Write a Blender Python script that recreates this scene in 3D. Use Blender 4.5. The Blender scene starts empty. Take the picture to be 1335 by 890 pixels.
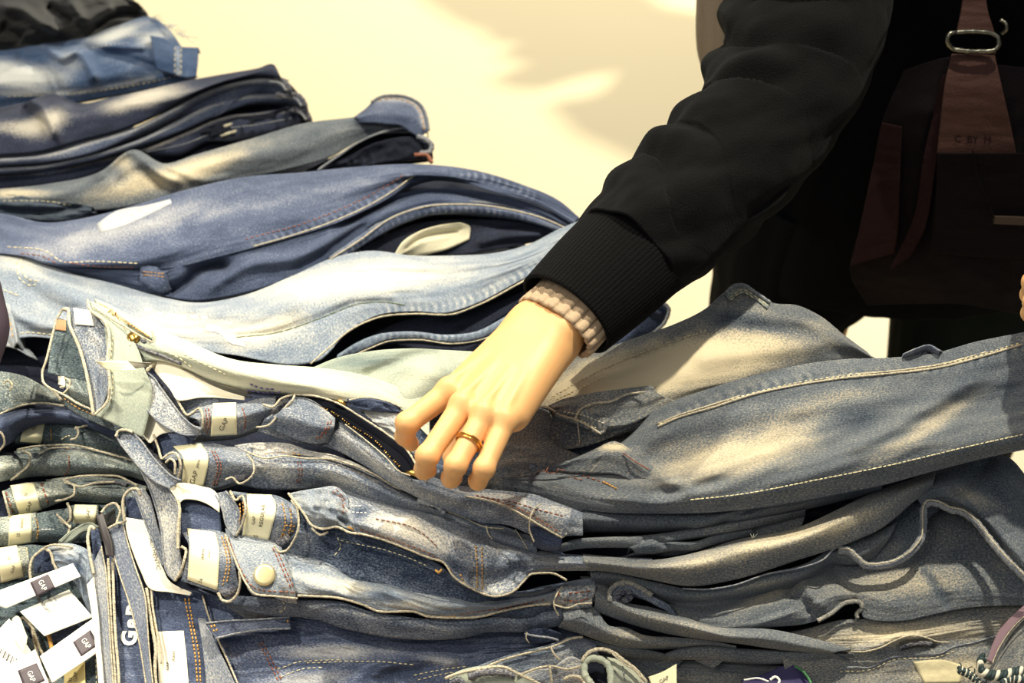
import bpy, math, random
import numpy as np
from mathutils import Vector, Matrix, kdtree

random.seed(7); RNG = np.random.default_rng(7)
SC = bpy.context.scene
COL = SC.collection
# ---------------------------------------------------------------- camera frame
TABLE_Z = 0.72
TH = math.radians(38.0); DIST = 1.15; Z0 = 0.95
CAM = np.array([0.0, -DIST*math.cos(TH), Z0 + DIST*math.sin(TH)])
FWD = np.array([0.0, math.cos(TH), -math.sin(TH)]); UPV = np.array([0.0, math.sin(TH), math.cos(TH)])
FPX = 50.0/36.0*1335.0

def P(px, py, h):
    """point of the place seen at (px,py) lying h cm above the table top"""
    px = np.asarray(px, float); py = np.asarray(py, float); h = np.asarray(h, float)
    a = (px-667.5)/FPX; b = -(py-445.0)/FPX
    dx = a; dy = FWD[1] + b*UPV[1]; dz = FWD[2] + b*UPV[2]
    t = (TABLE_Z + h*0.01 - CAM[2]) / dz
    return np.stack([CAM[0]+dx*t, CAM[1]+dy*t, CAM[2]+dz*t+0*px], -1)

def PD(px, py, y):
    """point seen at (px,py) standing at world depth y"""
    a = (px-667.5)/FPX; b = -(py-445.0)/FPX
    dy = FWD[1] + b*UPV[1]; dz = FWD[2] + b*UPV[2]
    t = (y-CAM[1])/dy
    return np.array([CAM[0]+a*t, CAM[1]+dy*t, CAM[2]+dz*t])

def proj(w):
    d = w-CAM
    z = d@FWD
    return 667.5+FPX*d[..., 0]/z, 445.0-FPX*(d@UPV)/z

# ---------------------------------------------------------------- maths
def crom(pts, n):
    """Catmull-Rom through pts resampled to n points by chord length"""
    p = np.asarray(pts, float)
    if len(p) == 1: return np.repeat(p, n, 0)
    d = np.linalg.norm(np.diff(p[:, :2] if p.shape[1] > 2 else p, axis=0), axis=1)+1e-6
    s = np.concatenate([[0], np.cumsum(d)]); s /= s[-1]
    q = np.linspace(0, 1, n)
    return crom_at(p, s, q)

def crom_at(p, s, q):
    m = np.zeros_like(p)
    if len(p) > 2:
        ds = np.diff(s)[:, None]; sl = np.diff(p, axis=0)/ds
        w = ds[:-1]/(ds[:-1]+ds[1:])
        m[1:-1] = sl[:-1]*(1-w)+sl[1:]*w
        lim = 3*np.minimum(np.abs(sl[:-1]), np.abs(sl[1:]))
        m[1:-1] = np.clip(m[1:-1], -np.maximum(lim, 0.35*np.abs(m[1:-1])), np.maximum(lim, 0.35*np.abs(m[1:-1])))
        m[0] = sl[0]; m[-1] = sl[-1]
    else:
        m[:] = (p[1]-p[0])/(s[1]-s[0])
    i = np.clip(np.searchsorted(s, q, side='right')-1, 0, len(s)-2)
    h = (s[i+1]-s[i]); t = ((q-s[i])/h)[:, None]; h = h[:, None]
    return ((2*t**3-3*t**2+1)*p[i] + (t**3-2*t**2+t)*h*m[i] + (-2*t**3+3*t**2)*p[i+1] + (t**3-t**2)*h*m[i+1])

_perm = np.random.default_rng(3).permutation(512)
_perm = np.concatenate([_perm, _perm])
_gr = np.random.default_rng(4).normal(size=(512, 2)); _gr /= np.linalg.norm(_gr, axis=1)[:, None]
def noise2(x, y, seed=0):
    x = x+seed*17.31; y = y+seed*9.77
    xi = np.floor(x).astype(int); yi = np.floor(y).astype(int); xf = x-xi; yf = y-yi
    def g(ix, iy, fx, fy):
        k = _perm[(_perm[ix & 511]+iy) & 511]
        return _gr[k, 0]*fx+_gr[k, 1]*fy
    u = xf**3*(xf*(xf*6-15)+10); v = yf**3*(yf*(yf*6-15)+10)
    a = g(xi, yi, xf, yf); b = g(xi+1, yi, xf-1, yf); c = g(xi, yi+1, xf, yf-1); d = g(xi+1, yi+1, xf-1, yf-1)
    return (a*(1-u)+b*u)*(1-v)+(c*(1-u)+d*u)*v*1.0

def poly_dist(X, Y, line):
    """distance to a px polyline, arc parameter in px and signed side"""
    L = crom(np.array(line, float)[:, :2], max(6, 5*len(line)))
    best = np.full(X.shape, 1e9); arc = np.zeros(X.shape); side = np.zeros(X.shape); s0 = 0.0
    for a, b in zip(L[:-1], L[1:]):
        d = b-a; l = math.hypot(*d)
        if l < 1e-6: continue
        t = np.clip(((X-a[0])*d[0]+(Y-a[1])*d[1])/l**2, 0, 1)
        dd = np.hypot(X-a[0]-t*d[0], Y-a[1]-t*d[1]); k = dd < best
        best = np.where(k, dd, best); arc = np.where(k, s0+t*l, arc)
        side = np.where(k, np.sign((X-a[0])*d[1]-(Y-a[1])*d[0]), side)
        s0 += l
    return best, arc, side, s0

# ---------------------------------------------------------------- objects
def make_mesh(name, verts, faces, mat, parent=None, smooth=True, attrs=None, uv=None, solid=0.0, subsurf=0):
    verts = np.asarray(verts, float)
    if parent is not None:
        verts = verts-np.array(parent_world(parent))
    me = bpy.data.meshes.new(name)
    if isinstance(faces, np.ndarray) and faces.shape[1] == 4:
        me.vertices.add(len(verts)); me.vertices.foreach_set('co', verts.astype(np.float32).ravel())
        n = len(faces); me.loops.add(n*4); me.loops.foreach_set('vertex_index', faces.astype(np.int32).ravel())
        me.polygons.add(n); me.polygons.foreach_set('loop_start', np.arange(0, n*4, 4, dtype=np.int32))
        me.update(calc_edges=True); me.validate()
    else:
        me.from_pydata([tuple(v) for v in verts], [], [tuple(int(i) for i in f) for f in faces]); me.update()
    if smooth: me.polygons.foreach_set('use_smooth', [True]*len(me.polygons))
    if attrs:
        for k, a in attrs.items():
            at = me.attributes.new(k, 'FLOAT', 'POINT'); at.data.foreach_set('value', np.asarray(a, np.float32).ravel())
    if uv is not None:
        ul = me.uv_layers.new(name='UVMap'); vi = np.zeros(len(me.loops), np.int32); me.loops.foreach_get('vertex_index', vi)
        ul.data.foreach_set('uv', np.asarray(uv, np.float32)[vi].ravel())
    me.materials.append(mat)
    o = bpy.data.objects.new(name, me); COL.objects.link(o)
    if parent is not None: o.parent = parent
    if solid:
        m = o.modifiers.new('thickness', 'SOLIDIFY'); m.thickness = solid; m.offset = -1
    if subsurf:
        m = o.modifiers.new('smooth', 'SUBSURF'); m.levels = subsurf; m.render_levels = subsurf
    return o

def parent_world(o):
    p = Vector((0, 0, 0))
    while o is not None:
        p += o.location; o = o.parent
    return p

def tag(o, label, cat, group=None, kind=None):
    if label: o['label'] = label
    if cat: o['category'] = cat
    if group: o['group'] = group
    if kind: o['kind'] = kind
    return o

def thing(name, loc, label, cat, group=None):
    o = bpy.data.objects.new(name, None); COL.objects.link(o); o.location = Vector([float(c) for c in loc]); o.empty_display_size = .05
    return tag(o, label, cat, group)

class MB:
    def __init__(s): s.v = []; s.f = []; s.n = 0
    def add(s, v, f):
        s.v.extend([tuple(map(float, q)) for q in v]); s.f.extend([tuple(i+s.n for i in q) for q in f]); s.n += len(v)
    def tube(s, pts, r, k=8, cap=True):
        pts = np.asarray(pts, float); n = len(pts); r = np.broadcast_to(np.asarray(r, float), (n,))
        tg = np.gradient(pts, axis=0); tg /= np.linalg.norm(tg, axis=1)[:, None]+1e-12
        up = np.array([0, 0, 1.0])
        if abs(tg[0]@up) > .9: up = np.array([1.0, 0, 0])
        a = np.cross(tg[0], up); a /= np.linalg.norm(a); vs = []
        for i in range(n):
            a = a-tg[i]*(a@tg[i]); a /= np.linalg.norm(a)+1e-12; b = np.cross(tg[i], a)
            for j in range(k):
                t = 2*math.pi*j/k; vs.append(pts[i]+r[i]*(a*math.cos(t)+b*math.sin(t)))
        fs = [(i*k+j, i*k+(j+1) % k, (i+1)*k+(j+1) % k, (i+1)*k+j) for i in range(n-1) for j in range(k)]
        if cap: fs += [tuple(range(k-1, -1, -1)), tuple(range((n-1)*k, n*k))]
        s.add(vs, fs)
    def box(s, c, ax, ay, az):
        c = np.asarray(c, float); ax, ay, az = map(lambda q: np.asarray(q, float), (ax, ay, az))
        v = [c+i*ax+j*ay+k*az for i in (-1, 1) for j in (-1, 1) for k in (-1, 1)]
        s.add(v, [(0, 1, 3, 2), (4, 6, 7, 5), (0, 4, 5, 1), (2, 3, 7, 6), (0, 2, 6, 4), (1, 5, 7, 3)])
    def build(s, name, mat, parent=None, smooth=True, **k):
        v = np.array(s.v); k.setdefault('attrs', {'fade': np.full(len(v), .55)})
        k.setdefault('uv', np.stack([v[:, 0]+v[:, 2]*.7, v[:, 1]+v[:, 2]*.5], 1))
        return make_mesh(name, s.v, s.f, mat, parent, smooth, **k)

# ---------------------------------------------------------------- cloth
class Sheet:
    pass

def sheet(name, parent, mat, rows, nu=0, nv=0, puff=0.0, pw=3.0, pwr=0.5, creases=(), fades=(), puckers=(),
          wr=0.10, wl=(90, 16), rk=.45, seed=None, tuck=2.2, drop=.6, back=1.5, bdrop=.75, thick=0.0012, fade0=0.0, edges=(), tl=0, tr=0):
    """a piece of cloth through rows of (px,py,h): back row first.  creases: (line,width_px,amp_cm[,kind]);
    fades: (px,py,rx,ry,deg,amt); puckers: (line,width,amp,wavelength); edges: (line,width,amt) lighter wear."""
    seed = seed if seed is not None else random.randint(1, 999)
    R = [np.array(r, float) for r in rows]
    ln = max(np.sum(np.hypot(*np.diff(r[:, :2], axis=0).T)) for r in R)
    ht = max(np.linalg.norm(np.mean(R[i+1][:, :2], 0)-np.mean(R[i][:, :2], 0)) for i in range(len(R)-1))*(len(R)-1)
    nu = nu or int(np.clip(ln/2.2, 16, 420)); nv = nv or int(np.clip(ht/2.0, 12, 150))
    A = np.stack([crom(r, nu) for r in R])              # rows x nu x 3
    s = np.linspace(0, 1, len(R)); q = np.linspace(0, 1, nv)
    G = crom_at(A.reshape(len(R), -1), s, q).reshape(nv, nu, 3)
    X, Y, H = G[..., 0], G[..., 1], G[..., 2].copy()
    V = q[:, None]*np.ones((1, nu)); U = np.linspace(0, 1, nu)[None]*np.ones((nv, 1))
    if puff:
        H += puff*np.clip(1-np.abs(2*V-1)**pw, 0, 1)**pwr
    su = U*ln; sv = V*ht
    w = noise2(su/wl[0]+.35*noise2(sv/30, su/60, seed+5), sv/wl[1], seed)*1.0
    w += .5*noise2(su/wl[0]*2.3, sv/wl[1]*1.9, seed+1)
    w2 = noise2(su/(wl[0]*2.5), sv/(wl[1]*3), seed+2)
    rg = noise2(su/42+.6*noise2(sv/18, su/40, seed+6), sv/11, seed+7)
    w = w+rk*(.35-np.sqrt(rg*rg+.004)*2.2)
    edge = np.clip(np.minimum(V, 1-V)*5, 0.15, 1)
    H += (wr*w+wr*1.6*w2)*edge
    F = np.full(X.shape, float(fade0))
    F += .10*noise2(su/60, sv/22, seed+3)
    for c in creases:
        line, wd, amp = c[:3]; k = c[3] if len(c) > 3 else 'g'
        d, arc, sd, tot = poly_dist(X, Y, line)
        end = np.clip(np.minimum(arc, tot-arc)/(0.12*tot)+.25, 0, 1) if k != 'f' else 1
        if k == 's':   # step: one side stays high, drops sharply on the other (left of direction)
            H += amp*np.where(sd > 0, np.exp(-(d/(wd*2.2))**2), np.exp(-(d/(wd*.45))**2))*end
        else:
            H += amp*np.exp(-(d/wd)**2)*end
    for line, wd, amp, lam in puckers:
        d, arc, sd, tot = poly_dist(X, Y, line)
        g = np.exp(-(d/wd)**2); ph = 2*math.pi*arc/lam + 2.2*noise2(arc/lam*.6, arc*0+.5, seed+8)
        rip = np.sin(ph+d*.25)
        H += .6*amp*g*rip*np.clip(.7+1.2*noise2(arc/22,arc*0+2,seed),0.1,1.3); F += .22*g*np.clip(rip, -1, 1)*np.clip(.6+noise2(arc/25,arc*0+3,seed),0,1)*min(1, amp/0.05)
    for line, wd, amt in edges:
        d, arc, sd, tot = poly_dist(X, Y, line)
        F += amt*np.exp(-(d/wd)**2)
    for (cx, cy, rx, ry, dg, am) in fades:
        c_, s_ = math.cos(math.radians(dg)), math.sin(math.radians(dg))
        a = ((X-cx)*c_+(Y-cy)*s_)/rx; b = (-(X-cx)*s_+(Y-cy)*c_)/ry
        rr = np.sqrt(a*a+b*b)+.14*noise2(X/34, Y/20, seed+11)
        F += am*np.clip(1.25-rr, 0, 1)**1.3
    W = P(X, Y, H)
    nvis = nv
    # turn the cloth under at the front and back, out of sight
    def under(edge_row, inward, L, D):
        t = np.array([0.12, .3, .55, 1.0])[:, None, None]
        dn = np.array([.06, .28, .6, 1.0])[:, None]
        out = edge_row[None]+inward[None]*(L*.01)*t
        out[..., 2] -= D*.01*dn
        return out
    if tuck or back:
        inw = W[0]-W[-1]; inw[:, 2] = 0; l = np.linalg.norm(inw, axis=1)[:, None]
        inw = inw/np.maximum(l, 1e-5)
        inw = np.stack([np.convolve(np.pad(inw[:, k], 8, 'edge'), np.ones(17)/17, 'valid') for k in range(3)], 1)
        b4 = 0
        if tuck:
            fr = under(W[-1], inw, tuck, tuck*drop); W = np.concatenate([W, fr])
        if back:
            bk = under(W[0], -inw*0+np.array([0, 1.0, 0]), back, back*bdrop*2.2)[::-1]; W = np.concatenate([bk, W]); b4 = 4
        F = np.concatenate([np.repeat(F[:1], b4, 0), F, np.repeat(F[-1:], W.shape[0]-b4-nv, 0)])
    else: b4 = 0
    n0, n1 = W.shape[:2]
    if tl or tr:                                         # round the ends down
        for k in range(n1):
            for (t_, e) in ((tl, k), (tr, n1-1-k)):
                if t_ and e < 8: W[:, k, 2] -= t_*.01*(1-e/8)**2
    idx = np.arange(n0*n1).reshape(n0, n1)
    faces = np.stack([idx[1:, :-1], idx[1:, 1:], idx[:-1, 1:], idx[:-1, :-1]], -1).reshape(-1, 4)
    du = np.linalg.norm(np.diff(W, axis=1), axis=2).mean(0); us = np.concatenate([[0], np.cumsum(du)])
    dv = np.linalg.norm(np.diff(W, axis=0), axis=2).mean(1); vs = np.concatenate([[0], np.cumsum(dv)])
    uv = np.stack(np.broadcast_arrays(us[None]+seed*.37, vs[:, None]), -1).reshape(-1, 2)
    # normals up towards camera
    gu = np.gradient(W, axis=1); gv = np.gradient(W, axis=0); N = np.cross(gv, gu); N /= np.linalg.norm(N, axis=2)[..., None]+1e-12
    view = CAM-W; flip = np.sign((N*view).sum(2)[b4:b4+nvis].mean())
    N *= flip
    if flip < 0: faces = faces[:, ::-1]
    # face winding check
    o = make_mesh(name, W.reshape(-1, 3), faces, mat, parent, attrs={'fade': F.ravel()}, uv=uv)
    me = o.data
    pn = np.zeros(len(me.polygons)*3, np.float32); me.polygons.foreach_get('normal', pn); pn = pn.reshape(-1, 3)
    mid = len(pn)//2
    fN = N[:-1, :-1].reshape(-1, 3)
    if (pn*fN).sum(1).mean() < 0: me.flip_normals()
    if thick:
        m = o.modifiers.new('thickness', 'SOLIDIFY'); m.thickness = thick; m.offset = -1
    S = Sheet(); S.o = o; S.parent = parent; S.mat = mat
    S.W = W[b4:b4+nvis].reshape(-1, 3); S.N = N[b4:b4+nvis].reshape(-1, 3); S.kd = None
    return S

def surf(S, px, py):
    if S.kd is None:
        X, Y = proj(S.W); S.X, S.Y = X, Y
        S.kd = kdtree.KDTree(len(X))
        for i in range(len(X)): S.kd.insert((X[i], Y[i], 0), i)
        S.kd.balance()
    r = S.kd.find_n((px, py, 0), 4)
    ids = [k[1] for k in r]; w = np.array([1/(k[2]+.3) for k in r]); w /= w.sum()
    p = (S.W[ids]*w[:, None]).sum(0); n = (S.N[ids]*w[:, None]).sum(0); n /= np.linalg.norm(n)+1e-9
    # slide the point so it sits exactly under (px,py)
    a = (px-667.5)/FPX; b = -(py-445.0)/FPX
    d = np.array([a, FWD[1]+b*UPV[1], FWD[2]+b*UPV[2]])
    dn = d@n
    if abs(dn) > .15:
        t = ((p-CAM)@n)/dn; q = CAM+d*t
        if np.linalg.norm(q-p) < .006: p = q
    return p, n

def stitch(S, lines, mat, parent=None, dash=4.5, gap=2.5, r=.00045, off=.0004, name='stitching', double=0):
    mb = MB()
    for line in lines:
        L = np.array(line, float)[:, :2]
        n = max(4, int(np.sum(np.hypot(*np.diff(L, axis=0).T))))
        for off_px in ((0,) if not double else (-double/2, double/2)):
            C = crom(L, n)
            tg = np.gradient(C, axis=0); tg /= np.linalg.norm(tg, axis=1)[:, None]+1e-9
            C = C+np.stack([-tg[:, 1], tg[:, 0]], 1)*off_px
            s = 0.0
            while s+dash < n-1:
                pts = []
                for t in (s, s+dash*.5, s+dash):
                    c = C[min(n-1, int(round(t)))]
                    p, nn = surf(S, c[0], c[1]); pts.append(p+nn*off)
                s += dash+gap
                if np.linalg.norm(pts[0]-pts[2]) < .012 and np.linalg.norm(pts[0]-pts[2]) > .0004: mb.tube(pts, [r*.7, r, r*.7], 5)
    return mb.build(name, mat, parent or S.parent) if mb.n else None

def patch(S, quad, mat, name, parent=None, off=.0008, thick=.0008, n=(14, 10), bulge=0, attrs=0.3, smooth=3, fades=None):
    """something sewn or stuck on a cloth: quad = px corners tl,tr,br,bl (or list of rows)"""
    if len(quad) == 4 and not isinstance(quad[0][0], (list, tuple)):
        rows = [[quad[0], quad[1]], [quad[3], quad[2]]]
    else: rows = quad
    A = np.stack([crom(np.array(r, float), n[0]) for r in rows])
    G = crom_at(A.reshape(len(rows), -1), np.linspace(0, 1, len(rows)), np.linspace(0, 1, n[1])).reshape(n[1], n[0], 2)
    W = np.zeros((n[1], n[0], 3)); N = np.zeros_like(W)
    for i in range(n[1]):
        for j in range(n[0]):
            W[i, j], N[i, j] = surf(S, *G[i, j])
    # smooth depth along the view ray so it lies calm
    T = np.linalg.norm(W-CAM, axis=2); D = (W-CAM)/T[..., None]
    for _ in range(smooth):
        Tp = np.pad(T, 1, 'edge'); T = (Tp[1:-1, 1:-1]*2+Tp[:-2, 1:-1]+Tp[2:, 1:-1]+Tp[1:-1, :-2]+Tp[1:-1, 2:])/6
    T = np.minimum(T, np.linalg.norm(W-CAM, axis=2)+.0003)
    W = CAM+D*T[..., None]+N*(off+thick)
    if bulge:
        u = np.linspace(-1, 1, n[0])[None]; v = np.linspace(-1, 1, n[1])[:, None]
        W = W+N*(bulge*.01*(1-u**2)*(1-v**2*.5))[..., None]
    idx = np.arange(n[0]*n[1]).reshape(n[1], n[0])
    f = np.stack([idx[1:, :-1], idx[1:, 1:], idx[:-1, 1:], idx[:-1, :-1]], -1).reshape(-1, 4)
    su = np.linspace(0, 1, n[0]); sv = np.linspace(0, 1, n[1])
    wl = np.linalg.norm(W[0, -1]-W[0, 0]); hl = np.linalg.norm(W[-1, 0]-W[0, 0])
    uv = np.stack(np.broadcast_arrays(su[None]*wl, sv[:, None]*hl), -1).reshape(-1, 2)
    o = make_mesh(name, W.reshape(-1, 3), f, mat, parent or S.parent, attrs={'fade': np.full(n[0]*n[1], attrs)}, uv=uv)
    me = o.data; pn = np.zeros(len(me.polygons)*3, np.float32); me.polygons.foreach_get('normal', pn)
    if (pn.reshape(-1, 3)*N[:-1, :-1].reshape(-1, 3)).sum() < 0: me.flip_normals()
    m = o.modifiers.new('thickness', 'SOLIDIFY'); m.thickness = thick; m.offset = -1
    Q = Sheet(); Q.o = o; Q.parent = parent or S.parent; Q.W = W.reshape(-1, 3); Q.N = N.reshape(-1, 3); Q.kd = None; Q.mat = mat
    return Q

def cord(parent, mat, pts, r=.0011, name='seam', k=7, n=0, wob=0):
    """a rope-like edge or seam through (px,py,h)"""
    A = crom(np.array(pts, float), n or max(8, int(len(pts)*9)))
    W = P(A[:, 0], A[:, 1], A[:, 2])
    if mat.name == 'worn_seam_denim': r = r*.72
    q = np.arange(len(A)); rr = r*(1+.16*np.sin(q*1.9+len(A))*np.sin(q*.7+1))
    mb = MB(); mb.tube(W, rr, k)
    return mb.build(name, mat, parent)

def seam_on(S, line, mat, r=.0009, off=.0002, name='seam', parent=None, ripple=0):
    L = np.array(line, float)[:, :2]; n = max(8, int(np.sum(np.hypot(*np.diff(L, axis=0).T))/3))
    C = crom(L, n); pts = []
    for i, c in enumerate(C):
        p, nn = surf(S, *c); pts.append(p+nn*off)
    pts = np.array(pts)
    for _ in range(2): pts[1:-1] = (pts[:-2]+2*pts[1:-1]+pts[2:])/4
    rr = np.full(n, r)
    if ripple: rr = r*(1+ripple*np.sin(np.arange(n)*1.7))
    mb = MB(); mb.tube(pts, rr, 6)
    return mb.build(name, mat, parent or S.parent)

def text_on(S, txt, c, size, deg, mat, name, parent, off=.0012, bold=0.0, shear=0, hor=1.0):
    """lettering laid on a surface: centre c px, cap height size px, angle deg (clockwise in the photo)"""
    cu = bpy.data.curves.new('lettering', 'FONT'); cu.body = txt; cu.size = 1.0; cu.offset = bold
    cu.align_x = 'CENTER'; cu.align_y = 'CENTER'; cu.resolution_u = 3
    ob = bpy.data.objects.new('lettering', cu); COL.objects.link(ob)
    dg = bpy.context.evaluated_depsgraph_get()
    me = bpy.data.meshes.new_from_object(ob.evaluated_get(dg)); bpy.data.objects.remove(ob)
    v = [w.co.copy() for w in me.vertices]; f = [tuple(p.vertices) for p in me.polygons]
    a = math.radians(deg); k = size/.7; W = []
    for q in v:
        x, y = q.x*k*hor, -q.y*k
        p, n = surf(S, c[0]+x*math.cos(a)-y*math.sin(a), c[1]+x*math.sin(a)+y*math.cos(a)); W.append(p+n*off)
    bpy.data.meshes.remove(me)
    return make_mesh(name, W, f, mat, parent, smooth=False)

# ---------------------------------------------------------------- materials
def nmat(name):
    m = bpy.data.materials.new(name); m.use_nodes = True; nt = m.node_tree
    b = nt.nodes['Principled BSDF']
    return m, nt, b
def srgb(c):
    c = [x/255 for x in c]
    return tuple([x/12.92 if x <= .04045 else ((x+.055)/1.055)**2.4 for x in c])+(1,)

def plain(name, c, rough=.6, metal=0, bump=0, bscale=400, sheen=0, var=.0, spec=None):
    m, nt, b = nmat(name); b.inputs['Base Color'].default_value = srgb(c); b.inputs['Roughness'].default_value = rough
    b.inputs['Metallic'].default_value = metal
    b.inputs['Specular IOR Level'].default_value = spec if spec is not None else (.08 if rough >= .85 else .5)
    if sheen: b.inputs['Sheen Weight'].default_value = sheen
    if bump or var:
        tc = nt.nodes.new('ShaderNodeTexCoord'); no = nt.nodes.new('ShaderNodeTexNoise'); no.inputs['Scale'].default_value = bscale; no.inputs['Detail'].default_value = 3
        nt.links.new(tc.outputs['Object'], no.inputs['Vector'])
        if bump:
            bp = nt.nodes.new('ShaderNodeBump'); bp.inputs['Strength'].default_value = bump; bp.inputs['Distance'].default_value = .001
            nt.links.new(no.outputs['Fac'], bp.inputs['Height']); nt.links.new(bp.outputs['Normal'], b.inputs['Normal'])
        if var:
            mx = nt.nodes.new('ShaderNodeMix'); mx.data_type = 'RGBA'; s = srgb(c)
            mx.inputs['A'].default_value = tuple(x*(1-var) for x in s[:3])+(1,); mx.inputs['B'].default_value = tuple(min(1, x*(1+var)) for x in s[:3])+(1,)
            nt.links.new(no.outputs['Fac'], mx.inputs['Factor']); nt.links.new(mx.outputs['Result'], b.inputs['Base Color'])
    return m

def denim(name, dark, mid, light, slub=.5, rough=.85, blotch=.45):
    """dyed cotton twill: colour goes dark > mid > light with the wash ('fade') and the yarn"""
    m, nt, b = nmat(name); N = nt.nodes; Lk = nt.links
    uv = N.new('ShaderNodeUVMap'); at = N.new('ShaderNodeAttribute'); at.attribute_name = 'fade'
    mp = N.new('ShaderNodeMapping'); mp.inputs['Scale'].default_value = (500, 900, 1); Lk.new(uv.outputs['UV'], mp.inputs['Vector'])
    n1 = N.new('ShaderNodeTexNoise'); n1.inputs['Scale'].default_value = 1; n1.inputs['Detail'].default_value = 3; n1.inputs['Roughness'].default_value = .7
    Lk.new(mp.outputs['Vector'], n1.inputs['Vector'])
    mp2 = N.new('ShaderNodeMapping'); mp2.inputs['Scale'].default_value = (34, 60, 1); Lk.new(uv.outputs['UV'], mp2.inputs['Vector'])
    n2 = N.new('ShaderNodeTexNoise'); n2.inputs['Scale'].default_value = 1; n2.inputs['Detail'].default_value = 5; n2.inputs['Roughness'].default_value = .6
    Lk.new(mp2.outputs['Vector'], n2.inputs['Vector'])
    def mth(op, a, b_, c=None):
        k = N.new('ShaderNodeMath'); k.operation = op
        for i, x in enumerate((a, b_, c)):
            if x is None: continue
            if isinstance(x, (int, float)): k.inputs[i].default_value = x
            else: Lk.new(x, k.inputs[i])
        return k.outputs[0]
    s1 = mth('MULTIPLY_ADD', n1.outputs['Fac'], slub*2.0, -slub*1.0)
    s2 = mth('MULTIPLY_ADD', n2.outputs['Fac'], blotch, -.5*blotch)
    fac = mth('ADD', mth('ADD', at.outputs['Fac'], s1), s2)
    cr = N.new('ShaderNodeValToRGB'); e = cr.color_ramp.elements
    e[0].position = 0; e[0].color = srgb(dark); e[1].position = 1; e[1].color = srgb(light)
    k = e.new(.45); k.color = srgb(mid)
    Lk.new(fac, cr.inputs['Fac']); Lk.new(cr.outputs['Color'], b.inputs['Base Color'])
    b.inputs['Roughness'].default_value = rough; b.inputs['Specular IOR Level'].default_value = .2
    b.inputs['Sheen Weight'].default_value = .08; b.inputs['Sheen Roughness'].default_value = .5
    bp = N.new('ShaderNodeBump'); bp.inputs['Strength'].default_value = .55; bp.inputs['Distance'].default_value = .0007
    Lk.new(n1.outputs['Fac'], bp.inputs['Height'])
    bp2 = N.new('ShaderNodeBump'); bp2.inputs['Strength'].default_value = .35; bp2.inputs['Distance'].default_value = .003
    Lk.new(n2.outputs['Fac'], bp2.inputs['Height']); Lk.new(bp.outputs['Normal'], bp2.inputs['Normal'])
    Lk.new(bp2.outputs['Normal'], b.inputs['Normal'])
    return m
# ================================================================ materials
M_in = denim('indigo_denim', (30, 38, 56), (78, 88, 112), (190, 188, 184), slub=.65)
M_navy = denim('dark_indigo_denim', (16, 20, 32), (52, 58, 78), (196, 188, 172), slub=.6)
M_grey = denim('washed_grey_denim', (37, 49, 63), (103, 108, 112), (212, 196, 162), slub=.75, blotch=.4)
M_mid = denim('mid_blue_denim', (34, 46, 66), (112, 120, 132), (232, 222, 200), slub=.85, blotch=.85)
M_pale = denim('pale_bleached_denim', (96, 108, 106), (150, 157, 142), (204, 200, 174), slub=.4)
M_lb = denim('light_blue_denim', (54, 68, 90), (122, 132, 144), (224, 214, 188), slub=.7)
M_sky = denim('bright_blue_denim', (30, 48, 80), (76, 98, 132), (216, 216, 210), slub=.6)
M_green = denim('green_cast_denim', (34, 48, 56), (98, 110, 112), (216, 212, 186), slub=.95, blotch=.7)
M_black = plain('black_cotton', (24, 23, 20), .8, bump=.4, bscale=300, sheen=.1)
M_rope = denim('worn_seam_denim', (84, 86, 84), (170, 160, 138), (226, 212, 180), slub=1.3)
M_roped = denim('dark_seam_denim', (54, 60, 80), (110, 116, 128), (190, 184, 166), slub=.8)
M_thread = plain('cream_thread', (226, 212, 170), .7)
M_gold = plain('gold_thread', (196, 146, 72), .7)
M_white = plain('white_thread', (240, 238, 226), .7)
M_rust = plain('rust_thread', (140, 84, 60), .7)
M_paper = plain('cream_sticker', (238, 228, 186), .35, var=.04, bscale=30)
M_card = plain('white_card', (246, 242, 226), .5, var=.03, bscale=30)
M_leather = plain('cream_back_label', (240, 230, 204), .6, bump=.2, bscale=200)
M_ink = plain('black_ink', (74, 66, 58), .6)
M_sq = plain('printed_charcoal', (70, 58, 62), .5)
M_brass = plain('brass', (190, 150, 80), .3, metal=1)
M_lining = plain('grey_lining', (150, 144, 128), .8, bump=.3, bscale=500)
M_pocket = plain('pale_pocket_lining', (214, 206, 176), .8, bump=.3, bscale=500)

def jeans(c, label, group=None, h=10):
    return thing('jeans', P(c[0], c[1], h), label, 'jeans', group)

# ---------------------------------------------------------------- A black trousers, back left corner
j = thing('trousers', P(60, 30, 14), 'black folded trousers in the back left corner, behind the bright blue frayed jeans', 'trousers')
S = sheet('leg', j, M_black, [
    [(-80, -60, 18), (0, -60, 18), (60, -45, 18), (120, -30, 18), (150, -15, 17)],
    [(-80, -10, 19), (0, -14, 19), (60, -12, 19), (130, -12, 18.5), (172, -2, 17)],
    [(-80, 40, 18), (0, 36, 18), (60, 30, 18), (130, 15, 17.5), (190, 14, 15.5)],
    [(-80, 80, 15.5), (0, 68, 15.5), (67, 58, 15.5), (117, 51, 15.5), (140, 38, 15.5), (196, 27, 15)]],
    wr=.35, wl=(60, 30), creases=[([(0, 10), (25, 12), (50, 28), (80, 42)], 7, .9), ([(0, 35), (30, 50)], 8, -.8),
    ([(90, 0), (110, 25), (150, 8)], 8, .8), ([(60, 8), (95, 30)], 6, -.8), ([(120, 35), (150, 18), (185, 20)], 6, -.6)])

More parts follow.
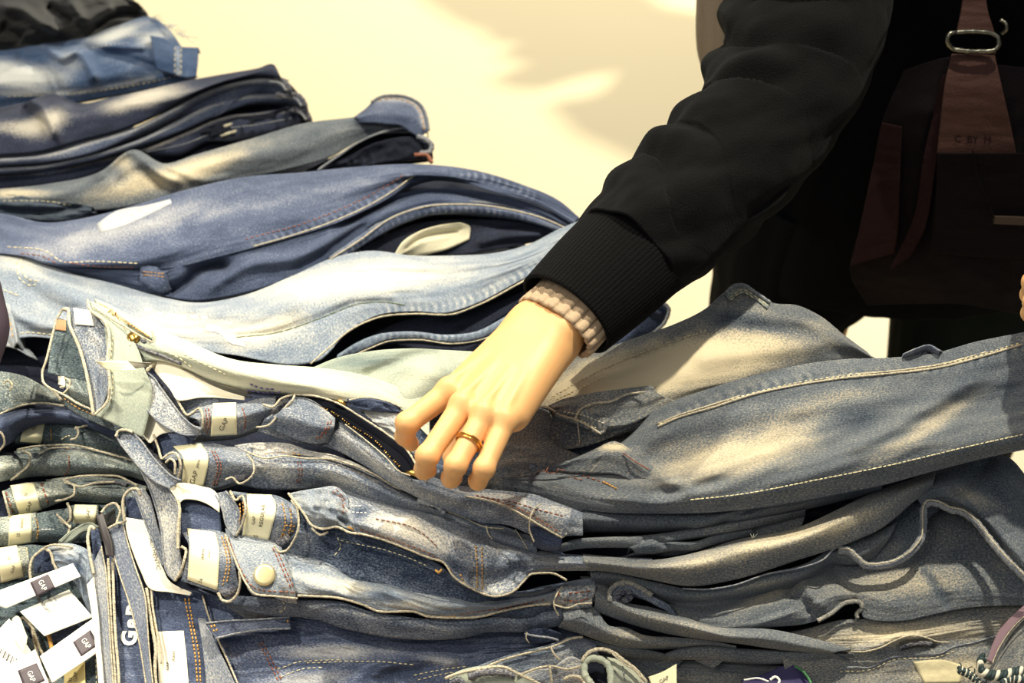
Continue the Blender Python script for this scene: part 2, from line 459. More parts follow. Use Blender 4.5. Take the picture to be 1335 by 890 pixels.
# ---------------------------------------------------------------- B bright blue frayed jeans
j = jeans((120, 90), 'bright blue jeans with a frayed hem and loose white threads, before the black trousers')
S = sheet('leg', j, M_sky, [
    [(-80, 66, 15.5), (0, 62, 15.5), (67, 52, 15.5), (117, 42, 15.5), (150, 34, 15.5), (200, 23, 15.5), (222, 40, 15), (236, 60, 14.5)],
    [(-80, 90, 16), (0, 80, 16), (67, 70, 16), (130, 62, 16), (200, 62, 15.5), (245, 78, 14.5)],
    [(-80, 120, 15), (0, 110, 15), (80, 105, 15), (150, 96, 15), (210, 88, 14.5), (252, 92, 14)],
    [(-80, 150, 12.5), (0, 140, 12.5), (94, 134, 12.5), (140, 126, 12.5), (202, 114, 12.5), (256, 102, 13)]],
    creases=[([(60, 60), (80, 75), (100, 68), (115, 85), (125, 108)], 6, .8), ([(100, 60), (150, 70), (200, 88), (240, 100)], 6, -.5), ([(20, 70), (60, 92), (80, 128)], 8, -.6), ([(130, 60), (190, 62)], 4, .5)],
    fades=[(10, 98, 80, 22, 5, .9), (150, 45, 50, 12, -20, .6), (90, 80, 25, 20, 30, .3), (200, 50, 30, 14, -10, .5)],
    edges=[([(0, 122), (94, 120), (200, 102)], 4, .3)], fade0=.4)
stitch(S, [[(10, 126), (94, 122), (200, 106), (235, 98)]], M_thread)
stitch(S, [[(150, 52), (185, 46), (215, 52)], [(120, 62), (170, 56)]], M_white, r=.0007, dash=3)
H_ = sheet('hem', j, M_sky, [[(196, 46, 16.4), (215, 50, 16.4), (232, 60, 16.2), (259, 62, 16)],
    [(200, 72, 16.3), (220, 74, 16.3), (240, 80, 16), (258, 82, 15.8)],
    [(205, 90, 15.5), (225, 96, 15.3), (245, 101, 15.2), (256, 100, 15)]], fade0=.3, tuck=1.5, back=.6,
    edges=[([(232, 62), (232, 98)], 3, .35)], wr=.05)
stitch(H_, [[(228, 62), (228, 98)], [(236, 64), (236, 99)]], M_thread, r=.0006)
mb = MB()
for k in range(26):
    x0 = random.uniform(196, 258); y0 = 22+(x0-196)*.62+random.uniform(-2, 2)
    a = random.uniform(-1.2, .3); l = random.uniform(5, 20)
    pts = [P(x0+math.cos(a)*l*t+2*math.sin(3*t+k), y0+math.sin(a)*l*t*.7+3*t*t, 15.6+.3*math.sin(2*t)) for t in (0, .3, .6, 1)]
    mb.tube(pts, .0005, 4)
mb.build('frayed_threads', M_white, j)

# ---------------------------------------------------------------- C dark indigo stack
j = jeans((180, 150), 'dark indigo jeans with cream faded knee, uppermost of the dark stack at the back')
S = sheet('leg', j, M_navy, [
    [(-90, 150, 15.5), (0, 140, 15.5), (33, 133, 15.6), (70, 122, 15.8), (101, 134, 15.5), (150, 126, 15.6), (250, 104, 16), (300, 95, 16.5), (335, 89, 17), (357, 84, 17.4), (364, 96, 17)],
    [(-90, 172, 15.6), (0, 162, 15.6), (50, 150, 16), (80, 148, 16), (101, 152, 15.8), (150, 140, 16), (240, 124, 16.2), (300, 104, 16.6), (350, 96, 17), (366, 101, 16.8)],
    [(-90, 206, 14.4), (0, 202, 14.2), (50, 198, 14.2), (101, 184, 14.4), (168, 165, 14.6), (210, 146, 15), (268, 114, 15.6), (300, 104, 16), (340, 99, 16.4), (364, 103, 16.4)]],
    creases=[([(34, 128), (55, 140), (66, 160), (72, 180)], 6, .9), ([(30, 138), (40, 150), (58, 165), (64, 178)], 5, -.7), ([(72, 150), (85, 134), (100, 136)], 5, -.4)],
    fades=[(60, 160, 40, 22, -25, .75), (190, 128, 80, 16, -14, .75), (15, 165, 40, 14, 0, .5)], fade0=.25, tuck=2.5)
M_C = [M_navy, M_in, M_navy, M_in]
JC_ = [j]
rowsC = [
 ([(-90, 212, 13.6), (0, 206, 13.6), (60, 200, 13.6), (120, 182, 13.8), (170, 168, 14), (220, 144, 14.6), (275, 116, 15.2), (320, 104, 15.8), (350, 102, 16), (372, 108, 16)],
  [(-90, 220, 12.8), (0, 216, 12.8), (60, 212, 12.8), (120, 200, 13), (170, 180, 13.2), (225, 154, 13.6), (280, 124, 14.2), (320, 113, 14.8), (352, 112, 15), (376, 120, 15)], 'blue grey folded jeans, second from the top of the dark indigo stack', .42),
 ([(-90, 224, 12.4), (0, 218, 12.4), (60, 214, 12.4), (120, 200, 12.5), (180, 182, 12.8), (230, 158, 13), (285, 130, 13.4), (330, 122, 13.8), (370, 122, 14.2), (392, 128, 14.2)],
  [(-90, 232, 11.6), (0, 228, 11.6), (60, 222, 11.6), (120, 210, 11.8), (180, 192, 12), (240, 170, 12.2), (300, 144, 12.6), (340, 134, 13), (372, 134, 13.2), (396, 140, 13.2)], 'slate blue folded jeans, third from the top of the dark indigo stack', .35),
 ([(-90, 236, 11.2), (0, 226, 11.2), (70, 220, 11.2), (130, 206, 11.3), (190, 192, 11.5), (240, 172, 11.7), (290, 152, 12), (340, 146, 12.3), (380, 142, 12.6), (398, 146, 12.6)],
  [(-90, 256, 9.8), (0, 250, 9.8), (70, 244, 9.8), (130, 226, 10), (180, 204, 10.3), (230, 204, 10), (270, 186, 10.3), (330, 178, 10.8), (380, 166, 11.2), (402, 158, 11.4)], 'dark blue folded jeans at the bottom of the dark indigo stack, hems curling', .28)]
for r0, r1, lb, fd in rowsC:
    j = jeans((r0[4][0], r0[4][1]), lb, h=12)
    S = sheet('leg', j, M_in if fd > .3 else M_navy, [r0, r1], puff=.35, fade0=fd, edges=[([(p[0], p[1]+3) for p in r0], 3, .35)], wr=.06, tuck=3)
    seam_on(S, [(p[0], p[1]*.5+r1[i][1]*.5) for i, p in enumerate(r0)][4:9], M_roped, r=.0007)
    # curled hems at the right end
    e = r0[-1]; e1 = r1[-1]
    cord(j, M_navy, [(e[0]-14, e[1]-5, e[2]+.2), (e[0]-3, e[1]-3, e[2]+.3), (e[0]+5, e[1]+8, e[2]-.2), (e1[0]+2, e1[1]+6, e1[2]-.2), (e1[0]-16, e1[1]+3, e1[2])], r=.0032, name='hem')
    cord(j, M_roped, [(e[0]-20, e[1]-2, e[2]+.4), (e[0]-6, e[1]+1, e[2]+.45), (e[0]+1, e[1]+10, e[2]+.1)], r=.0014, name='hem')
# open leg ends, dark with folded hem bits
S = sheet('hem', j, M_navy, [[(262, 170, 11.8), (300, 154, 12.3), (345, 148, 12.7), (385, 140, 13), (398, 150, 12.6)], [(262, 184, 10.6), (300, 184, 10.9), (345, 176, 11), (385, 168, 11.4), (403, 160, 11.5)]], fade0=-.1, puckers=[([(270, 176), (398, 156)], 9, .25, 15)], wr=.3, wl=(18, 8))
seam_on(S, [(292, 165), (308, 160)], M_pocket, r=.0018); seam_on(S, [(288, 177), (308, 171)], M_pocket, r=.0018)

# ---------------------------------------------------------------- D grey jeans with hem at back
j = jeans((350, 200), 'grey jeans with pale green tinted thigh and raised stitched hem, before the dark stack')
JD_ = j
S = sheet('leg', j, M_grey, [
    [(-90, 252, 12.2), (0, 246, 12.2), (60, 240, 12.2), (130, 224, 12.6), (175, 195, 13.4), (214, 213, 12.8), (253, 202, 13), (330, 180, 14), (400, 160, 15), (450, 154, 15.2), (490, 150, 15.2), (535, 158, 15)],
    [(-90, 262, 12.4), (0, 256, 12.4), (80, 252, 12.4), (150, 232, 13), (190, 215, 13.6), (230, 222, 13.4), (300, 208, 13.8), (380, 190, 14.4), (440, 170, 15), (500, 162, 15), (540, 164, 14.6)],
    [(-90, 290, 10.6), (0, 285, 10.6), (60, 275, 10.8), (130, 274, 10.8), (216, 260, 11.2), (300, 236, 11.8), (370, 222, 12.4), (430, 205, 13.2), (480, 178, 14), (540, 172, 14.2)]],
    fades=[(200, 236, 110, 20, -14, .6), (290, 205, 80, 18, -18, .35), (20, 252, 60, 9, 0, .5), (165, 215, 24, 16, 30, .4)],
    creases=[([(120, 236), (172, 198), (200, 222), (240, 240)], 7, .7), ([(150, 240), (185, 222), (215, 250)], 6, -.5), ([(216, 215), (260, 235), (300, 232)], 6, .3)], fade0=.3)
Sp = sheet('pocket', j, M_grey, [[(-60, 256, 12.4), (20, 254, 12.4), (60, 262, 12.4), (105, 266, 12.2), (122, 270, 12)], [(-60, 268, 12.4), (20, 268, 12.4), (70, 272, 12.2), (118, 276, 11.8)], [(-60, 286, 11), (20, 285, 11.2), (80, 288, 11.2), (125, 278, 11.4)]],
    fade0=.05, creases=[([(0, 272), (50, 276), (110, 270)], 4, -.6)], wr=.3, wl=(30, 10))
stitch(Sp, [[(4, 262), (50, 262), (100, 268)]], M_thread)
S2 = sheet('hem', j, M_in, [
    [(462, 152, 15.4), (478, 140, 15.8), (490, 128, 16.2), (510, 125, 16.4), (532, 128, 16.4), (548, 138, 16.2), (556, 156, 15.6), (558, 172, 15)],
    [(466, 154, 16), (486, 148, 16.4), (505, 146, 16.6), (525, 148, 16.6), (540, 152, 16.4), (550, 164, 15.8), (552, 176, 15)],
    [(468, 160, 15.6), (488, 160, 15.8), (505, 162, 15.8), (522, 164, 15.6), (534, 172, 15.2), (546, 180, 14.8), (549, 186, 14.4)]],
    fade0=.35, edges=[([(490, 129), (532, 131), (546, 142), (553, 165)], 3, .5)], wr=.1, tuck=1)
cord(j, M_roped, [(484, 133, 16.2), (495, 126.5, 16.5), (512, 124, 16.6), (533, 127, 16.6), (549, 137, 16.4), (557, 155, 15.7), (559, 170, 15)], r=.0016, name='hem')
stitch(S2, [[(494, 131), (512, 129), (532, 133), (545, 142), (551, 158), (553, 172)]], M_gold, r=.0006)
S3 = sheet('leg', j, M_navy, [[(418, 222, 13), (450, 206, 13.6), (490, 186, 14.2), (530, 178, 14.6), (556, 180, 14.2), (563, 192, 13.8)], [(420, 226, 12), (455, 222, 12.2), (500, 212, 12.6), (545, 208, 12.8), (565, 206, 12.6)]],  # navy colour stands in for shade in the gap below the hem
    fade0=0, puckers=[([(450, 215), (555, 195)], 9, .18, 12)], wr=.3, wl=(20, 8), tuck=2)
cord(j, M_roped, [(545, 178, 14.8), (556, 182, 14.8), (563, 190, 14.3), (560, 198, 13.8), (548, 200, 13.6)], r=.003, name='hem')
cord(j, M_roped, [(414, 222, 13.4), (440, 204, 14), (470, 184, 14.5), (500, 172, 14.9), (535, 168, 14.9), (550, 176, 14.7)], r=.0013, name='seam')
cord(j, M_rust, [(540, 202, 13.8), (556, 202, 13.7), (563, 212, 13.2)], r=.0022, name='hem')

# ---------------------------------------------------------------- E big indigo jeans
j = jeans((380, 300), 'large slate blue jeans with a white abraded thigh patch and small pocket tab')
JE_ = j
S = sheet('leg', j, M_in, [
    [(-90, 288, 12.6), (0, 278, 12.8), (60, 290, 13), (110, 284, 13.2), (160, 272, 13.6), (240, 248, 14.4), (310, 232, 15), (400, 224, 15.6), (470, 217, 16), (550, 214, 16.2), (620, 222, 16), (680, 240, 15.4), (730, 262, 14.6), (756, 284, 13.6)],
    [(-90, 310, 13.4), (0, 306, 13.4), (80, 310, 13.8), (180, 300, 14.4), (280, 276, 15), (380, 254, 15.6), (460, 240, 16), (550, 228, 16), (640, 240, 15.4), (710, 262, 14.6), (752, 286, 13.6)],
    [(-90, 330, 13.6), (0, 330, 13.6), (80, 342, 13.8), (180, 336, 14.2), (270, 318, 14.6), (370, 292, 15), (450, 268, 15.2), (520, 238, 15.4), (560, 222, 15.6), (640, 246, 15.2), (710, 268, 14.4), (748, 290, 13.6)],
    [(-90, 325, 12.8), (0, 325, 12.8), (60, 346, 12.8), (120, 350, 12.8), (185, 352, 12.8), (220, 350, 13), (280, 336, 13.6), (370, 312, 14.2), (440, 290, 14.6), (510, 256, 15), (550, 228, 15.3), (640, 250, 15), (708, 270, 14.2), (745, 292, 13.4)]],
    fades=[(110, 312, 120, 26, -12, .34), (230, 280, 90, 22, -18, .26), (360, 262, 120, 14, -12, .16), (470, 240, 60, 9, -8, .14)],
    puckers=[([(330, 318), (420, 292), (500, 252), (535, 228)], 6, .05, 10), ([(580, 226), (640, 234), (700, 258)], 6, .05, 10)],
    creases=[([(60, 300), (160, 296), (260, 270)], 10, .25), ([(0, 290), (50, 300), (120, 300)], 9, -.3), ([(200, 346), (300, 312), (400, 292)], 9, -.25), ([(310, 238), (330, 248), (340, 246)], 4, .15)], rk=.2, fade0=.34, wr=.12)
cord(j, M_rope, [(330, 321, 14.3), (380, 307, 14.6), (430, 290, 15), (480, 268, 15.2), (515, 247, 15.4), (540, 229, 15.6), (556, 221, 15.8)], r=.0010, name='seam')
stitch(S, [[(20, 330), (60, 336), (78, 346)], [(85, 342), (120, 346), (180, 348)], [(320, 312), (400, 290), (480, 256), (530, 226)]], M_rust, r=.0006)
stitch(S, [[(10, 322), (60, 328), (84, 342), (120, 341), (180, 343)]], M_thread, r=.0006)
patch(S, [[(126, 292), (150, 276), (190, 268), (222, 260)], [(130, 304), (158, 296), (190, 282), (224, 265)]], plain('abraded_cotton', (176, 176, 176), .9, bump=1, bscale=250, var=.2), 'worn_patch', thick=.0002, off=.0002)
# lower leg, dark fold under, of the same pair
S2 = sheet('leg', j, M_in, [
    [(60, 346, 13), (150, 352, 13), (215, 352, 13), (240, 345, 13.2), (300, 330, 13.6), (380, 310, 14), (450, 286, 14.4), (510, 256, 14.8), (560, 246, 14.9), (640, 252, 14.6), (700, 268, 14), (742, 292, 13.2)],
    [(62, 352, 12.4), (150, 360, 12.4), (215, 364, 12.4), (260, 360, 12.6), (320, 346, 13), (400, 330, 13.3), (460, 300, 13.8), (520, 272, 14.2), (570, 262, 14.2), (640, 262, 14), (700, 276, 13.6), (742, 296, 13)],
    [(70, 358, 11.6), (150, 372, 11.4), (215, 386, 11), (250, 392, 10.8), (300, 386, 11), (370, 366, 11.6), (430, 338, 12), (490, 300, 12.8), (540, 282, 13), (620, 276, 13), (690, 284, 13), (740, 300, 12.6)]],
    creases=[([(215, 380), (240, 370), (262, 350), (300, 345)], 8, -1.2), ([(270, 380), (320, 348), (400, 334), (440, 312)], 8, .5), ([(440, 296), (510, 262), (560, 250), (640, 258)], 6, -.9), ([(380, 350), (440, 318), (480, 290)], 6, -.5)],
    fade0=.30, tuck=3, wr=.12)
T_ = patch(S2, [(184, 351), (220, 354), (219, 384), (184, 369)], M_in, 'pocket', attrs=.35, thick=.002, off=.002, bulge=.3)
stitch(T_, [[(187, 354), (217, 357)], [(187, 358), (216, 361)]], M_gold, r=.0005, dash=3, gap=1.5)
for dy, dh in ((0, 0), (12, -.8)):
    cord(j, M_rope if dy == 0 else M_roped, [(430, 338-dy*.2, 13.4+dh), (470, 312-dy*.3, 14+dh), (510, 284-dy*.3, 14.5+dh), (550, 270-dy*.3, 14.7+dh), (600, 266-dy*.3, 14.6+dh), (660, 272-dy*.3, 14.3+dh), (715, 287, 13.7+dh), (740, 298, 13.3+dh)], r=.0011, name='seam')
S3 = sheet('leg', j, M_in, [
    [(430, 336, 13.2), (470, 306, 13.8), (520, 278, 14.3), (560, 266, 14.5), (620, 268, 14.3), (690, 280, 13.8), (738, 300, 13)],
    [(440, 342, 12.6), (480, 316, 13), (525, 292, 13.4), (565, 280, 13.6), (620, 278, 13.5), (690, 290, 13.2), (736, 304, 12.6)]],
    puff=.3, fade0=.4, puckers=[([(450, 330), (520, 286), (600, 274), (690, 286)], 6, .05, 9)], tuck=1.2)
S4 = sheet('leg', j, M_navy, [[(470, 322, 12), (540, 292, 12.4), (620, 286, 12.6), (700, 292, 12.6), (742, 300, 12.4)], [(470, 345, 10.5), (540, 340, 10.5), (620, 330, 10.8), (700, 315, 11.4), (748, 304, 11.8)]],
    fade0=.1, creases=[([(620, 318), (660, 308), (710, 306)], 6, .5)])
S5 = sheet('pocket_lining', j, M_pocket, [[(514, 332, 12.4), (524, 316, 13), (545, 302, 13.4), (570, 294, 13.6), (598, 290, 13.4)], [(524, 332, 12), (540, 318, 12.6), (560, 308, 12.8), (585, 304, 12.6), (613, 296, 12.4)], [(520, 334, 11), (550, 332, 11.2), (580, 326, 11.4), (612, 312, 11.6)]],
    creases=[([(525, 328), (545, 312), (600, 300)], 3, -.4)], wr=.1)

# ---------------------------------------------------------------- F light jeans with knee fade
j = jeans((400, 380), 'pale faded blue jeans with white abrasion marks, just behind the hand')
j_F = j
S = sheet('leg', j, M_lb, [
    [(-90, 318, 13.2), (0, 318, 13.2), (30, 330, 13.2), (80, 352, 12.8), (150, 370, 12.2), (215, 388, 12), (250, 394, 12), (320, 384, 12.2), (380, 360, 12.8), (440, 334, 13.4), (480, 327, 13.6), (540, 333, 13.2), (620, 332, 13), (690, 318, 13.4), (730, 298, 14), (765, 284, 14.4)],
    [(-90, 350, 13.4), (0, 348, 13.4), (60, 366, 13.2), (140, 388, 13), (220, 406, 12.8), (310, 402, 13), (400, 374, 13.8), (470, 350, 14.2), (540, 350, 14), (620, 346, 13.8), (690, 332, 13.8), (735, 310, 14), (772, 292, 14.2)],
    [(-90, 400, 13.2), (0, 400, 13.2), (60, 410, 13.2), (140, 420, 13), (220, 434, 12.8), (310, 432, 13.2), (400, 400, 14), (460, 382, 14.3), (520, 378, 14.2), (600, 370, 13.8), (660, 352, 13.8), (720, 328, 13.8), (778, 300, 13.8)],
    [(-90, 450, 12.4), (0, 448, 12.4), (30, 440, 12.4), (100, 446, 12.4), (200, 450, 12.4), (300, 462, 12.4), (400, 474, 12), (416, 470, 12.2), (450, 436, 12.8), (490, 412, 13.2), (540, 406, 13.2), (580, 408, 13), (620, 396, 13), (670, 370, 13.2), (720, 342, 13.4), (780, 312, 13.2)]],
    fades=[(250, 425, 190, 30, 3, .26), (470, 365, 150, 26, -6, .5), (20, 340, 60, 20, 20, .25), (350, 430, 80, 22, -25, .25)],
    puckers=[([(420, 470), (460, 428), (500, 406), (560, 402), (620, 388), (680, 358), (740, 325)], 7, .06, 10)],
    creases=[([(310, 438), (360, 432), (420, 412), (470, 394), (510, 394)], 4, -.22, 'f'), ([(30, 370), (60, 392), (100, 410)], 8, -.5), ([(10, 400), (40, 420), (90, 428)], 7, .5), ([(60, 372), (120, 400), (150, 430)], 8, .4), ([(240, 400), (330, 404), (400, 390)], 14, .5)], rk=.2, fade0=.42, wr=.16)
stitch(S, [[(308, 440), (360, 434), (420, 414), (470, 396), (500, 394), (530, 398)]], plain('olive_thread', (104, 116, 84), .8), dash=12, gap=.6, r=.0006)
stitch(S, [[(0, 444), (30, 434), (70, 436)], [(22, 340), (24, 360), (40, 372), (52, 370)], [(28, 338), (30, 356), (42, 366), (54, 366)], [(5, 378), (30, 388)], [(12, 412), (20, 440)]], M_thread, r=.0006)
Wp = plain('bleached_cotton', (232, 226, 214), .9, bump=1, bscale=260, var=.18)
for x, y, w, h in [(188, 402, 10, 5), (204, 407, 8, 5), (217, 409, 11, 6), (232, 411, 12, 6), (248, 411, 10, 5), (262, 412, 9, 5)]:
    patch(S, [(x, y), (x+w, y+1), (x+w-2, y+h), (x+1, y+h-1)], Wp, 'worn_patch', thick=.0002, off=.0002, n=(6, 5))
patch(S, [[(266, 424), (280, 424), (300, 440), (318, 448)], [(270, 432), (284, 434), (302, 448), (320, 452)]], Wp, 'worn_patch', thick=.0004, off=.0003)
cord(j, M_rope, [(405, 474, 12.8), (430, 452, 13.2), (460, 428, 13.6), (492, 414, 13.8), (540, 409, 13.8), (585, 410, 13.6), (622, 398, 13.6), (672, 372, 13.7), (722, 344, 13.8), (770, 316, 13.6)], r=.0012, name='seam')
S2 = sheet('leg', j, M_lb, [
    [(440, 462, 12.2), (470, 444, 12.6), (500, 434, 12.8), (540, 432, 12.8), (580, 436, 12.6), (620, 432, 12.6), (660, 412, 12.8), (700, 392, 12.8)],
    [(438, 474, 11.4), (480, 456, 11.8), (510, 445, 12), (545, 444, 12), (585, 449, 11.8), (625, 444, 11.8), (665, 424, 12), (705, 402, 12)]],
    puff=.4, fade0=.3, puckers=[([(450, 462), (500, 438), (580, 440), (640, 426)], 6, .06, 9)], tuck=2)
cord(j, M_rope, [(444, 472, 12.2), (482, 454, 12.6), (512, 444, 12.8), (548, 443, 12.8), (588, 448, 12.6), (630, 442, 12.6), (668, 424, 12.6)], r=.0009, name='seam')
S3 = sheet('leg', j, M_navy, [[(430, 470, 10), (520, 420, 11), (640, 396, 11), (760, 340, 11)], [(430, 500, 9), (520, 480, 9), (640, 470, 9), (790, 430, 9)]], fade0=.1)
S4 = sheet('leg', j, M_in, [[(740, 440, 10.5), (790, 418, 11), (830, 398, 11.6), (856, 393, 11.8), (871, 402, 11.4)], [(740, 470, 9), (790, 460, 9.2), (830, 446, 9.4), (862, 428, 9.8), (873, 412, 10.4)]],
    fade0=.1, creases=[([(840, 400), (862, 412)], 4, .4)], wr=.2, back=.6)
cord(j, M_roped, [(840, 396, 12), (856, 392, 12.2), (872, 402, 11.8), (868, 418, 10.8), (850, 436, 10)], r=.0018, name='hem')
# left end of pair F: pocket opening at the frame edge
S6 = sheet('waistband', j, M_lb, [[(-70, 392, 13.6), (0, 392, 13.6), (10, 396, 13.6), (18, 420, 13.4), (22, 446, 13.2)], [(-70, 420, 13.2), (-20, 420, 13.2), (2, 424, 13.2), (12, 436, 13), (18, 452, 12.6)], [(-70, 452, 12.2), (-30, 452, 12.2), (0, 452, 12.2), (10, 452, 12.2), (20, 455, 12.2)]], fade0=.5, wr=.2)
stitch(S6, [[(6, 400), (14, 424), (18, 446)], [(-10, 446), (14, 450)]], M_gold, r=.0005)

# cloth deeper in the heap, dark-coloured to stand in for shade in the gaps
j = jeans((100, 480), 'jeans coloured dark for the shade in the gap left of the pale jeans waistband', h=8)
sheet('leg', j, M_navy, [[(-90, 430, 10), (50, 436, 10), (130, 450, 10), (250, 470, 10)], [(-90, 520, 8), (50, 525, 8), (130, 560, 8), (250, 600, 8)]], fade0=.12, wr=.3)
j = jeans((330, 260), 'lower jeans coloured dark for the shade in the gaps under the slate blue pair', h=6)
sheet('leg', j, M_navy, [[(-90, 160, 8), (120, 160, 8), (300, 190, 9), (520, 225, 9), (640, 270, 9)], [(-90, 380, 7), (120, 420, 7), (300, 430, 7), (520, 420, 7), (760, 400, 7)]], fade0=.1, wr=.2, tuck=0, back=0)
# ================================================================ helpers for waistbands in the front stacks
def band(parent, mat, L, R, name='waistband', fade0=.5, rope=None, thick=.002, edge=.0008, **k):
    """upright strip of cloth between two edges"""
    S = sheet(name, parent, mat, [L, R], tuck=0, back=0, thick=thick, fade0=fade0, nv=14, wr=k.pop('wr', .04), **k)
    if rope:
        for E in (L, R): cord(parent, rope, [(x, y, h+.05) for x, y, h in E], r=edge, name='seam')
    return S
def sticker(S, quad, lines, mat=M_paper, name='size_sticker', off=.0009, text=None, bulge=0):
    Q = patch(S, quad, mat, name, off=off, thick=.0003, n=(12, 14), bulge=bulge, attrs=0)
    for i, (t, c, sz, dg) in enumerate(lines):
        text_on(Q, t, c, sz*.8, dg, M_ink, 'printed_text', Q.o, off=.00035)
    return Q
def gaps(parent, pts, r=.0026):  # dark cord painted in for the shade of an opening
    return cord(parent, M_navy, pts, r=r, name='shade_filler')

# ---------------------------------------------------------------- G pale pair on top of the front stack
j = jeans((300, 470), 'pale bleached green jeans on top of the front stack, waistband standing open', h=20); jG = j
S = GB = sheet('leg', j, M_pale, [
    [(128, 398, 23.2), (170, 413, 23), (236, 441, 22.6), (303, 468, 22), (360, 475, 21.6), (414, 479, 21.2), (470, 488, 20.6), (560, 520, 19.6)],
    [(135, 420, 23.4), (175, 440, 23.2), (240, 462, 22.8), (310, 484, 22.2), (370, 496, 21.6), (430, 503, 21), (480, 512, 20.4), (560, 545, 19.2)],
    [(140, 468, 22), (165, 472, 22), (205, 470, 22), (240, 479, 21.8), (275, 495, 21.4), (320, 506, 21), (372, 512, 20.6), (405, 516, 20.4), (455, 524, 20), (520, 534, 19.4), (560, 570, 18.6)]],
    fade0=.55, fades=[(380, 495, 160, 25, 8, .35), (230, 440, 80, 20, 22, .25)], creases=[([(250, 460), (330, 488), (420, 498)], 16, .3)], wr=.08, tuck=1.2, drop=.9,
    edges=[([(205, 467), (275, 491), (372, 508), (455, 521)], 4, .3)])
W_ = band(j, M_pale, [(117, 392, 24), (123, 408, 24), (134, 417, 23.9), (142, 434, 23.6), (141, 470, 22.8), (143, 505, 21.8), (140, 525, 21), (124, 541, 20.2)],
    [(150, 403, 23.7), (165, 420, 23.6), (172, 440, 23.4), (180, 455, 23.1), (188, 480, 22.4), (198, 505, 21.4), (196, 530, 20.4), (186, 570, 18.8)], fade0=.5)
stitch(W_, [[(150, 408), (168, 440), (170, 455)], [(147, 440), (145, 470), (147, 505), (143, 526)]], M_thread, r=.0005)
In = band(j, M_mid, [(88, 403, 22.8), (91, 420, 22.6), (103, 452, 21.8), (113, 488, 20.9), (118, 515, 20.2), (122, 541, 19.6)],
    [(118, 396, 23.4), (128, 414, 23.2), (141, 436, 22.8), (139, 472, 21.9), (141, 505, 21), (126, 540, 20)], name='waistband_lining', fade0=.45)
cord(j, M_rope, [(114, 391, 24.2), (118, 404, 24.3), (126, 411, 24.3), (135, 418, 24.2), (142, 434, 24), (140, 470, 23.2), (143, 503, 22.2), (140, 523, 21.4), (123, 541, 20.6)], r=.0016, name='waistband_edge', n=50)
cord(j, M_rope, [(82, 403, 23), (89, 404, 23.2), (90, 420, 23), (103, 452, 22.2), (113, 488, 21.4), (118, 515, 20.8), (122, 541, 20)], r=.0019, name='waistband_edge', n=50)
cord(j, M_rope, [(90, 402, 22.9), (84, 402, 22.8), (76, 412, 22.4), (70, 430, 21.8), (65, 450, 21.2), (60, 470, 20.6), (55, 486, 20), (56, 497, 19.7), (68, 508, 19.4), (80, 521, 19)], r=.0014, name='waistband_edge', n=50)
sticker(In, [(97, 403), (119, 406), (124, 426), (99, 424)], [], mat=M_leather, name='care_label', off=.0015)
Pk = sheet('leg_lining', j, M_green, [[(76, 414, 20.8), (90, 418, 21)], [(67, 445, 20), (104, 452, 20.3)], [(62, 486, 19), (116, 497, 19)]], fade0=.25, tuck=0, back=0)
sticker(Pk, [(73, 417), (87, 418), (87, 432), (71, 430)], [], mat=plain('brown_leather_tab', (170, 130, 90), .7), name='label_tab', off=.001)
L2 = sheet('waistband', j, M_green, [[(84, 492, 19.6), (100, 494, 19.6), (117, 498, 19.6)], [(86, 503, 19.6), (100, 508, 19.6), (119, 515, 19.6)], [(84, 512, 18.6), (100, 522, 18.4), (120, 532, 18.2)]], fade0=.5, tuck=.6, back=.3)
sticker(L2, [(56, 487), (84, 492), (84, 506), (58, 498)], [], mat=M_leather, name='care_label')
cord(j, M_rope, [(84, 492, 19.9), (91, 497, 19.8), (89, 506, 19.4), (81, 514, 19)], r=.0012, name='belt_loop')
B2 = sheet('waistband', j, M_green, [[(76, 511, 19.4), (98, 524, 19.2), (120, 534, 19), (150, 545, 18.6), (185, 556, 18)], [(78, 523, 18.4), (98, 538, 18.2), (125, 551, 18), (150, 562, 17.6), (185, 575, 17)]], fade0=.4, tuck=1)
cord(j, M_rope, [(68, 507, 19.6), (84, 515, 19.6), (100, 525, 19.5), (120, 534, 19.3)], r=.0012, name='seam')
stitch(B2, [[(84, 519), (100, 530), (125, 541), (160, 554)]], M_gold, r=.0005, dash=3)
Fl = patch(GB, [[(122, 396), (150, 408), (178, 424), (200, 438)], [(128, 404), (150, 416), (176, 432), (199, 447)]], M_pale, 'fly_flap', thick=.0022, off=.003, attrs=.6)
stitch(Fl, [[(128, 401), (152, 413), (178, 429), (196, 440)], [(190, 436), (194, 441)]], M_gold, r=.0006, dash=3, gap=1.5)
cord(j, M_rope, [(122, 400, 24.2), (140, 412, 24.1), (165, 427, 24), (185, 439, 23.9), (199, 446, 23.6)], r=.0010, name='seam')
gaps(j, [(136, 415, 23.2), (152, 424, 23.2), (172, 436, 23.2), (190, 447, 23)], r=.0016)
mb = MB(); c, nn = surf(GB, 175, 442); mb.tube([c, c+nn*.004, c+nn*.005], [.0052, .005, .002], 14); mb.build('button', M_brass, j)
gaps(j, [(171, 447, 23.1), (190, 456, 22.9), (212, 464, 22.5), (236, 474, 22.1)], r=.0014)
stitch(GB, [[(215, 458), (235, 467), (252, 480)], [(240, 462), (300, 490)]], M_thread, r=.0005)
Lc = sheet('fly_flap', j, M_lining, [[(238, 480, 21.4), (268, 494, 21), (298, 503, 20.8), (326, 507, 20.4)], [(240, 486, 20.6), (268, 504, 20.2), (296, 513, 20), (320, 517, 19.8)]], tuck=.5, back=.5)
stitch(GB, [[(326, 500), (340, 505), (362, 507)], [(322, 508), (345, 511), (372, 510)]], plain('violet_thread', (90, 76, 120), .7), r=.0008, dash=4)
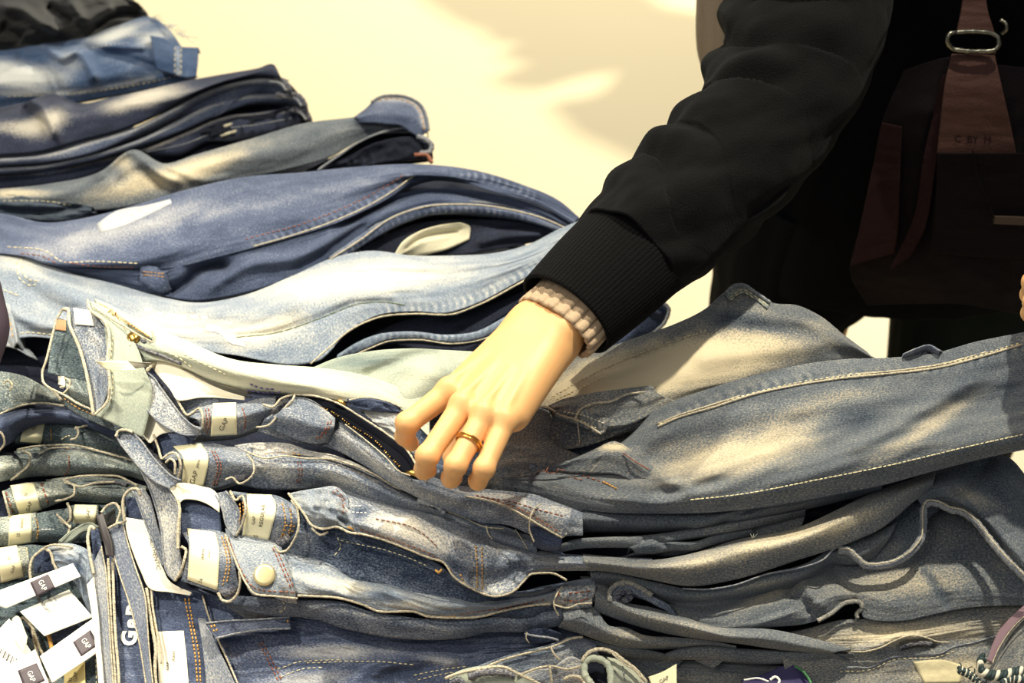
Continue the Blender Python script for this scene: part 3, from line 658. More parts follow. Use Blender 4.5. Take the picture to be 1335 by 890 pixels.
# second leg of the pale pair, under the hand
S = sheet('leg', j, M_pale, [
    [(400, 482, 20), (440, 466, 20.4), (480, 458, 20.8), (540, 454, 21), (580, 456, 21), (640, 458, 20.6), (720, 450, 20.4)],
    [(400, 492, 19.8), (450, 484, 20.2), (500, 476, 20.6), (560, 478, 20.8), (620, 490, 20.4), (720, 490, 20)],
    [(400, 505, 19), (450, 514, 19.2), (500, 524, 19.2), (560, 520, 19.4), (620, 530, 19), (720, 540, 18.6)]],
    fade0=.45, creases=[([(470, 492), (505, 478), (540, 464), (575, 460)], 8, -.35), ([(520, 522), (560, 494), (590, 476)], 18, .4)], fades=[(470, 472, 70, 12, -8, -.4), (540, 500, 40, 20, -40, .2)], wr=.06)

# ---------------------------------------------------------------- H grey pair drawn up to the right
j = jeans((900, 560), 'large grey jeans with a tan faded thigh, pulled up to the right', h=20); jH = j
S = HA = sheet('leg', j, M_grey, [    # far leg with the raised crest
    [(600, 470, 19.6), (700, 470, 20.4), (760, 462, 20.8), (800, 450, 21.2), (840, 436, 21.6), (880, 422, 22), (920, 402, 22.6), (946, 380, 23.2), (964, 371, 23.6), (984, 380, 23.6), (1006, 394, 23.4), (1040, 398, 23.2), (1070, 412, 22.8), (1100, 436, 22.2), (1130, 458, 21.6)],
    [(620, 510, 19.6), (700, 500, 20.4), (760, 485, 21), (820, 470, 21.6), (880, 450, 22.2), (930, 430, 22.8), (960, 408, 23.2), (985, 405, 23.4), (1010, 416, 23.2), (1050, 425, 22.8), (1090, 442, 22.2), (1140, 468, 21.4)],
    [(640, 560, 18.4), (700, 540, 19.4), (770, 524, 20.2), (830, 508, 20.6), (890, 496, 21), (950, 488, 21), (1010, 478, 21), (1070, 470, 20.8), (1110, 470, 20.6), (1150, 478, 20.4)],
    [(640, 600, 16.6), (700, 590, 17.6), (770, 580, 18.2), (840, 548, 19), (900, 520, 19.6), (950, 505, 19.8), (1010, 492, 19.8), (1070, 480, 19.8), (1110, 480, 19.8), (1150, 490, 19.6)]],
    fades=[(880, 478, 200, 40, -12, .95), (1000, 425, 90, 14, 10, -.4), (960, 388, 30, 10, -30, .1), (760, 500, 90, 24, -20, .35)], fade0=.42,  # main blob boosted to lift brightness lost in the arm's shadow
    creases=[([(870, 450), (940, 434), (1000, 428), (1060, 432)], 12, -.3), ([(900, 470), (980, 458), (1080, 450)], 12, .25)], rk=0, wl=(150, 40), wr=.16,
    puckers=[([(740, 508), (780, 490), (840, 462), (900, 435)], 5, .02, 13)])
cord(j, M_roped, [(946, 382, 23.7), (958, 372, 24), (968, 371, 24.1), (985, 381, 24), (1004, 394, 23.8)], r=.0014, name='hem')
Hm = patch(HA, [[(944, 384), (964, 373), (984, 381), (1004, 395)], [(952, 394), (968, 384), (985, 392), (1000, 404)]], M_green, 'hem', attrs=.55, thick=.001)
stitch(Hm, [[(952, 388), (967, 378), (985, 387), (1001, 399)], [(953, 391), (968, 381), (984, 390)]], M_thread, r=.0005)
stitch(HA, [[(720, 517), (780, 484), (850, 455), (905, 436), (925, 430)], [(724, 521), (790, 490)]], M_thread, r=.0004, dash=3)
# near leg: the large tan and grey panel
S = HB = sheet('leg', j, M_grey, [
    [(830, 560, 18.6), (850, 538, 19.8), (880, 522, 20.8), (920, 508, 21.6), (980, 490, 22.4), (1040, 476, 23), (1100, 468, 23.4), (1160, 466, 23.8), (1220, 460, 24.4), (1270, 446, 25.2), (1340, 432, 26.4), (1400, 420, 27.4)],
    [(790, 590, 17.6), (840, 566, 19.2), (890, 548, 20.4), (950, 532, 21.4), (1030, 516, 22.2), (1110, 506, 22.8), (1200, 498, 23.4), (1280, 486, 24.2), (1400, 466, 25.6)],
    [(720, 625, 17.4), (790, 615, 17.6), (840, 610, 17.8), (900, 604, 18.6), (960, 590, 19.6), (1050, 570, 20.4), (1150, 552, 21.2), (1250, 534, 22.2), (1400, 510, 23.8)],
    [(560, 618, 17.8), (640, 618, 17.8), (720, 636, 17.4), (790, 648, 17.2), (850, 652, 17.2), (920, 644, 17.6), (1000, 630, 18.4), (1100, 612, 19.4), (1200, 592, 20.4), (1300, 572, 21.4), (1400, 552, 22.4)],
    [(560, 642, 16.4), (640, 645, 16.4), (700, 650, 16.2), (760, 664, 16), (820, 669, 16), (900, 669, 16), (1000, 660, 16.6), (1085, 645, 17.4), (1150, 632, 18), (1210, 616, 18.6), (1280, 598, 19.4), (1400, 574, 20.6)]],
    fades=[(930, 600, 130, 34, -10, .34), (1020, 570, 140, 36, -18, .30), (1110, 545, 60, 26, -14, -.3), (1215, 552, 110, 15, -33, .35), (1080, 520, 90, 14, -12, .15), (1290, 490, 90, 46, -10, -.15)], fade0=.36,
    puckers=[([(880, 540), (960, 512), (1060, 492), (1160, 486), (1240, 476), (1335, 450)], 7, .04, 15)],
    creases=[([(700, 615), (760, 640), (840, 652)], 10, .2), ([(805, 582), (840, 604), (880, 632), (910, 640)], 9, .3), ([(905, 640), (1000, 620), (1100, 590), (1230, 545)], 30, .3), ([(1100, 590), (1180, 548), (1280, 490)], 10, .3), ([(760, 640), (850, 642), (950, 626)], 8, -.25)], rk=0, wl=(170, 46), wr=.22, tuck=3.2, drop=.7)
cord(j, M_rope, [(856, 553, 19.9), (880, 543, 20.6), (920, 530, 21.4), (980, 512, 22), (1040, 500, 22.5), (1100, 489, 23), (1160, 484, 23.5), (1230, 474, 24.1), (1290, 458, 25), (1345, 446, 25.9)], r=.0012, name='seam', n=90)
seam_on(HB, [(858, 556), (880, 546), (930, 531), (980, 515), (1040, 502), (1100, 493), (1160, 487), (1200, 483), (1240, 476), (1290, 462), (1330, 450)], M_rope, r=.0010, off=.0006)
stitch(HB, [[(860, 553), (930, 528), (1040, 499), (1160, 484), (1240, 473), (1330, 447)]], M_thread, r=.0005, dash=4, gap=3)
stitch(HB, [[(900, 651), (960, 645), (1060, 626), (1160, 606), (1270, 580), (1334, 566)]], M_thread, r=.0005, dash=5, gap=1.5)
stitch(HB, [[(640, 600), (680, 604), (720, 610), (760, 620), (800, 634)], [(644, 604), (700, 612), (760, 626)]], M_rust, r=.0006)
stitch(HB, [[(786, 628), (806, 638)]], M_gold, r=.0009, dash=3, gap=1)
# hem seen past the leg
Hn = sheet('hem', j, M_roped, [[(1178, 462, 24.4), (1196, 454, 24.9), (1210, 450, 25), (1226, 458, 24.8)], [(1176, 468, 23.6), (1196, 462, 24), (1212, 458, 24), (1232, 463, 24)]], fade0=.4, tuck=.8, back=.6, puckers=[([(1190, 460), (1225, 458)], 6, .1, 8)])
# open fold with the dark pocket: shade comes from its depth
Fd = sheet('waistband', j, M_mid, [
    [(694, 535, 19.8), (712, 531, 20), (735, 538, 20), (752, 545, 20), (770, 549, 19.8), (788, 560, 19.2)],
    [(690, 560, 18.2), (712, 562, 17.6), (735, 566, 17.4), (755, 572, 17.4), (775, 574, 17.4), (792, 578, 17.6)],
    [(690, 590, 18.2), (712, 590, 17), (735, 594, 16.8), (755, 592, 16.8), (778, 586, 17), (800, 580, 17.4)],
    [(690, 612, 18.4), (712, 602, 17.9), (735, 600, 17.7), (760, 596, 17.7), (785, 586, 17.8), (805, 577, 18)]], fade0=.3, tuck=0, back=0)
Lf = sheet('leg', j, M_grey, [
    [(640, 560, 19.4), (670, 545, 19.8), (696, 532, 20.2), (712, 534, 20), (720, 545, 19.6)],
    [(630, 590, 18.8), (670, 575, 19), (700, 565, 19), (712, 566, 18.8), (717, 572, 18.4)],
    [(620, 622, 18.2), (670, 610, 18.2), (710, 606, 18), (740, 610, 17.8), (780, 606, 17.8)],
    [(600, 640, 16.6), (670, 640, 16.6), (720, 642, 16.6), (770, 648, 16.4), (820, 650, 16.4)]], fade0=.5, wr=.14, back=.2)
Bd = sheet('waistband', j, M_grey, [
    [(716, 528, 21), (734, 520, 21.4), (760, 514, 21.6), (800, 508, 21.6), (850, 502, 21.4)],
    [(722, 532, 21), (742, 530, 21.4), (770, 530, 21.4), (810, 524, 21.2), (860, 514, 20.8)],
    [(730, 540, 20.4), (752, 545, 20.6), (790, 556, 20.2), (812, 555, 19.8), (850, 540, 19.6), (880, 522, 19.8)]],
    fade0=.5, wr=.12, tuck=1.4, drop=1, edges=[([(730, 536), (752, 541), (790, 550)], 4, -.3)])
Tb = patch(Bd, [[(728, 532), (750, 530), (770, 538), (792, 546)], [(724, 536), (750, 546), (770, 556), (786, 566)]], M_grey, 'belt_loop', attrs=.5, thick=.002, off=.002)
stitch(Tb, [[(735, 536), (760, 541), (788, 552)], [(732, 540), (756, 547), (782, 560)]], M_pocket, r=.0006, dash=3, gap=2)
cord(j, M_rope, [(694, 535, 20.4), (704, 530, 20.8), (714, 531, 20.9), (730, 540, 21), (752, 547, 21), (766, 554, 20.8), (784, 566, 20.3)], r=.0011, name='seam')
cord(j, M_rope, [(750, 546, 21.4), (756, 534, 21.8), (772, 526, 21.9), (796, 523, 21.8), (820, 513, 21.7), (840, 511, 21.6)], r=.0011, name='seam')
cord(j, M_rope, [(752, 546, 21.2), (754, 560, 20), (756, 580, 18.4)], r=.0006, name='stitching')
Pf = sheet('fold', j, M_grey, [[(770, 588, 18), (785, 580, 18.8), (800, 575, 19.2), (820, 584, 18.8), (845, 604, 18.2), (900, 634, 17.6)], [(735, 602, 18.4), (770, 594, 18.9), (800, 590, 19.2), (822, 600, 18.8), (850, 618, 18), (900, 642, 17.4)], [(700, 612, 17.8), (750, 616, 17.8), (800, 618, 17.8), (840, 634, 17.2), (900, 652, 16.8)]],
    fade0=.4, fades=[(800, 582, 30, 8, 0, .5)], tuck=0, back=.6, wr=.08)
cord(j, M_rust, [(812, 590, 19.3), (826, 600, 19), (846, 612, 18.5)], r=.0005, name='stitching')

# ---------------------------------------------------------------- J1..J6 the front stack, top to bottom
def waist_front(j, mat, rows, rim, stick, lines, fade0, extra=()):
    S = sheet('waistband', j, mat, rows, fade0=fade0, tuck=1.4, drop=1.1, back=1, wr=.04, nu=60, nv=40)
    for r in rim: cord(j, M_rope, r, r=.0014, name='waistband_edge', n=30)
    if stick: sticker(S, stick, lines)
    for e, mt in extra: stitch(S, e, mt, r=.0006, dash=3.2, gap=1.4)
    return S

j = J1 = jeans((330, 550), 'blue jeans with open dark zip fly, directly under the pale green pair', h=18)
band(j, M_mid, [(170, 496, 21), (176, 508, 20.8), (186, 525, 20.4), (205, 548, 19.8), (225, 561, 19.2), (244, 567, 18.8), (262, 565, 18.6)],
    [(190, 484, 21.6), (200, 492, 21.4), (210, 506, 21), (224, 525, 20.4), (240, 545, 19.8), (252, 555, 19.4), (262, 560, 19.2)], rope=M_roped, fade0=.55)
cord(j, M_rope, [(190, 484, 21.8), (196, 478, 21.6), (204, 474, 21.4)], r=.0022, name='waistband_edge')
band(j, M_leather, [(200, 467, 21.8), (222, 470, 21.7), (240, 482, 21.3), (262, 495, 21), (290, 508, 20.6), (319, 517, 20.2)],
    [(194, 474, 21.3), (206, 489, 21), (222, 508, 20.6), (231, 521, 20.4), (262, 518, 20.2), (319, 521, 20)], name='brand_label', thick=.0008)
band(j, M_mid, [(229, 516, 19.9), (255, 517, 19.9), (285, 520, 19.9)], [(246, 545, 18.6), (262, 540, 18.8), (285, 536, 19)], name='waistband_lining', fade0=.35)
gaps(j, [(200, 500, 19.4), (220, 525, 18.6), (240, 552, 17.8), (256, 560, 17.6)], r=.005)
waist_front(j, M_mid, [
    [(240, 541, 19.2), (258, 532, 19.6), (282, 526, 19.8), (311, 526, 19.9), (335, 520, 20), (360, 516, 20)],
    [(258, 548, 19.6), (270, 544, 19.9), (286, 542, 20.1), (312, 541, 20.1), (335, 535, 20), (358, 530, 19.8)],
    [(262, 566, 17.9), (275, 568, 17.8), (290, 569, 17.8), (314, 566, 17.8), (332, 558, 18), (352, 548, 18.2)]],
    [[(229, 516, 20.4), (236, 530, 19.9), (245, 541, 19.5), (252, 537, 19.7), (260, 532, 20), (264, 540, 20), (264, 556, 19.2), (258, 566, 18.4)]],
    [(278, 527), (308, 526), (309, 565), (275, 567)], [('GAP', (292, 553), 8, -62)], .45,
    [([[(268, 534), (270, 550), (266, 564)], [(272, 533), (274, 550), (270, 565)], [(316, 532), (320, 548), (317, 562)]], M_rust)])
S = JB1 = sheet('leg', j, M_mid, [
    [(350, 520, 19), (383, 514, 19.2), (437, 526, 19), (470, 548, 18.8), (505, 575, 18.6), (540, 606, 18.2), (580, 628, 17.8), (640, 638, 17.4), (700, 645, 16.6), (760, 664, 15.8)],
    [(345, 545, 19), (390, 540, 19.4), (437, 556, 19), (470, 580, 18.6), (505, 605, 18.2), (550, 630, 18), (600, 648, 17.6), (650, 656, 17.2), (700, 664, 16.8), (760, 674, 15.8)],
    [(335, 562, 17.8), (390, 578, 17.2), (430, 584, 17), (470, 604, 16.8), (510, 630, 16.4), (558, 655, 15.8), (590, 668, 15.6), (626, 681, 15.3), (660, 684, 15.2), (700, 698, 15), (760, 698, 14.8)]],
    fade0=.42, fades=[(400, 540, 40, 20, 20, .15), (500, 610, 80, 14, 36, .2)], wr=.16, creases=[([(600, 660), (640, 662), (670, 676)], 8, -.4), ([(440, 545), (432, 566), (416, 578)], 4, -.3)], tuck=2)
Pn = sheet('pocket', j, M_mid, [
    [(383, 516, 20.4), (398, 518, 20.4), (420, 530, 20), (437, 545, 19.6)],
    [(365, 536, 20.2), (385, 540, 20.3), (412, 550, 20), (436, 556, 19.4)],
    [(345, 556, 18.6), (368, 566, 18.4), (396, 576, 18), (420, 578, 17.8), (432, 566, 18.2)]], fade0=.4, wr=.12, tuck=1)
stitch(Pn, [[(432, 549), (427, 560), (416, 572)], [(428, 550), (422, 562), (412, 572)]], M_rust, r=.0006)
cord(j, M_rope, [(334, 557, 19), (350, 554, 19.3), (362, 542, 19.9), (372, 531, 20.4), (383, 518, 20.8), (384, 514, 20.8)], r=.0012, name='pocket_edge')
cord(j, M_rope, [(343, 527, 20.2), (356, 530, 20.2), (366, 520, 20.5), (382, 514, 20.7)], r=.0014, name='pocket_edge')
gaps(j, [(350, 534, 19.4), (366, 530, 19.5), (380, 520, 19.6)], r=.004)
# open fly: dark facing with brass zip teeth
Zp = sheet('fly', j, plain('dark_zip_facing', (11, 13, 20), .9), [
    [(388, 516, 20.2), (420, 522, 20.2), (445, 530, 20), (480, 552, 19.6), (510, 572, 19.2), (535, 592, 18.8), (552, 620, 18.2)],
    [(392, 520, 20), (425, 536, 19.8), (450, 550, 19.6), (480, 572, 19.2), (505, 592, 18.9), (525, 616, 18.4), (545, 626, 18)]], tuck=.5, back=.2, wr=.02)
cord(j, M_rope, [(384, 514, 20.6), (410, 516, 20.8), (437, 524, 20.6), (470, 543, 20.2), (505, 566, 19.8), (530, 586, 19.4), (545, 610, 18.8), (556, 628, 18.2)], r=.0011, name='seam')
cord(j, M_rope, [(450, 553, 19.9), (480, 576, 19.5), (505, 598, 19.2), (520, 614, 18.9), (535, 620, 18.6)], r=.0007, name='seam')
tz = stitch(Zp, [[(400, 525), (430, 536), (460, 556), (490, 576), (508, 595), (524, 612)]], M_brass, r=.0008, dash=1.6, gap=1.8, name='zip_teeth', off=.0012)
for c in ((437, 526), (530, 617)):
    p, n_ = surf(Zp, *c); mb = MB(); mb.tube([p+n_*.002, p+n_*.004+np.array([.004, -.001, 0]), p+n_*.002+np.array([.009, -.004, 0])], [.0016, .002, .001], 8); mb.build('zip_slider', M_brass, j)
sheet('waistband', j, M_in, [[(452, 520, 20.6), (470, 518, 20.7), (500, 522, 20.6), (522, 530, 20.2)], [(456, 530, 20.2), (475, 534, 20.2), (500, 537, 20), (520, 538, 19.8)]], fade0=.2, tuck=.8, back=.3, wr=.2, wl=(20, 8))
cord(j, M_rope, [(455, 521, 21), (475, 518, 21), (505, 523, 20.8), (524, 531, 20.4)], r=.0008, name='seam')
sheet('fly_flap', j, M_lb, [[(470, 532, 19.9), (500, 536, 19.9), (530, 540, 19.6)], [(485, 548, 19.5), (515, 556, 19.4), (540, 580, 19)], [(510, 568, 18.8), (530, 584, 18.6), (548, 600, 18.4)]], fade0=.6, tuck=.5, back=.5, wr=.3, wl=(20, 10))
sheet('leg', j, M_mid, [[(540, 560, 18.6), (580, 560, 18.6), (640, 575, 18.4)], [(548, 600, 17.4), (600, 610, 17.2), (660, 620, 17)], [(556, 628, 16.8), (600, 640, 16.4), (670, 645, 16.2)]], fade0=.15, tuck=1, back=.6)
# hip pocket corner with belt loop, right of the fingers
Pb = sheet('waistband', j, M_mid, [
    [(600, 642, 17.6), (640, 642, 17.4), (680, 648, 17.2), (710, 656, 17.2), (744, 664, 17)],
    [(606, 646, 17.5), (640, 650, 17.5), (672, 658, 17.4), (710, 668, 17.3), (743, 676, 17)],
    [(610, 650, 16.8), (645, 656, 16.8), (670, 668, 16.6), (692, 680, 16.4), (716, 692, 16.2), (735, 701, 15.8)]],
    fade0=.6, wr=.1, tuck=1)
cord(j, M_rope, [(606, 646, 17.7), (640, 653, 17.7), (668, 664, 17.5), (690, 676, 17.3), (710, 688, 17), (733, 701, 16.4)], r=.0010, name='seam')
cord(j, M_rope, [(704, 657, 17.8), (696, 664, 17.7), (691, 675, 17.5), (690, 690, 16.6), (696, 706, 15.8)], r=.0009, name='belt_loop')
stitch(Pb, [[(620, 646), (670, 655), (700, 664), (738, 674)], [(640, 650), (680, 664), (730, 694)]], M_rust, r=.0006)
sheet('pocket', j, M_in, [[(690, 684, 15.8), (710, 690, 15.8), (733, 702, 15.6)], [(692, 698, 15.2), (712, 708, 15.2), (731, 712, 15)], [(696, 712, 14.2), (712, 718, 14), (728, 718, 14)]], fade0=.25, tuck=.8, back=.4)

j = J2 = jeans((300, 610), 'blue jeans just below the pair with the open zip, cream size sticker', h=15)
band(j, M_mid, [(151, 567, 18.6), (158, 579, 18.4), (168, 592, 18), (186, 613, 17.4), (205, 629, 16.8), (222, 636, 16.4)],
    [(172, 562, 19), (184, 575, 18.6), (198, 594, 18), (214, 612, 17.4), (226, 622, 17), (236, 626, 16.8)], rope=M_roped, fade0=.5)
cord(j, M_rope, [(151, 569, 18.9), (154, 562, 19.1), (162, 560, 19.3), (173, 563, 19.2)], r=.0016, name='waistband_edge')
band(j, M_leather, [(150, 529, 19.6), (168, 527, 19.6), (190, 532, 19.4), (210, 547, 19), (226, 562, 18.6)],
    [(148, 536, 19.2), (162, 546, 18.9), (180, 561, 18.5), (197, 577, 18), (204, 567, 18.2)], name='brand_label', thick=.0008)
band(j, M_in, [(198, 570, 17.8), (222, 565, 17.8), (252, 572, 17.8)], [(212, 600, 16.8), (226, 590, 17), (250, 585, 17.2)], name='waistband_lining', fade0=.3)
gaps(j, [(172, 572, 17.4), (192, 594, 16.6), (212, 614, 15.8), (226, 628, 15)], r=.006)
waist_front(j, M_mid, [
    [(208, 598, 17), (222, 588, 17.4), (240, 580, 17.4), (265, 576, 17.4), (300, 582, 17.4), (330, 584, 17.2)],
    [(232, 600, 17.4), (238, 598, 17.5), (250, 596, 17.6), (272, 595, 17.6), (300, 598, 17.4), (328, 604, 17)],
    [(224, 638, 14.6), (236, 638, 14.6), (250, 639, 14.6), (268, 638, 14.6), (290, 634, 14.8), (322, 620, 15.6)]],
    [[(200, 566, 18.4), (206, 582, 17.8), (212, 598, 17.4), (219, 592, 17.7), (228, 590, 17.9), (235, 602, 17.6), (233, 620, 16.4), (222, 636, 15)], [(216, 603, 17.2), (222, 598, 17.5), (228, 603, 17.4), (228, 618, 16.6)]],
    [[(226, 583), (262, 579)], [(240, 600), (272, 598)], [(236, 633), (265, 635)]], [('GAP', (253, 622), 8, -70), ('jeans', (258, 604), 5, -75)], .45,
    [([[(276, 588), (284, 606), (278, 632)], [(280, 588), (288, 606), (282, 632)]], M_rust)])
S = JB2 = sheet('leg', j, M_mid, [
    [(320, 586, 16.8), (360, 584, 16.9), (400, 588, 16.8), (440, 600, 16.4), (470, 612, 16), (510, 632, 15.4), (560, 658, 14.8), (600, 672, 14.6), (660, 690, 14.2), (700, 700, 14)],
    [(318, 606, 17), (360, 602, 17), (400, 606, 16.8), (440, 614, 16.4), (480, 630, 15.9), (520, 648, 15.4), (560, 662, 15), (600, 676, 14.8), (660, 700, 14.4), (700, 710, 14)],
    [(300, 630, 15), (322, 634, 14.6), (350, 638, 14.4), (390, 638, 14.2), (430, 636, 14.2), (470, 650, 14), (504, 662, 13.8), (549, 672, 13.6), (583, 680, 13.6), (626, 701, 13.4), (666, 716, 13.2), (700, 724, 13)]],
    fade0=.42, fades=[(360, 616, 40, 14, 0, .2), (440, 625, 50, 10, 15, .25)], wr=.14, tuck=1.8)
cord(j, M_rope, [(294, 625, 16.4), (302, 622, 16.6), (312, 630, 16.2), (322, 626, 16.6), (331, 615, 17.2), (330, 603, 17.6), (322, 592, 17.8)], r=.0011, name='pocket_edge')
gaps(j, [(300, 616, 15.8), (314, 622, 15.6), (324, 610, 16.2)], r=.004)
stitch(JB2, [[(388, 602), (390, 615), (386, 630)], [(392, 602), (394, 615), (390, 630)]], M_rust)
Ff = sheet('fly_flap', j, M_mid, [[(306, 580, 17.4), (330, 577, 17.4), (370, 577, 17.3), (400, 586, 17.1), (450, 598, 16.8), (490, 616, 16.2), (530, 636, 15.6), (560, 652, 15.2)], [(320, 590, 17.2), (345, 595, 17.1), (370, 593, 17.1), (400, 594, 17), (440, 602, 16.7), (480, 618, 16.2), (520, 637, 15.6), (560, 654, 15.1)]], fade0=.65, tuck=.6, back=.8, wr=.2, wl=(26, 8))
cord(j, M_rope, [(322, 589, 17.5), (345, 597, 17.4), (370, 594, 17.4), (396, 597, 17.2), (430, 598, 17), (460, 606, 16.8), (490, 619, 16.4), (515, 634, 15.9), (545, 644, 15.5)], r=.0010, name='seam')
gaps(j, [(345, 601, 16.6), (370, 599, 16.6), (400, 602, 16.6), (430, 605, 16.4), (465, 617, 16), (500, 635, 15.4), (530, 646, 15)], r=.0024)
stitch(Ff, [[(345, 592), (375, 591), (394, 593)]], M_gold, r=.0006)
cord(j, M_roped, [(545, 652, 15.6), (560, 655, 15.6), (572, 659, 15.5), (580, 668, 15)], r=.0030, name='fold')
Pk = sheet('pocket', j, M_mid, [[(587, 672, 14.8), (620, 680, 14.8), (650, 684, 14.7), (674, 692, 14.4)], [(600, 684, 14.3), (630, 692, 14.2), (660, 702, 14), (690, 715, 13.6)]], fade0=.45, wr=.2, wl=(30, 10), tuck=1)
cord(j, M_rope, [(583, 666, 15.2), (606, 675, 15.1), (630, 686, 15), (657, 689, 14.9)], r=.0007, name='seam')
cord(j, M_rope, [(634, 685, 15.1), (636, 694, 14.7), (642, 703, 14.3)], r=.0008, name='belt_loop')
cord(j, M_rope, [(672, 690, 14.8), (680, 702, 14.4), (688, 716, 13.9)], r=.0006, name='seam')

j = J3 = jeans((460, 690), 'light blue jeans with a flipped pocket flap over a dark opening, above the buttoned pair', h=12)
band(j, M_mid, [(280, 643, 15), (289, 661, 14.6), (297, 688, 13.6), (306, 699, 13.2)], [(294, 640, 15.4), (304, 652, 15.1), (313, 670, 14.4), (311, 694, 13.4)], rope=M_roped, fade0=.5)
waist_front(j, M_mid, [
    [(300, 640, 15), (316, 642, 15.2), (330, 644, 15.2), (356, 645, 15.2), (374, 652, 15), (388, 660, 14.8)],
    [(318, 660, 15.2), (322, 662, 15.3), (334, 664, 15.3), (360, 668, 15.2), (374, 672, 15), (388, 676, 14.8)],
    [(306, 703, 12.4), (316, 704, 12.4), (330, 707, 12.3), (352, 711, 12.2), (366, 712, 12.2), (384, 704, 12.6)]],
    [[(300, 640, 15.6), (308, 652, 15.4), (315, 646, 15.6), (320, 660, 15.6), (317, 680, 14.6), (308, 698, 13.4)]],
    [[(322, 645), (354, 646)], [(322, 662), (360, 664)], [(316, 698), (350, 706)]], [('32', (333, 702-2), 6, 8), ('REGULAR', (342, 672), 6, -82), ('GAP', (331, 678), 5, -82)], .4,
    [([[(317, 654), (318, 672), (312, 694)], [(313, 656), (314, 672), (308, 694)]], M_gold), ([[(368, 656), (372, 680), (366, 702)], [(378, 664), (380, 680), (374, 704)], [(372, 684), (386, 686)], [(370, 690), (384, 692)], [(369, 696), (382, 699)]], M_gold)])
cord(j, M_rope, [(357, 711, 13.4), (364, 719, 13), (372, 718, 13.1), (382, 706, 13.8), (389, 688, 14.8), (388, 664, 15.6), (380, 652, 15.8)], r=.0013, name='pocket_edge')
gaps(j, [(356, 704, 12.6), (368, 706, 12.8), (378, 698, 13.2)], r=.004)
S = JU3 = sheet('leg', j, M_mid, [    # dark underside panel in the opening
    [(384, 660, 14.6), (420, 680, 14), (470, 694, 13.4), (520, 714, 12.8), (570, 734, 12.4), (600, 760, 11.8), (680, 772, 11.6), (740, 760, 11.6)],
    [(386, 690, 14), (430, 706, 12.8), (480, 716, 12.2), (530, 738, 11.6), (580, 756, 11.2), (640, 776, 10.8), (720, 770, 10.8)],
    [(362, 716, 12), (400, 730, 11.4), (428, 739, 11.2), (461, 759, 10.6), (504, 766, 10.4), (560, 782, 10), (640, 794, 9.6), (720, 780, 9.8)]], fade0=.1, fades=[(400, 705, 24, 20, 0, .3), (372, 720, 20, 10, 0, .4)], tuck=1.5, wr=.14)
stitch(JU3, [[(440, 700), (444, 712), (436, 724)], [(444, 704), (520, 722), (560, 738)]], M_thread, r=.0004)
Fl = sheet('pocket_flap', j, M_lb, [
    [(376, 643, 15.6), (395, 639, 15.7), (414, 636, 15.7), (437, 634, 15.6), (452, 645, 15.4)],
    [(390, 660, 15.6), (405, 660, 15.8), (425, 660, 15.8), (445, 662, 15.6), (456, 668, 15.4)],
    [(405, 683, 14.6), (417, 687, 14.5), (441, 685, 14.4), (455, 690, 14.2), (469, 695, 14)]], fade0=.5, wr=.5, wl=(26, 20), creases=[([(412, 650), (420, 668), (440, 682)], 5, .5), ([(424, 648), (432, 666), (455, 684)], 4, -.5)], tuck=.7, back=.5)
stitch(Fl, [[(438, 638), (449, 650), (451, 672)], [(434, 640), (446, 652), (447, 670)]], M_rust)
cord(j, M_rope, [(376, 643, 15.9), (388, 658, 15.9), (398, 672, 15.5), (406, 684, 15.1), (418, 689, 14.9), (440, 687, 14.8), (456, 694, 14.6), (470, 696, 14.5)], r=.0014, name='pocket_edge')
cord(j, M_rope, [(406, 688, 14.6), (418, 697, 14.2), (428, 693, 14.4)], r=.0013, name='pocket_edge')
stitch(Fl, [[(453, 687), (467, 693)]], M_gold, r=.001, dash=9)
S = JB3 = sheet('leg', j, M_mid, [
    [(437, 630, 14.4), (468, 643, 14.3), (504, 655, 14.2), (549, 664, 14), (583, 672, 14), (626, 692, 13.6), (666, 709, 13.4), (700, 717, 13.2), (780, 725, 12.8), (850, 728, 12.6)],
    [(446, 652, 15), (475, 664, 14.8), (520, 674, 14.8), (560, 684, 14.6), (610, 706, 14.2), (660, 724, 13.8), (720, 730, 13.4), (780, 734, 13), (850, 736, 12.8)],
    [(454, 674, 15), (484, 686, 14.8), (525, 700, 14.5), (565, 716, 14.1), (600, 738, 13.4), (645, 752, 12.8), (690, 742, 13), (740, 738, 13), (790, 738, 12.8), (850, 742, 12.4)],
    [(462, 693, 14.2), (490, 700, 14), (520, 711, 13.8), (560, 727, 13.4), (580, 736, 13.1), (592, 754, 12.6), (612, 767, 12.2), (648, 777, 11.8), (670, 770, 11.8), (693, 748, 12.2), (740, 744, 12.2), (800, 744, 12), (850, 748, 11.8)]],
    fade0=.45, fades=[(530, 690, 80, 20, 22, .45), (470, 668, 14, 10, 0, -.5), (600, 740, 24, 10, 35, -.3), (660, 735, 40, 12, 10, -.1)], wr=.16, creases=[([(474, 672), (530, 682), (570, 704), (590, 735)], 5, .25), ([(610, 752), (650, 755), (690, 735)], 10, -.7), ([(520, 676), (600, 720), (650, 742)], 16, .3)], tuck=2)
cord(j, M_rope, [(468, 695, 14.7), (495, 702, 14.5), (520, 711, 14.3), (560, 727, 13.9), (578, 733, 13.6), (592, 752, 13), (612, 765, 12.6), (648, 777, 12.3), (670, 770, 12.4), (683, 757, 12.6), (693, 748, 12.8), (720, 747, 12.8), (739, 756, 12.6)], r=.0012, name='seam', n=110)
stitch(JB3, [[(452, 660), (476, 660)]], M_white, r=.0006, dash=3, gap=2); stitch(JB3, [[(454, 668), (480, 669)]], M_white, r=.0006, dash=3, gap=2)
stitch(JB3, [[(470, 690), (520, 706), (570, 727), (592, 746)], [(490, 676), (540, 688), (575, 716)]], M_rust, r=.0005)
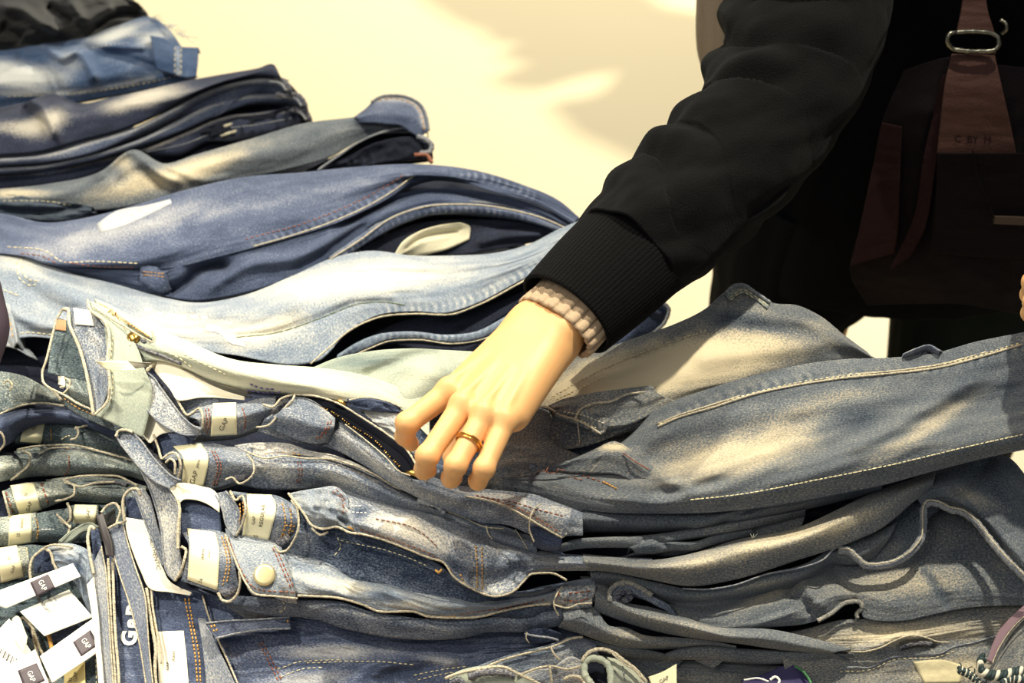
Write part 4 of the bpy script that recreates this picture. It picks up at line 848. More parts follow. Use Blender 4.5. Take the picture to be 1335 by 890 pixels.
stitch(JB3, [[(620, 712), (622, 740), (622, 768)], [(628, 714), (629, 742), (629, 770)], [(600, 748), (606, 762)]], M_gold, r=.0007, dash=3, gap=2)
cord(j, M_gold, [(568, 743, 12.6), (572, 746, 12.7), (576, 742, 12.8)], r=.0009, name='stitching')

j = J4 = jeans((440, 760), 'light blue jeans with a round metal waist button and stitched flap', h=9)
band(j, M_mid, [(183, 612, 16.4), (194, 634, 15.6), (203, 660, 14.6), (210, 690, 13.4), (213, 720, 12.2), (219, 748, 11), (228, 757, 10.6)],
    [(197, 606, 17), (216, 634, 16), (231, 662, 15), (233, 690, 13.8), (232, 716, 12.6), (236, 740, 11.6), (236, 750, 11.2)], rope=M_roped, fade0=.62, thick=.003)
band(j, M_leather, [(216, 631, 15.4), (236, 629, 15.6), (260, 633, 15.5), (280, 640, 15.2), (286, 656, 14.8)], [(230, 660, 14.6), (240, 651, 14.9), (256, 652, 14.8), (272, 658, 14.6), (286, 668, 14.2)], name='brand_label', thick=.0008)
band(j, M_in, [(233, 656, 14.2), (250, 655, 14.2), (286, 666, 14)], [(238, 705, 12.4), (255, 702, 12.5), (290, 706, 12.4)], name='waistband_lining', fade0=.35)
cord(j, M_rope, [(232, 652, 15.2), (234, 662, 15), (232, 690, 14), (232, 716, 13)], r=.0018, name='waistband_edge')
cord(j, M_rope, [(236, 712, 13.2), (242, 716, 13), (240, 730, 12.6), (234, 748, 11.6), (228, 757, 11)], r=.0016, name='waistband_edge')
gaps(j, [(200, 625, 15), (218, 660, 13.8), (228, 690, 12.8), (232, 726, 11)], r=.004)
waist_front(j, M_mid, [
    [(238, 695, 12.8), (250, 690, 13), (268, 689, 13), (284, 692, 13), (298, 696, 12.9)],
    [(246, 715, 13), (252, 715, 13.1), (270, 716, 13.1), (288, 720, 13), (304, 726, 12.8)],
    [(236, 757, 11), (248, 761, 10.9), (266, 767, 10.8), (286, 772, 10.7), (312, 766, 10.8)]],
    [], [[(245, 690), (281, 695)], [(248, 715), (286, 722)], [(245, 755), (284, 769)]], [('jeans', (264, 722), 6, -84), ('GAP', (273, 722), 4, -84), ('34', (262, 757), 6, -70)], .4,
    [([[(289, 700), (296, 730), (290, 764)], [(293, 700), (300, 730), (295, 762)]], M_gold)])
cord(j, M_rope, [(284, 772, 11), (290, 782, 10.6), (298, 784, 10.6), (308, 776, 11), (313, 760, 11.8), (312, 744, 12.4)], r=.0015, name='pocket_edge')
gaps(j, [(286, 768, 10.6), (298, 772, 10.6), (308, 764, 11)], r=.004)
S = JB4 = sheet('leg', j, M_lb, [
    [(296, 690, 12.2), (340, 700, 12.2), (371, 718, 11.8), (428, 734, 11.4), (461, 754, 10.8), (504, 761, 10.6), (540, 772, 10.4), (592, 779, 10.2), (619, 786, 10.2), (650, 779, 10.2), (690, 768, 10.4), (730, 760, 10.6), (776, 752, 10.6)],
    [(300, 715, 12.6), (345, 722, 12.6), (380, 736, 12.2), (430, 750, 11.8), (470, 765, 11.2), (510, 772, 10.9), (550, 784, 10.6), (600, 790, 10.4), (640, 790, 10.3), (690, 778, 10.5), (735, 768, 10.6), (776, 762, 10.4)],
    [(314, 750, 12.2), (350, 758, 12), (388, 766, 11.6), (440, 771, 11.2), (480, 782, 10.6), (520, 788, 10.2), (560, 797, 9.8), (600, 799, 9.6), (645, 795, 9.6), (690, 786, 9.8), (730, 780, 10), (776, 776, 10)],
    [(331, 773, 11.4), (360, 776, 11.2), (388, 778, 10.8), (440, 780, 10.4), (473, 789, 10), (495, 798, 9.6), (540, 798, 9.4), (557, 804, 9.2), (600, 805, 9.1), (645, 800, 9.1), (700, 789, 9.3), (740, 787, 9.5), (776, 784, 9.6)]],
    fade0=.45, fades=[(350, 735, 40, 20, 15, .2), (440, 762, 60, 10, 12, .5), (520, 785, 60, 8, 8, .25), (500, 778, 30, 8, 10, -.4)], wr=.25, wl=(50, 14), tuck=1.2, creases=[([(325, 728), (350, 742), (375, 765)], 5, .3)])
Fb = patch(JB4, [[(294, 695), (330, 703), (360, 712)], [(309, 738), (345, 738), (374, 744)], [(330, 772), (360, 775), (388, 779)]], M_lb, 'waistband_flap', thick=.002, off=.003, attrs=.5)
stitch(Fb, [[(298, 702), (312, 738), (332, 766), (384, 772)], [(360, 714), (372, 742), (384, 768)], [(356, 715), (368, 742), (379, 766)]], M_rust, r=.0006)
cord(j, M_rope, [(294, 697, 13.4), (302, 718, 13.3), (311, 740, 13), (322, 762, 12.4), (331, 773, 12), (360, 777, 11.8), (388, 780, 11.4)], r=.0011, name='pocket_edge')
p, n_ = surf(Fb, 345, 750)
mb = MB(); ring = [p+n_*.0012, p+n_*.0038, p+n_*.0048, p+n_*.0050, p+n_*.0051, p+n_*.0052]
mb.tube(ring, [.0084, .0084, .0074, .0060, .0035, .0008], 24); mb.build('button', plain('pale_metal_button', (216, 200, 150), .35, metal=.6), j)
cord(j, M_rope, [(388, 776, 11.4), (412, 777, 11.1), (440, 779, 10.8), (473, 788, 10.4), (496, 797, 10), (540, 797, 9.8), (557, 803, 9.6), (600, 805, 9.5), (622, 804, 9.5), (660, 795, 9.6), (700, 788, 9.8), (718, 787, 9.9)], r=.0013, name='seam', n=90)
stitch(JB4, [[(600, 800), (650, 793), (715, 780)]], M_rust, r=.0005)
stitch(JB4, [[(574, 803), (596, 803)]], M_gold, r=.0012, dash=4, gap=1)
S = JR4 = sheet('leg', j, M_mid, [
    [(296, 776, 10.4), (330, 778, 10.4), (388, 782, 10), (440, 784, 9.8), (480, 796, 9.2), (520, 803, 8.9), (560, 807, 8.7), (620, 807, 8.6), (680, 796, 8.8), (730, 792, 9), (776, 790, 9)],
    [(292, 786, 10), (330, 788, 10), (388, 790, 9.6), (440, 798, 9.2), (500, 812, 8.6), (560, 818, 8.4), (620, 816, 8.4), (680, 808, 8.6), (725, 802, 8.8), (776, 800, 8.8)],
    [(288, 786, 9.2), (322, 797, 9), (358, 803, 8.6), (400, 804, 8.4), (441, 817, 7.8), (502, 830, 7.2), (560, 834, 7), (600, 832, 7), (640, 824, 7.2), (690, 824, 7.2), (730, 816, 7.6), (776, 812, 7.8)]],
    fade0=.28, fades=[(480, 802, 120, 5, 10, .25)], wr=.12, tuck=2)
stitch(JR4, [[(368, 783), (372, 790), (362, 800)]], M_thread, r=.0004)
Bb = patch(JB4, [[(726, 768), (750, 768), (775, 766)], [(724, 786), (748, 788), (771, 785)]], M_mid, 'belt_loop', thick=.002, off=.002, attrs=.6)
cord(j, M_rope, [(722, 788, 10.6), (740, 792, 10.4), (755, 787, 10.5), (772, 786, 10.5)], r=.0010, name='seam')
cord(j, M_rope, [(734, 762, 11.2), (726, 774, 10.9), (722, 788, 10.4), (728, 802, 9.4)], r=.0010, name='seam')
stitch(Bb, [[(729, 772), (728, 784)], [(734, 782), (752, 783), (769, 779)], [(742, 773), (772, 770)]], M_rust, r=.0007)
Pq = sheet('pocket', j, M_in, [[(684, 822, 8), (700, 819, 8.1), (715, 820, 8), (732, 826, 7.8)], [(686, 836, 7), (705, 838, 7), (720, 836, 7), (734, 832, 7.2)]], fade0=.1, tuck=.6, wr=.1)
cord(j, M_roped, [(684, 826, 8.2), (700, 829, 8.3), (716, 831, 8.2), (728, 834, 7.9)], r=.0009, name='seam')
cord(j, M_rope, [(687, 824, 8.4), (686, 832, 8), (690, 838, 7.6)], r=.0007, name='belt_loop')

j = J5 = jeans((420, 850), 'deep blue jeans half in shade with a loose belt loop, below the buttoned pair', h=5)
band(j, M_mid, [(172, 638, 14.2), (178, 650, 14), (183, 664, 13.6), (192, 688, 12.8), (203, 714, 11.8), (212, 738, 11)],
    [(186, 636, 14.6), (194, 648, 14.4), (199, 664, 13.9), (204, 684, 13.2), (212, 710, 12.2), (217, 738, 11.2)], rope=M_roped, fade0=.5)
cord(j, M_rope, [(160, 655, 13.6), (163, 645, 14), (170, 638, 14.3), (178, 637, 14.4), (184, 645, 14.3)], r=.0018, name='waistband_edge')
cord(j, M_rope, [(160, 653, 13.7), (161, 668, 13.2), (163, 680, 12.8)], r=.0018, name='waistband_edge')
band(j, M_in, [(164, 648, 13.4), (180, 648, 13.4), (188, 664, 13)], [(164, 690, 12), (184, 690, 12), (200, 700, 11.8)], name='waistband_lining', fade0=.15)
Lb = band(j, M_leather, [(163, 674, 13), (165, 692, 12.4), (174, 722, 11.4), (184, 746, 10.6), (195, 767, 9.9), (222, 772, 9.7), (248, 776, 9.5)],
    [(188, 678, 13), (197, 700, 12.3), (207, 726, 11.4), (213, 742, 10.9), (220, 756, 10.4), (235, 766, 10), (250, 772, 9.7)], name='brand_label', thick=.0008)
text_on(Lb, 'AUTHENTIC', (202, 722), 5.5, 76, M_ink, 'printed_text', Lb.o, off=.0008)
In5 = sheet('waistband_lining', j, M_in, [[(194, 762, 9), (225, 766, 9), (262, 772, 8.8)], [(200, 810, 7.6), (235, 812, 7.6), (275, 815, 7.4)], [(206, 860, 6), (245, 862, 6), (292, 862, 5.8)], [(208, 910, 4.6), (252, 910, 4.6), (305, 910, 4.4)]], fade0=.32, tuck=0, back=.5)
cord(j, M_rope, [(191, 766, 9.8), (194, 790, 9), (199, 820, 8.1), (203, 845, 7.4), (202, 870, 6.6), (204, 900, 5.6)], r=.0019, name='waistband_edge', n=60)
cord(j, M_rope, [(197, 766, 9.8), (199, 790, 9), (204, 820, 8.1), (208, 845, 7.4), (210, 865, 6.8)], r=.0012, name='waistband_edge', n=60)
sticker(In5, [[(204, 823), (240, 822)], [(206, 860), (244, 860)], [(208, 900), (247, 900)]], [('jeans', (226, 855), 6, -86), ('GAP', (219, 868), 5, -86)], mat=M_leather)
stitch(In5, [[(241, 780), (248, 815), (254, 850), (258, 895)], [(246, 780), (252, 815), (259, 850), (262, 895)], [(197, 780), (202, 815), (206, 840)]], M_gold, r=.0008, dash=3.5, gap=1.5)
Bn5 = band(j, M_roped, [(258, 805, 8.2), (262, 830, 7.4), (266, 860, 6.4), (270, 905, 5)], [(268, 806, 8.1), (280, 835, 7.2), (296, 868, 6.2), (312, 905, 5)], fade0=.55)
S = JB5 = sheet('leg', j, M_in, [
    [(258, 768, 8.2), (300, 784, 8), (358, 798, 7.4), (441, 812, 6.6), (502, 824, 6), (560, 828, 5.8), (640, 822, 6), (700, 820, 6.2), (760, 812, 6.4)],
    [(276, 815, 7), (310, 820, 6.8), (358, 826, 6.4), (441, 836, 5.8), (502, 844, 5.4), (560, 846, 5.2), (640, 842, 5.4), (700, 838, 5.6), (760, 830, 5.8)],
    [(296, 860, 5.4), (330, 862, 5.4), (370, 864, 5.2), (441, 866, 4.9), (502, 868, 4.7), (560, 866, 4.6), (640, 862, 4.6), (700, 856, 4.8), (760, 850, 5)],
    [(312, 912, 4), (350, 912, 4), (400, 912, 4), (470, 912, 3.8), (530, 912, 3.6), (600, 912, 3.6), (680, 912, 3.6), (760, 912, 3.6)]],
    fade0=.42, fades=[(440, 850, 90, 12, 0, .45), (400, 885, 70, 12, -6, .4), (330, 850, 30, 16, 0, .1), (520, 872, 40, 14, -8, -.3), (570, 860, 40, 8, 10, .3)], wr=.2, wl=(40, 14), tuck=1, creases=[([(480, 880), (520, 862), (560, 858), (600, 864)], 8, .5)])  # lighter blobs paint the lit part below the roll's shadow
cord(j, M_rope, [(264, 776, 9), (271, 800, 8.3), (280, 824, 7.5), (290, 846, 6.7), (300, 868, 6), (314, 900, 5.1)], r=.0010, name='seam')
stitch(JB5, [[(338, 838), (350, 862), (364, 890)], [(342, 836), (355, 862), (369, 890)]], M_rust, r=.0006)
stitch(JB5, [[(362, 872), (395, 862), (450, 860)], [(366, 882), (395, 872), (420, 870)], [(400, 864), (480, 862), (540, 866)], [(540, 880), (580, 872), (610, 868)], [(545, 886), (580, 878), (612, 874)]], M_thread, r=.0005)
Lp = band(j, M_roped, [(268, 812, 8.8), (300, 809, 8.7), (340, 807, 8.5), (378, 804, 8.3)], [(281, 832, 8.2), (305, 826, 8.2), (345, 820, 8.1), (379, 819, 7.9)], name='belt_loop', rope=M_roped, fade0=.15, thick=.003)
stitch(Lp, [[(275, 815), (282, 828)], [(279, 814), (285, 826)], [(375, 808), (376, 816)]], M_gold, r=.0008, dash=3)
# waist edges at the bottom of the frame
cord(j, M_rope, [(612, 882, 6.4), (640, 866, 6.6), (668, 856, 6.8), (700, 848, 7), (722, 842, 7.2), (745, 832, 7.4), (760, 830, 7.4)], r=.0013, name='seam')
Wb = sheet('waistband', j, M_mid, [[(600, 878, 6), (650, 858, 6.4), (710, 842, 6.8), (755, 830, 7), (778, 840, 6.6)], [(640, 882, 5.8), (680, 868, 6.1), (722, 858, 6.3), (760, 846, 6.4), (780, 852, 6.2)], [(660, 900, 4.4), (700, 886, 4.8), (735, 876, 5), (770, 866, 5), (785, 862, 5.2)]], fade0=.35, wr=.15, tuck=1)
cord(j, M_rope, [(718, 842, 7.6), (722, 852, 7.3), (730, 860, 6.8)], r=.0011, name='belt_loop')
cord(j, M_rope, [(676, 880, 6.4), (700, 871, 6.6), (718, 868, 6.7), (740, 872, 6.4), (758, 868, 6.4)], r=.0013, name='seam')
Wc = sheet('waistband', j, M_mid, [[(660, 884, 5.6), (690, 874, 5.9), (720, 870, 6.1), (745, 856, 6.4), (760, 862, 6)], [(680, 896, 5.2), (705, 890, 5.3), (735, 884, 5.3), (768, 880, 5.2)], [(690, 912, 3.8), (715, 908, 3.8), (745, 904, 3.8), (775, 900, 3.8)]], fade0=.55, wr=.15, tuck=.6)
cord(j, M_rope, [(716, 866, 6.9), (718, 880, 6.3), (720, 893, 5.6)], r=.0014, name='belt_loop')

j = J6 = jeans((160, 800), 'jeans with big white letters on the inner waistband, standing on end', h=6)
band(j, M_roped, [(139, 690, 12), (148, 722, 11.2), (158, 755, 10.3), (166, 778, 9.6), (174, 806, 8.8), (182, 840, 7.8), (187, 870, 6.8), (192, 905, 5.8)],
    [(160, 681, 12.4), (166, 705, 11.8), (176, 738, 10.9), (189, 778, 9.7), (192, 810, 8.7), (194, 840, 7.7), (197, 870, 6.8), (201, 905, 5.8)], rope=M_rope, fade0=.4, thick=.003)
In6 = sheet('waistband_lining', j, M_in, [[(138, 700, 10.4), (160, 700, 10.4)], [(146, 760, 9), (180, 760, 9)], [(148, 830, 7), (192, 830, 7)], [(152, 910, 5), (200, 910, 5)]], fade0=.38, tuck=0, back=0)
text_on(In6, 'G', (170, 832), 19, -86, M_white, 'printed_letter', In6.o, off=.0015, bold=.05)
text_on(In6, 'a', (172, 812), 19, -86, M_white, 'printed_letter', In6.o, off=.0015, bold=.05)
text_on(In6, 'p', (170, 795), 19, -86, M_white, 'printed_letter', In6.o, off=.0015, bold=.05)
cord(j, M_rope, [(141, 728, 10.6), (143, 770, 9.6), (145, 820, 8.2), (149, 870, 6.8), (151, 905, 5.8)], r=.0016, name='waistband_edge', n=60)
cord(j, M_rope, [(147, 728, 10.5), (148, 770, 9.5), (150, 820, 8.1), (154, 870, 6.7), (156, 905, 5.7)], r=.0016, name='waistband_edge', n=60)
stitch(In6, [[(144, 740), (146, 800), (150, 860), (153, 898)]], M_rust, r=.0009, dash=3, gap=2, off=.003)
cord(j, M_rope, [(138, 690, 12.3), (146, 686, 12.5), (154, 682, 12.7), (160, 681, 12.7)], r=.0016, name='waistband_edge')

j = J7 = jeans((125, 790), 'grey jeans on end with a black clip strap, right of the white tags', h=6)
band(j, M_roped, [(121, 735, 10.6), (124, 770, 9.8), (128, 820, 8.4), (133, 870, 7), (138, 910, 5.8)], [(132, 712, 11), (138, 745, 10.3), (141, 790, 9.2), (144, 840, 7.8), (149, 910, 5.8)], rope=M_rope, fade0=.55, thick=.003)
band(j, M_leather, [(113, 762, 10.4), (118, 790, 9.6), (124, 840, 8.2), (130, 910, 6.2)], [(122, 752, 10.6), (127, 790, 9.6), (131, 840, 8.2), (137, 910, 6.2)], name='brand_label', thick=.0008)
cord(j, M_rope, [(122, 748, 10.6), (117, 722, 11.2), (115, 696, 11.9), (119, 686, 12.1), (124, 690, 12)], r=.0018, name='waistband_edge')
band(j, M_in, [(118, 690, 11), (128, 688, 11)], [(122, 730, 10), (136, 730, 10)], name='waistband_lining', fade0=.2)
Cl = band(j, plain('black_elastic', (50, 44, 42), .5), [(125, 672, 13), (130, 690, 12.5), (136, 712, 11.8), (138, 724, 11.4)], [(134, 668, 13.1), (140, 690, 12.6), (146, 712, 11.9), (147, 726, 11.4)], name='clip_strap', thick=.003)
cord(j, M_rope, [(132, 668, 12.8), (140, 659, 13), (150, 656, 13.2), (156, 664, 13.1), (152, 682, 12.6)], r=.0015, name='waistband_edge')
band(j, M_black, [(134, 672, 12), (150, 662, 12.2)], [(140, 700, 11), (152, 688, 11.2)], name='waistband_lining')
# ================================================================ legs running to the right
S = sheet('leg', J1, M_grey, [    # roll right under the grey pair
    [(735, 655, 15.6), (760, 660, 15.8), (800, 662, 15.6), (860, 662, 15.4), (920, 660, 15.4), (980, 654, 15.6), (1060, 640, 16), (1150, 625, 16.6)],
    [(738, 676, 15.4), (765, 676, 15.6), (800, 678, 15.4), (860, 680, 15.2), (920, 676, 15.2), (980, 668, 15.4), (1060, 652, 15.8), (1150, 632, 16.4)],
    [(734, 692, 13.6), (770, 694, 13.4), (830, 694, 13.4), (880, 693, 13.4), (925, 690, 13.6), (980, 680, 14), (1060, 662, 14.6), (1150, 640, 15.4)]],
    fade0=.3, creases=[([(900, 692), (940, 672), (960, 666)], 5, .3), ([(930, 690), (965, 670), (985, 664)], 4, -.3)], tuck=1.6)
for rows, f in (([[(720, 712, 14), (745, 704, 14.2), (790, 700, 14.2), (840, 698, 14), (900, 690, 14), (960, 680, 14.4), (1050, 664, 14.8)], [(722, 722, 13.2), (750, 716, 13.3), (790, 714, 13.2), (835, 714, 13.2), (880, 706, 13.4), (960, 694, 13.4), (1050, 672, 13.6)]], .38),
                ([[(820, 712, 13.6), (840, 706, 13.8), (870, 706, 13.8), (905, 706, 13.6), (925, 700, 13.8), (980, 690, 13.8)], [(830, 722, 12.8), (850, 722, 12.8), (880, 718, 12.8), (905, 718, 12.8), (925, 712, 13), (985, 698, 13)]], .32)):
    sheet('leg', J1, M_grey, rows, puff=.35, fade0=f, tuck=1.8, creases=[([(835, 705), (850, 700), (870, 712)], 4, -.3)])
S = sheet('leg', J3, M_grey, [   # long pale leg
    [(760, 722, 12.8), (800, 726, 12.8), (850, 730, 12.8), (900, 722, 13), (960, 704, 13.6), (1040, 688, 14.4), (1085, 668, 15), (1130, 646, 15.6), (1180, 628, 16), (1220, 614, 16.2)],
    [(760, 732, 13.3), (800, 736, 13.4), (850, 740, 13.5), (905, 736, 13.8), (970, 718, 14.3), (1045, 702, 15), (1092, 682, 15.6), (1140, 660, 16), (1185, 640, 16.3), (1218, 626, 16.2)],
    [(760, 742, 12.4), (800, 746, 12.2), (850, 756, 11.8), (900, 764, 11.6), (955, 756, 11.9), (1040, 730, 12.8), (1095, 712, 13.4), (1150, 688, 14.2), (1190, 655, 15), (1216, 636, 15.4)]],
    fade0=.45, fades=[(1010, 704, 130, 16, -16, .4), (1110, 680, 80, 14, -24, .2), (900, 735, 60, 10, -5, .15)], wr=.08, tuck=3)
mb = MB(); p, n_ = surf(S, 981, 702)
for a in (-.5, .2, .9): mb.tube([p, p+np.array([.002*a, 0, .003]), p+np.array([.004*a, .001, .0045])], .0003, 4)
mb.build('frayed_threads', M_white, J3)
# the leg lined by a curling outer seam
S = sheet('leg', J4, M_grey, [
    [(768, 738, 11.4), (790, 738, 11.5), (820, 750, 11.4), (860, 760, 11.2), (900, 768, 11), (950, 764, 11.2), (1000, 748, 11.6), (1050, 735, 12), (1090, 712, 12.6), (1130, 700, 12.8), (1170, 680, 13.4)],
    [(770, 752, 11), (795, 752, 11.2), (830, 764, 11), (870, 774, 10.8), (910, 778, 10.6), (955, 772, 10.8), (1000, 760, 11.2), (1050, 747, 11.6), (1092, 722, 12.2), (1120, 722, 12.4), (1160, 700, 12.8)],
    [(772, 764, 9.8), (800, 768, 9.6), (840, 778, 9.4), (880, 785, 9.3), (915, 785, 9.3), (960, 780, 9.5), (1005, 768, 9.8), (1050, 756, 10.2), (1085, 735, 10.8), (1110, 736, 11), (1140, 728, 11.2)]],
    fade0=.36, fades=[(1000, 760, 60, 8, -12, .2)], tuck=2.4, wr=.08)
cord(J4, M_roped, [(890, 767, 11.4), (920, 768, 11.5), (955, 763, 11.7), (1000, 748, 12.1), (1050, 738, 12.5), (1072, 730, 12.8), (1092, 713, 13.2), (1108, 714, 13.2)], r=.0007, name='seam')
# dark inside of that leg
sheet('leg_lining', J4, M_grey, [
    [(1080, 716, 11.8), (1130, 695, 12.4), (1170, 665, 13.2), (1200, 650, 13.8), (1222, 630, 14.4), (1250, 620, 14.6)],
    [(1100, 725, 11.2), (1140, 712, 11.8), (1180, 690, 12.4), (1203, 672, 13), (1215, 655, 13.8), (1250, 650, 13.8)],
    [(1125, 738, 10.6), (1150, 737, 10.7), (1175, 728, 11), (1192, 712, 11.6), (1202, 690, 12.2), (1208, 670, 13)]], fade0=.25, fades=[(1160, 720, 40, 14, -20, .2)], tuck=0, back=1)
S = sheet('leg', J4, M_grey, [   # big outer panel right of the curl
    [(1190, 640, 14.8), (1215, 612, 15.6), (1250, 600, 16), (1294, 590, 16.2), (1318, 598, 15.8), (1336, 618, 15), (1360, 650, 14)],
    [(1196, 650, 15), (1222, 634, 15.8), (1262, 630, 16), (1300, 630, 15.8), (1330, 650, 15.2), (1352, 690, 14.2)],
    [(1202, 660, 14.4), (1222, 650, 15), (1252, 655, 15.2), (1285, 672, 14.8), (1312, 698, 14.4), (1342, 735, 13.6)],
    [(1205, 672, 13.2), (1212, 655, 14.2), (1228, 654, 14.4), (1252, 664, 14.2), (1276, 680, 13.8), (1300, 708, 13.2), (1335, 750, 12.4)]],
    fade0=.3, fades=[(1290, 620, 40, 30, 40, -.15), (1270, 650, 50, 14, 20, .25), (1290, 690, 60, 6, 50, -.25)], creases=[([(1294, 592), (1270, 625), (1240, 640)], 10, -.4)], tuck=.6, drop=.8, wr=.1)
for k, (r, m_, o) in enumerate(((.0030, M_roped, 0), (.0009, M_rope, 1))):
    cord(J4, m_, [(1093, 717-3*o, 12.6+.45*o), (1108, 719-3*o, 12.7+.45*o), (1118, 728-3*o, 12.5+.45*o), (1130, 737-3*o, 12.2+.45*o), (1160, 735-3*o, 12.3+.45*o), (1178, 727-3*o, 12.6+.45*o), (1193, 714-2*o, 13+.45*o), (1202, 698-o, 13.4+.45*o), (1204-o, 680, 13.9+.45*o), (1204-o, 664, 14.4+.45*o), (1210, 655-3*o, 14.9+.45*o), (1222, 656-3*o, 15+.45*o), (1240, 664-3*o, 14.9+.45*o), (1254, 667-3*o, 14.8+.45*o), (1272, 680-3*o, 14.5+.45*o), (1288, 700-3*o, 14.1+.45*o), (1306, 722-3*o, 13.7+.45*o), (1340, 757-4*o, 12.8+.45*o)], r=r, name='seam', n=150)
S = sheet('leg', J5, M_grey, [   # wide grey panel under the curl
    [(880, 775, 8.8), (940, 776, 9), (1000, 765, 9.4), (1060, 748, 10), (1110, 730, 10.4), (1160, 705, 11), (1220, 668, 11.6), (1280, 664, 11.6), (1360, 690, 11.2)],
    [(870, 792, 9), (940, 796, 9.2), (1000, 786, 9.6), (1055, 765, 10.2), (1100, 762, 10.2), (1160, 756, 10.4), (1220, 740, 10.8), (1280, 735, 10.8), (1360, 745, 10.4)],
    [(870, 806, 8.6), (950, 818, 8.8), (1010, 806, 9.4), (1060, 788, 10), (1092, 776, 10.2), (1115, 774, 10.2), (1160, 786, 9.8), (1220, 775, 10), (1280, 770, 10), (1360, 772, 9.8)],
    [(880, 812, 8), (950, 824, 8), (1000, 818, 8.4), (1066, 808, 8.8), (1084, 798, 9.2), (1104, 784, 9.6), (1121, 783, 9.6), (1125, 804, 8.8), (1168, 810, 8.6), (1225, 799, 8.9), (1255, 793, 9), (1360, 788, 9)]],
    fade0=.38, fades=[(1180, 760, 120, 26, -5, .28), (1220, 765, 8, 40, -35, -.3), (1000, 780, 60, 14, -20, .2)], creases=[([(1020, 745), (1035, 775), (1060, 800)], 8, -.5), ([(1085, 740), (1098, 760), (1120, 780)], 8, -.3), ([(1040, 740), (1055, 770), (1075, 795)], 8, .4), ([(1200, 745), (1225, 770), (1240, 790)], 8, -.25)],
    tuck=1.6, wr=.08)
cord(J5, M_grey, [(1066, 809, 9.1), (1084, 799, 9.4), (1104, 785, 9.8), (1120, 784, 9.8), (1124, 792, 9.4), (1117, 800, 8.8), (1118, 806, 8.6)], r=.0018, name='fold')
# rolls in the lower middle
S = sheet('leg', J5, M_grey, [
    [(772, 758, 10.2), (790, 764, 10.2), (815, 784, 9.8), (850, 792, 9.6), (885, 802, 9.4), (940, 818, 9), (1000, 820, 8.8), (1060, 832, 8.2), (1110, 846, 7.4)],
    [(776, 776, 10.4), (796, 784, 10.4), (825, 798, 10.2), (860, 808, 10), (900, 818, 9.6), (950, 830, 9.2), (1000, 832, 8.8), (1050, 842, 8.2), (1090, 850, 7.4)],
    [(774, 796, 8.8), (790, 802, 8.8), (830, 816, 8.4), (870, 826, 8.1), (920, 834, 7.8), (970, 840, 7.6), (1010, 846, 7.4), (1050, 850, 7.1), (1085, 852, 6.9)]],
    fade0=.4, fades=[(880, 810, 90, 8, 12, .15)], tuck=2, wr=.06)
B_ = sheet('leg', J5, M_mid, [
    [(796, 776, 10.6), (802, 764, 11), (818, 760, 11.1), (838, 770, 10.9), (858, 780, 10.4), (872, 788, 10), (882, 802, 9.4)],
    [(806, 784, 10.2), (814, 776, 10.3), (826, 776, 10.2), (842, 782, 10.1), (856, 790, 9.9), (868, 796, 9.6), (878, 806, 9.2)]], fade0=.3, puff=.2, tuck=.8, back=.3)
cord(J5, M_grey, [(795, 784, 10.4), (795, 772, 10.9), (802, 763, 11.2), (817, 759, 11.3), (838, 768, 11.1), (850, 776, 10.9)], r=.0021, name='fold')
gaps(J5, [(800, 782, 10.3), (806, 774, 10.6), (816, 770, 10.6), (822, 776, 10.3), (812, 784, 10.2)], r=.0030)
S = sheet('leg', J5, M_grey, [
    [(730, 790, 9), (768, 786, 9.2), (782, 800, 9), (795, 816, 8.6), (815, 818, 8.5), (840, 828, 8), (880, 831, 7.8), (920, 834, 7.6), (960, 842, 7.2)],
    [(735, 806, 9), (765, 806, 9.2), (785, 820, 8.8), (806, 828, 8.5), (836, 836, 8), (880, 838, 7.8), (920, 838, 7.6), (960, 844, 7.1)],
    [(728, 818, 7.6), (756, 826, 7.6), (790, 838, 7), (830, 846, 6.6), (880, 846, 6.6), (925, 842, 6.9), (960, 846, 6.8)]],
    fade0=.42, fades=[(830, 828, 50, 8, 10, .2)], tuck=2, wr=.08, creases=[([(762, 790), (768, 806), (778, 800)], 4, -.3)])
sheet('leg', J5, M_grey, [[(760, 830, 6.6), (800, 840, 6.6), (850, 848, 6.6), (880, 856, 6.5)], [(750, 846, 5.4), (800, 854, 5.4), (850, 860, 5.4), (890, 862, 5.4)]], puff=.3, fade0=.25, tuck=1.5)

j = J8 = jeans((1000, 860), 'pale grey jeans lowest at the right front, with one long cream seam', h=4)
S = sheet('leg', j, M_grey, [
    [(868, 852, 6.6), (885, 846, 6.8), (925, 842, 7), (970, 846, 6.8), (1020, 848, 6.7), (1080, 850, 6.6), (1110, 852, 6.4)],
    [(874, 860, 5.8), (900, 860, 5.8), (940, 862, 5.7), (1000, 866, 5.4), (1050, 864, 5.6), (1090, 858, 5.8), (1115, 856, 6)]], puff=.45, fade0=.36, tuck=1.6)
S = sheet('leg', j, M_grey, [[(770, 846, 5), (850, 858, 5), (930, 862, 4.8), (1020, 868, 4.6), (1100, 870, 4.6)], [(780, 870, 4.8), (850, 878, 4.8), (900, 876, 4.6), (950, 880, 4.2), (1020, 890, 3.8)], [(800, 915, 3), (900, 915, 3), (1000, 915, 3), (1100, 915, 3)]],
    fade0=.38, fades=[(910, 882, 60, 10, 3, .2)], wr=.15, tuck=0)
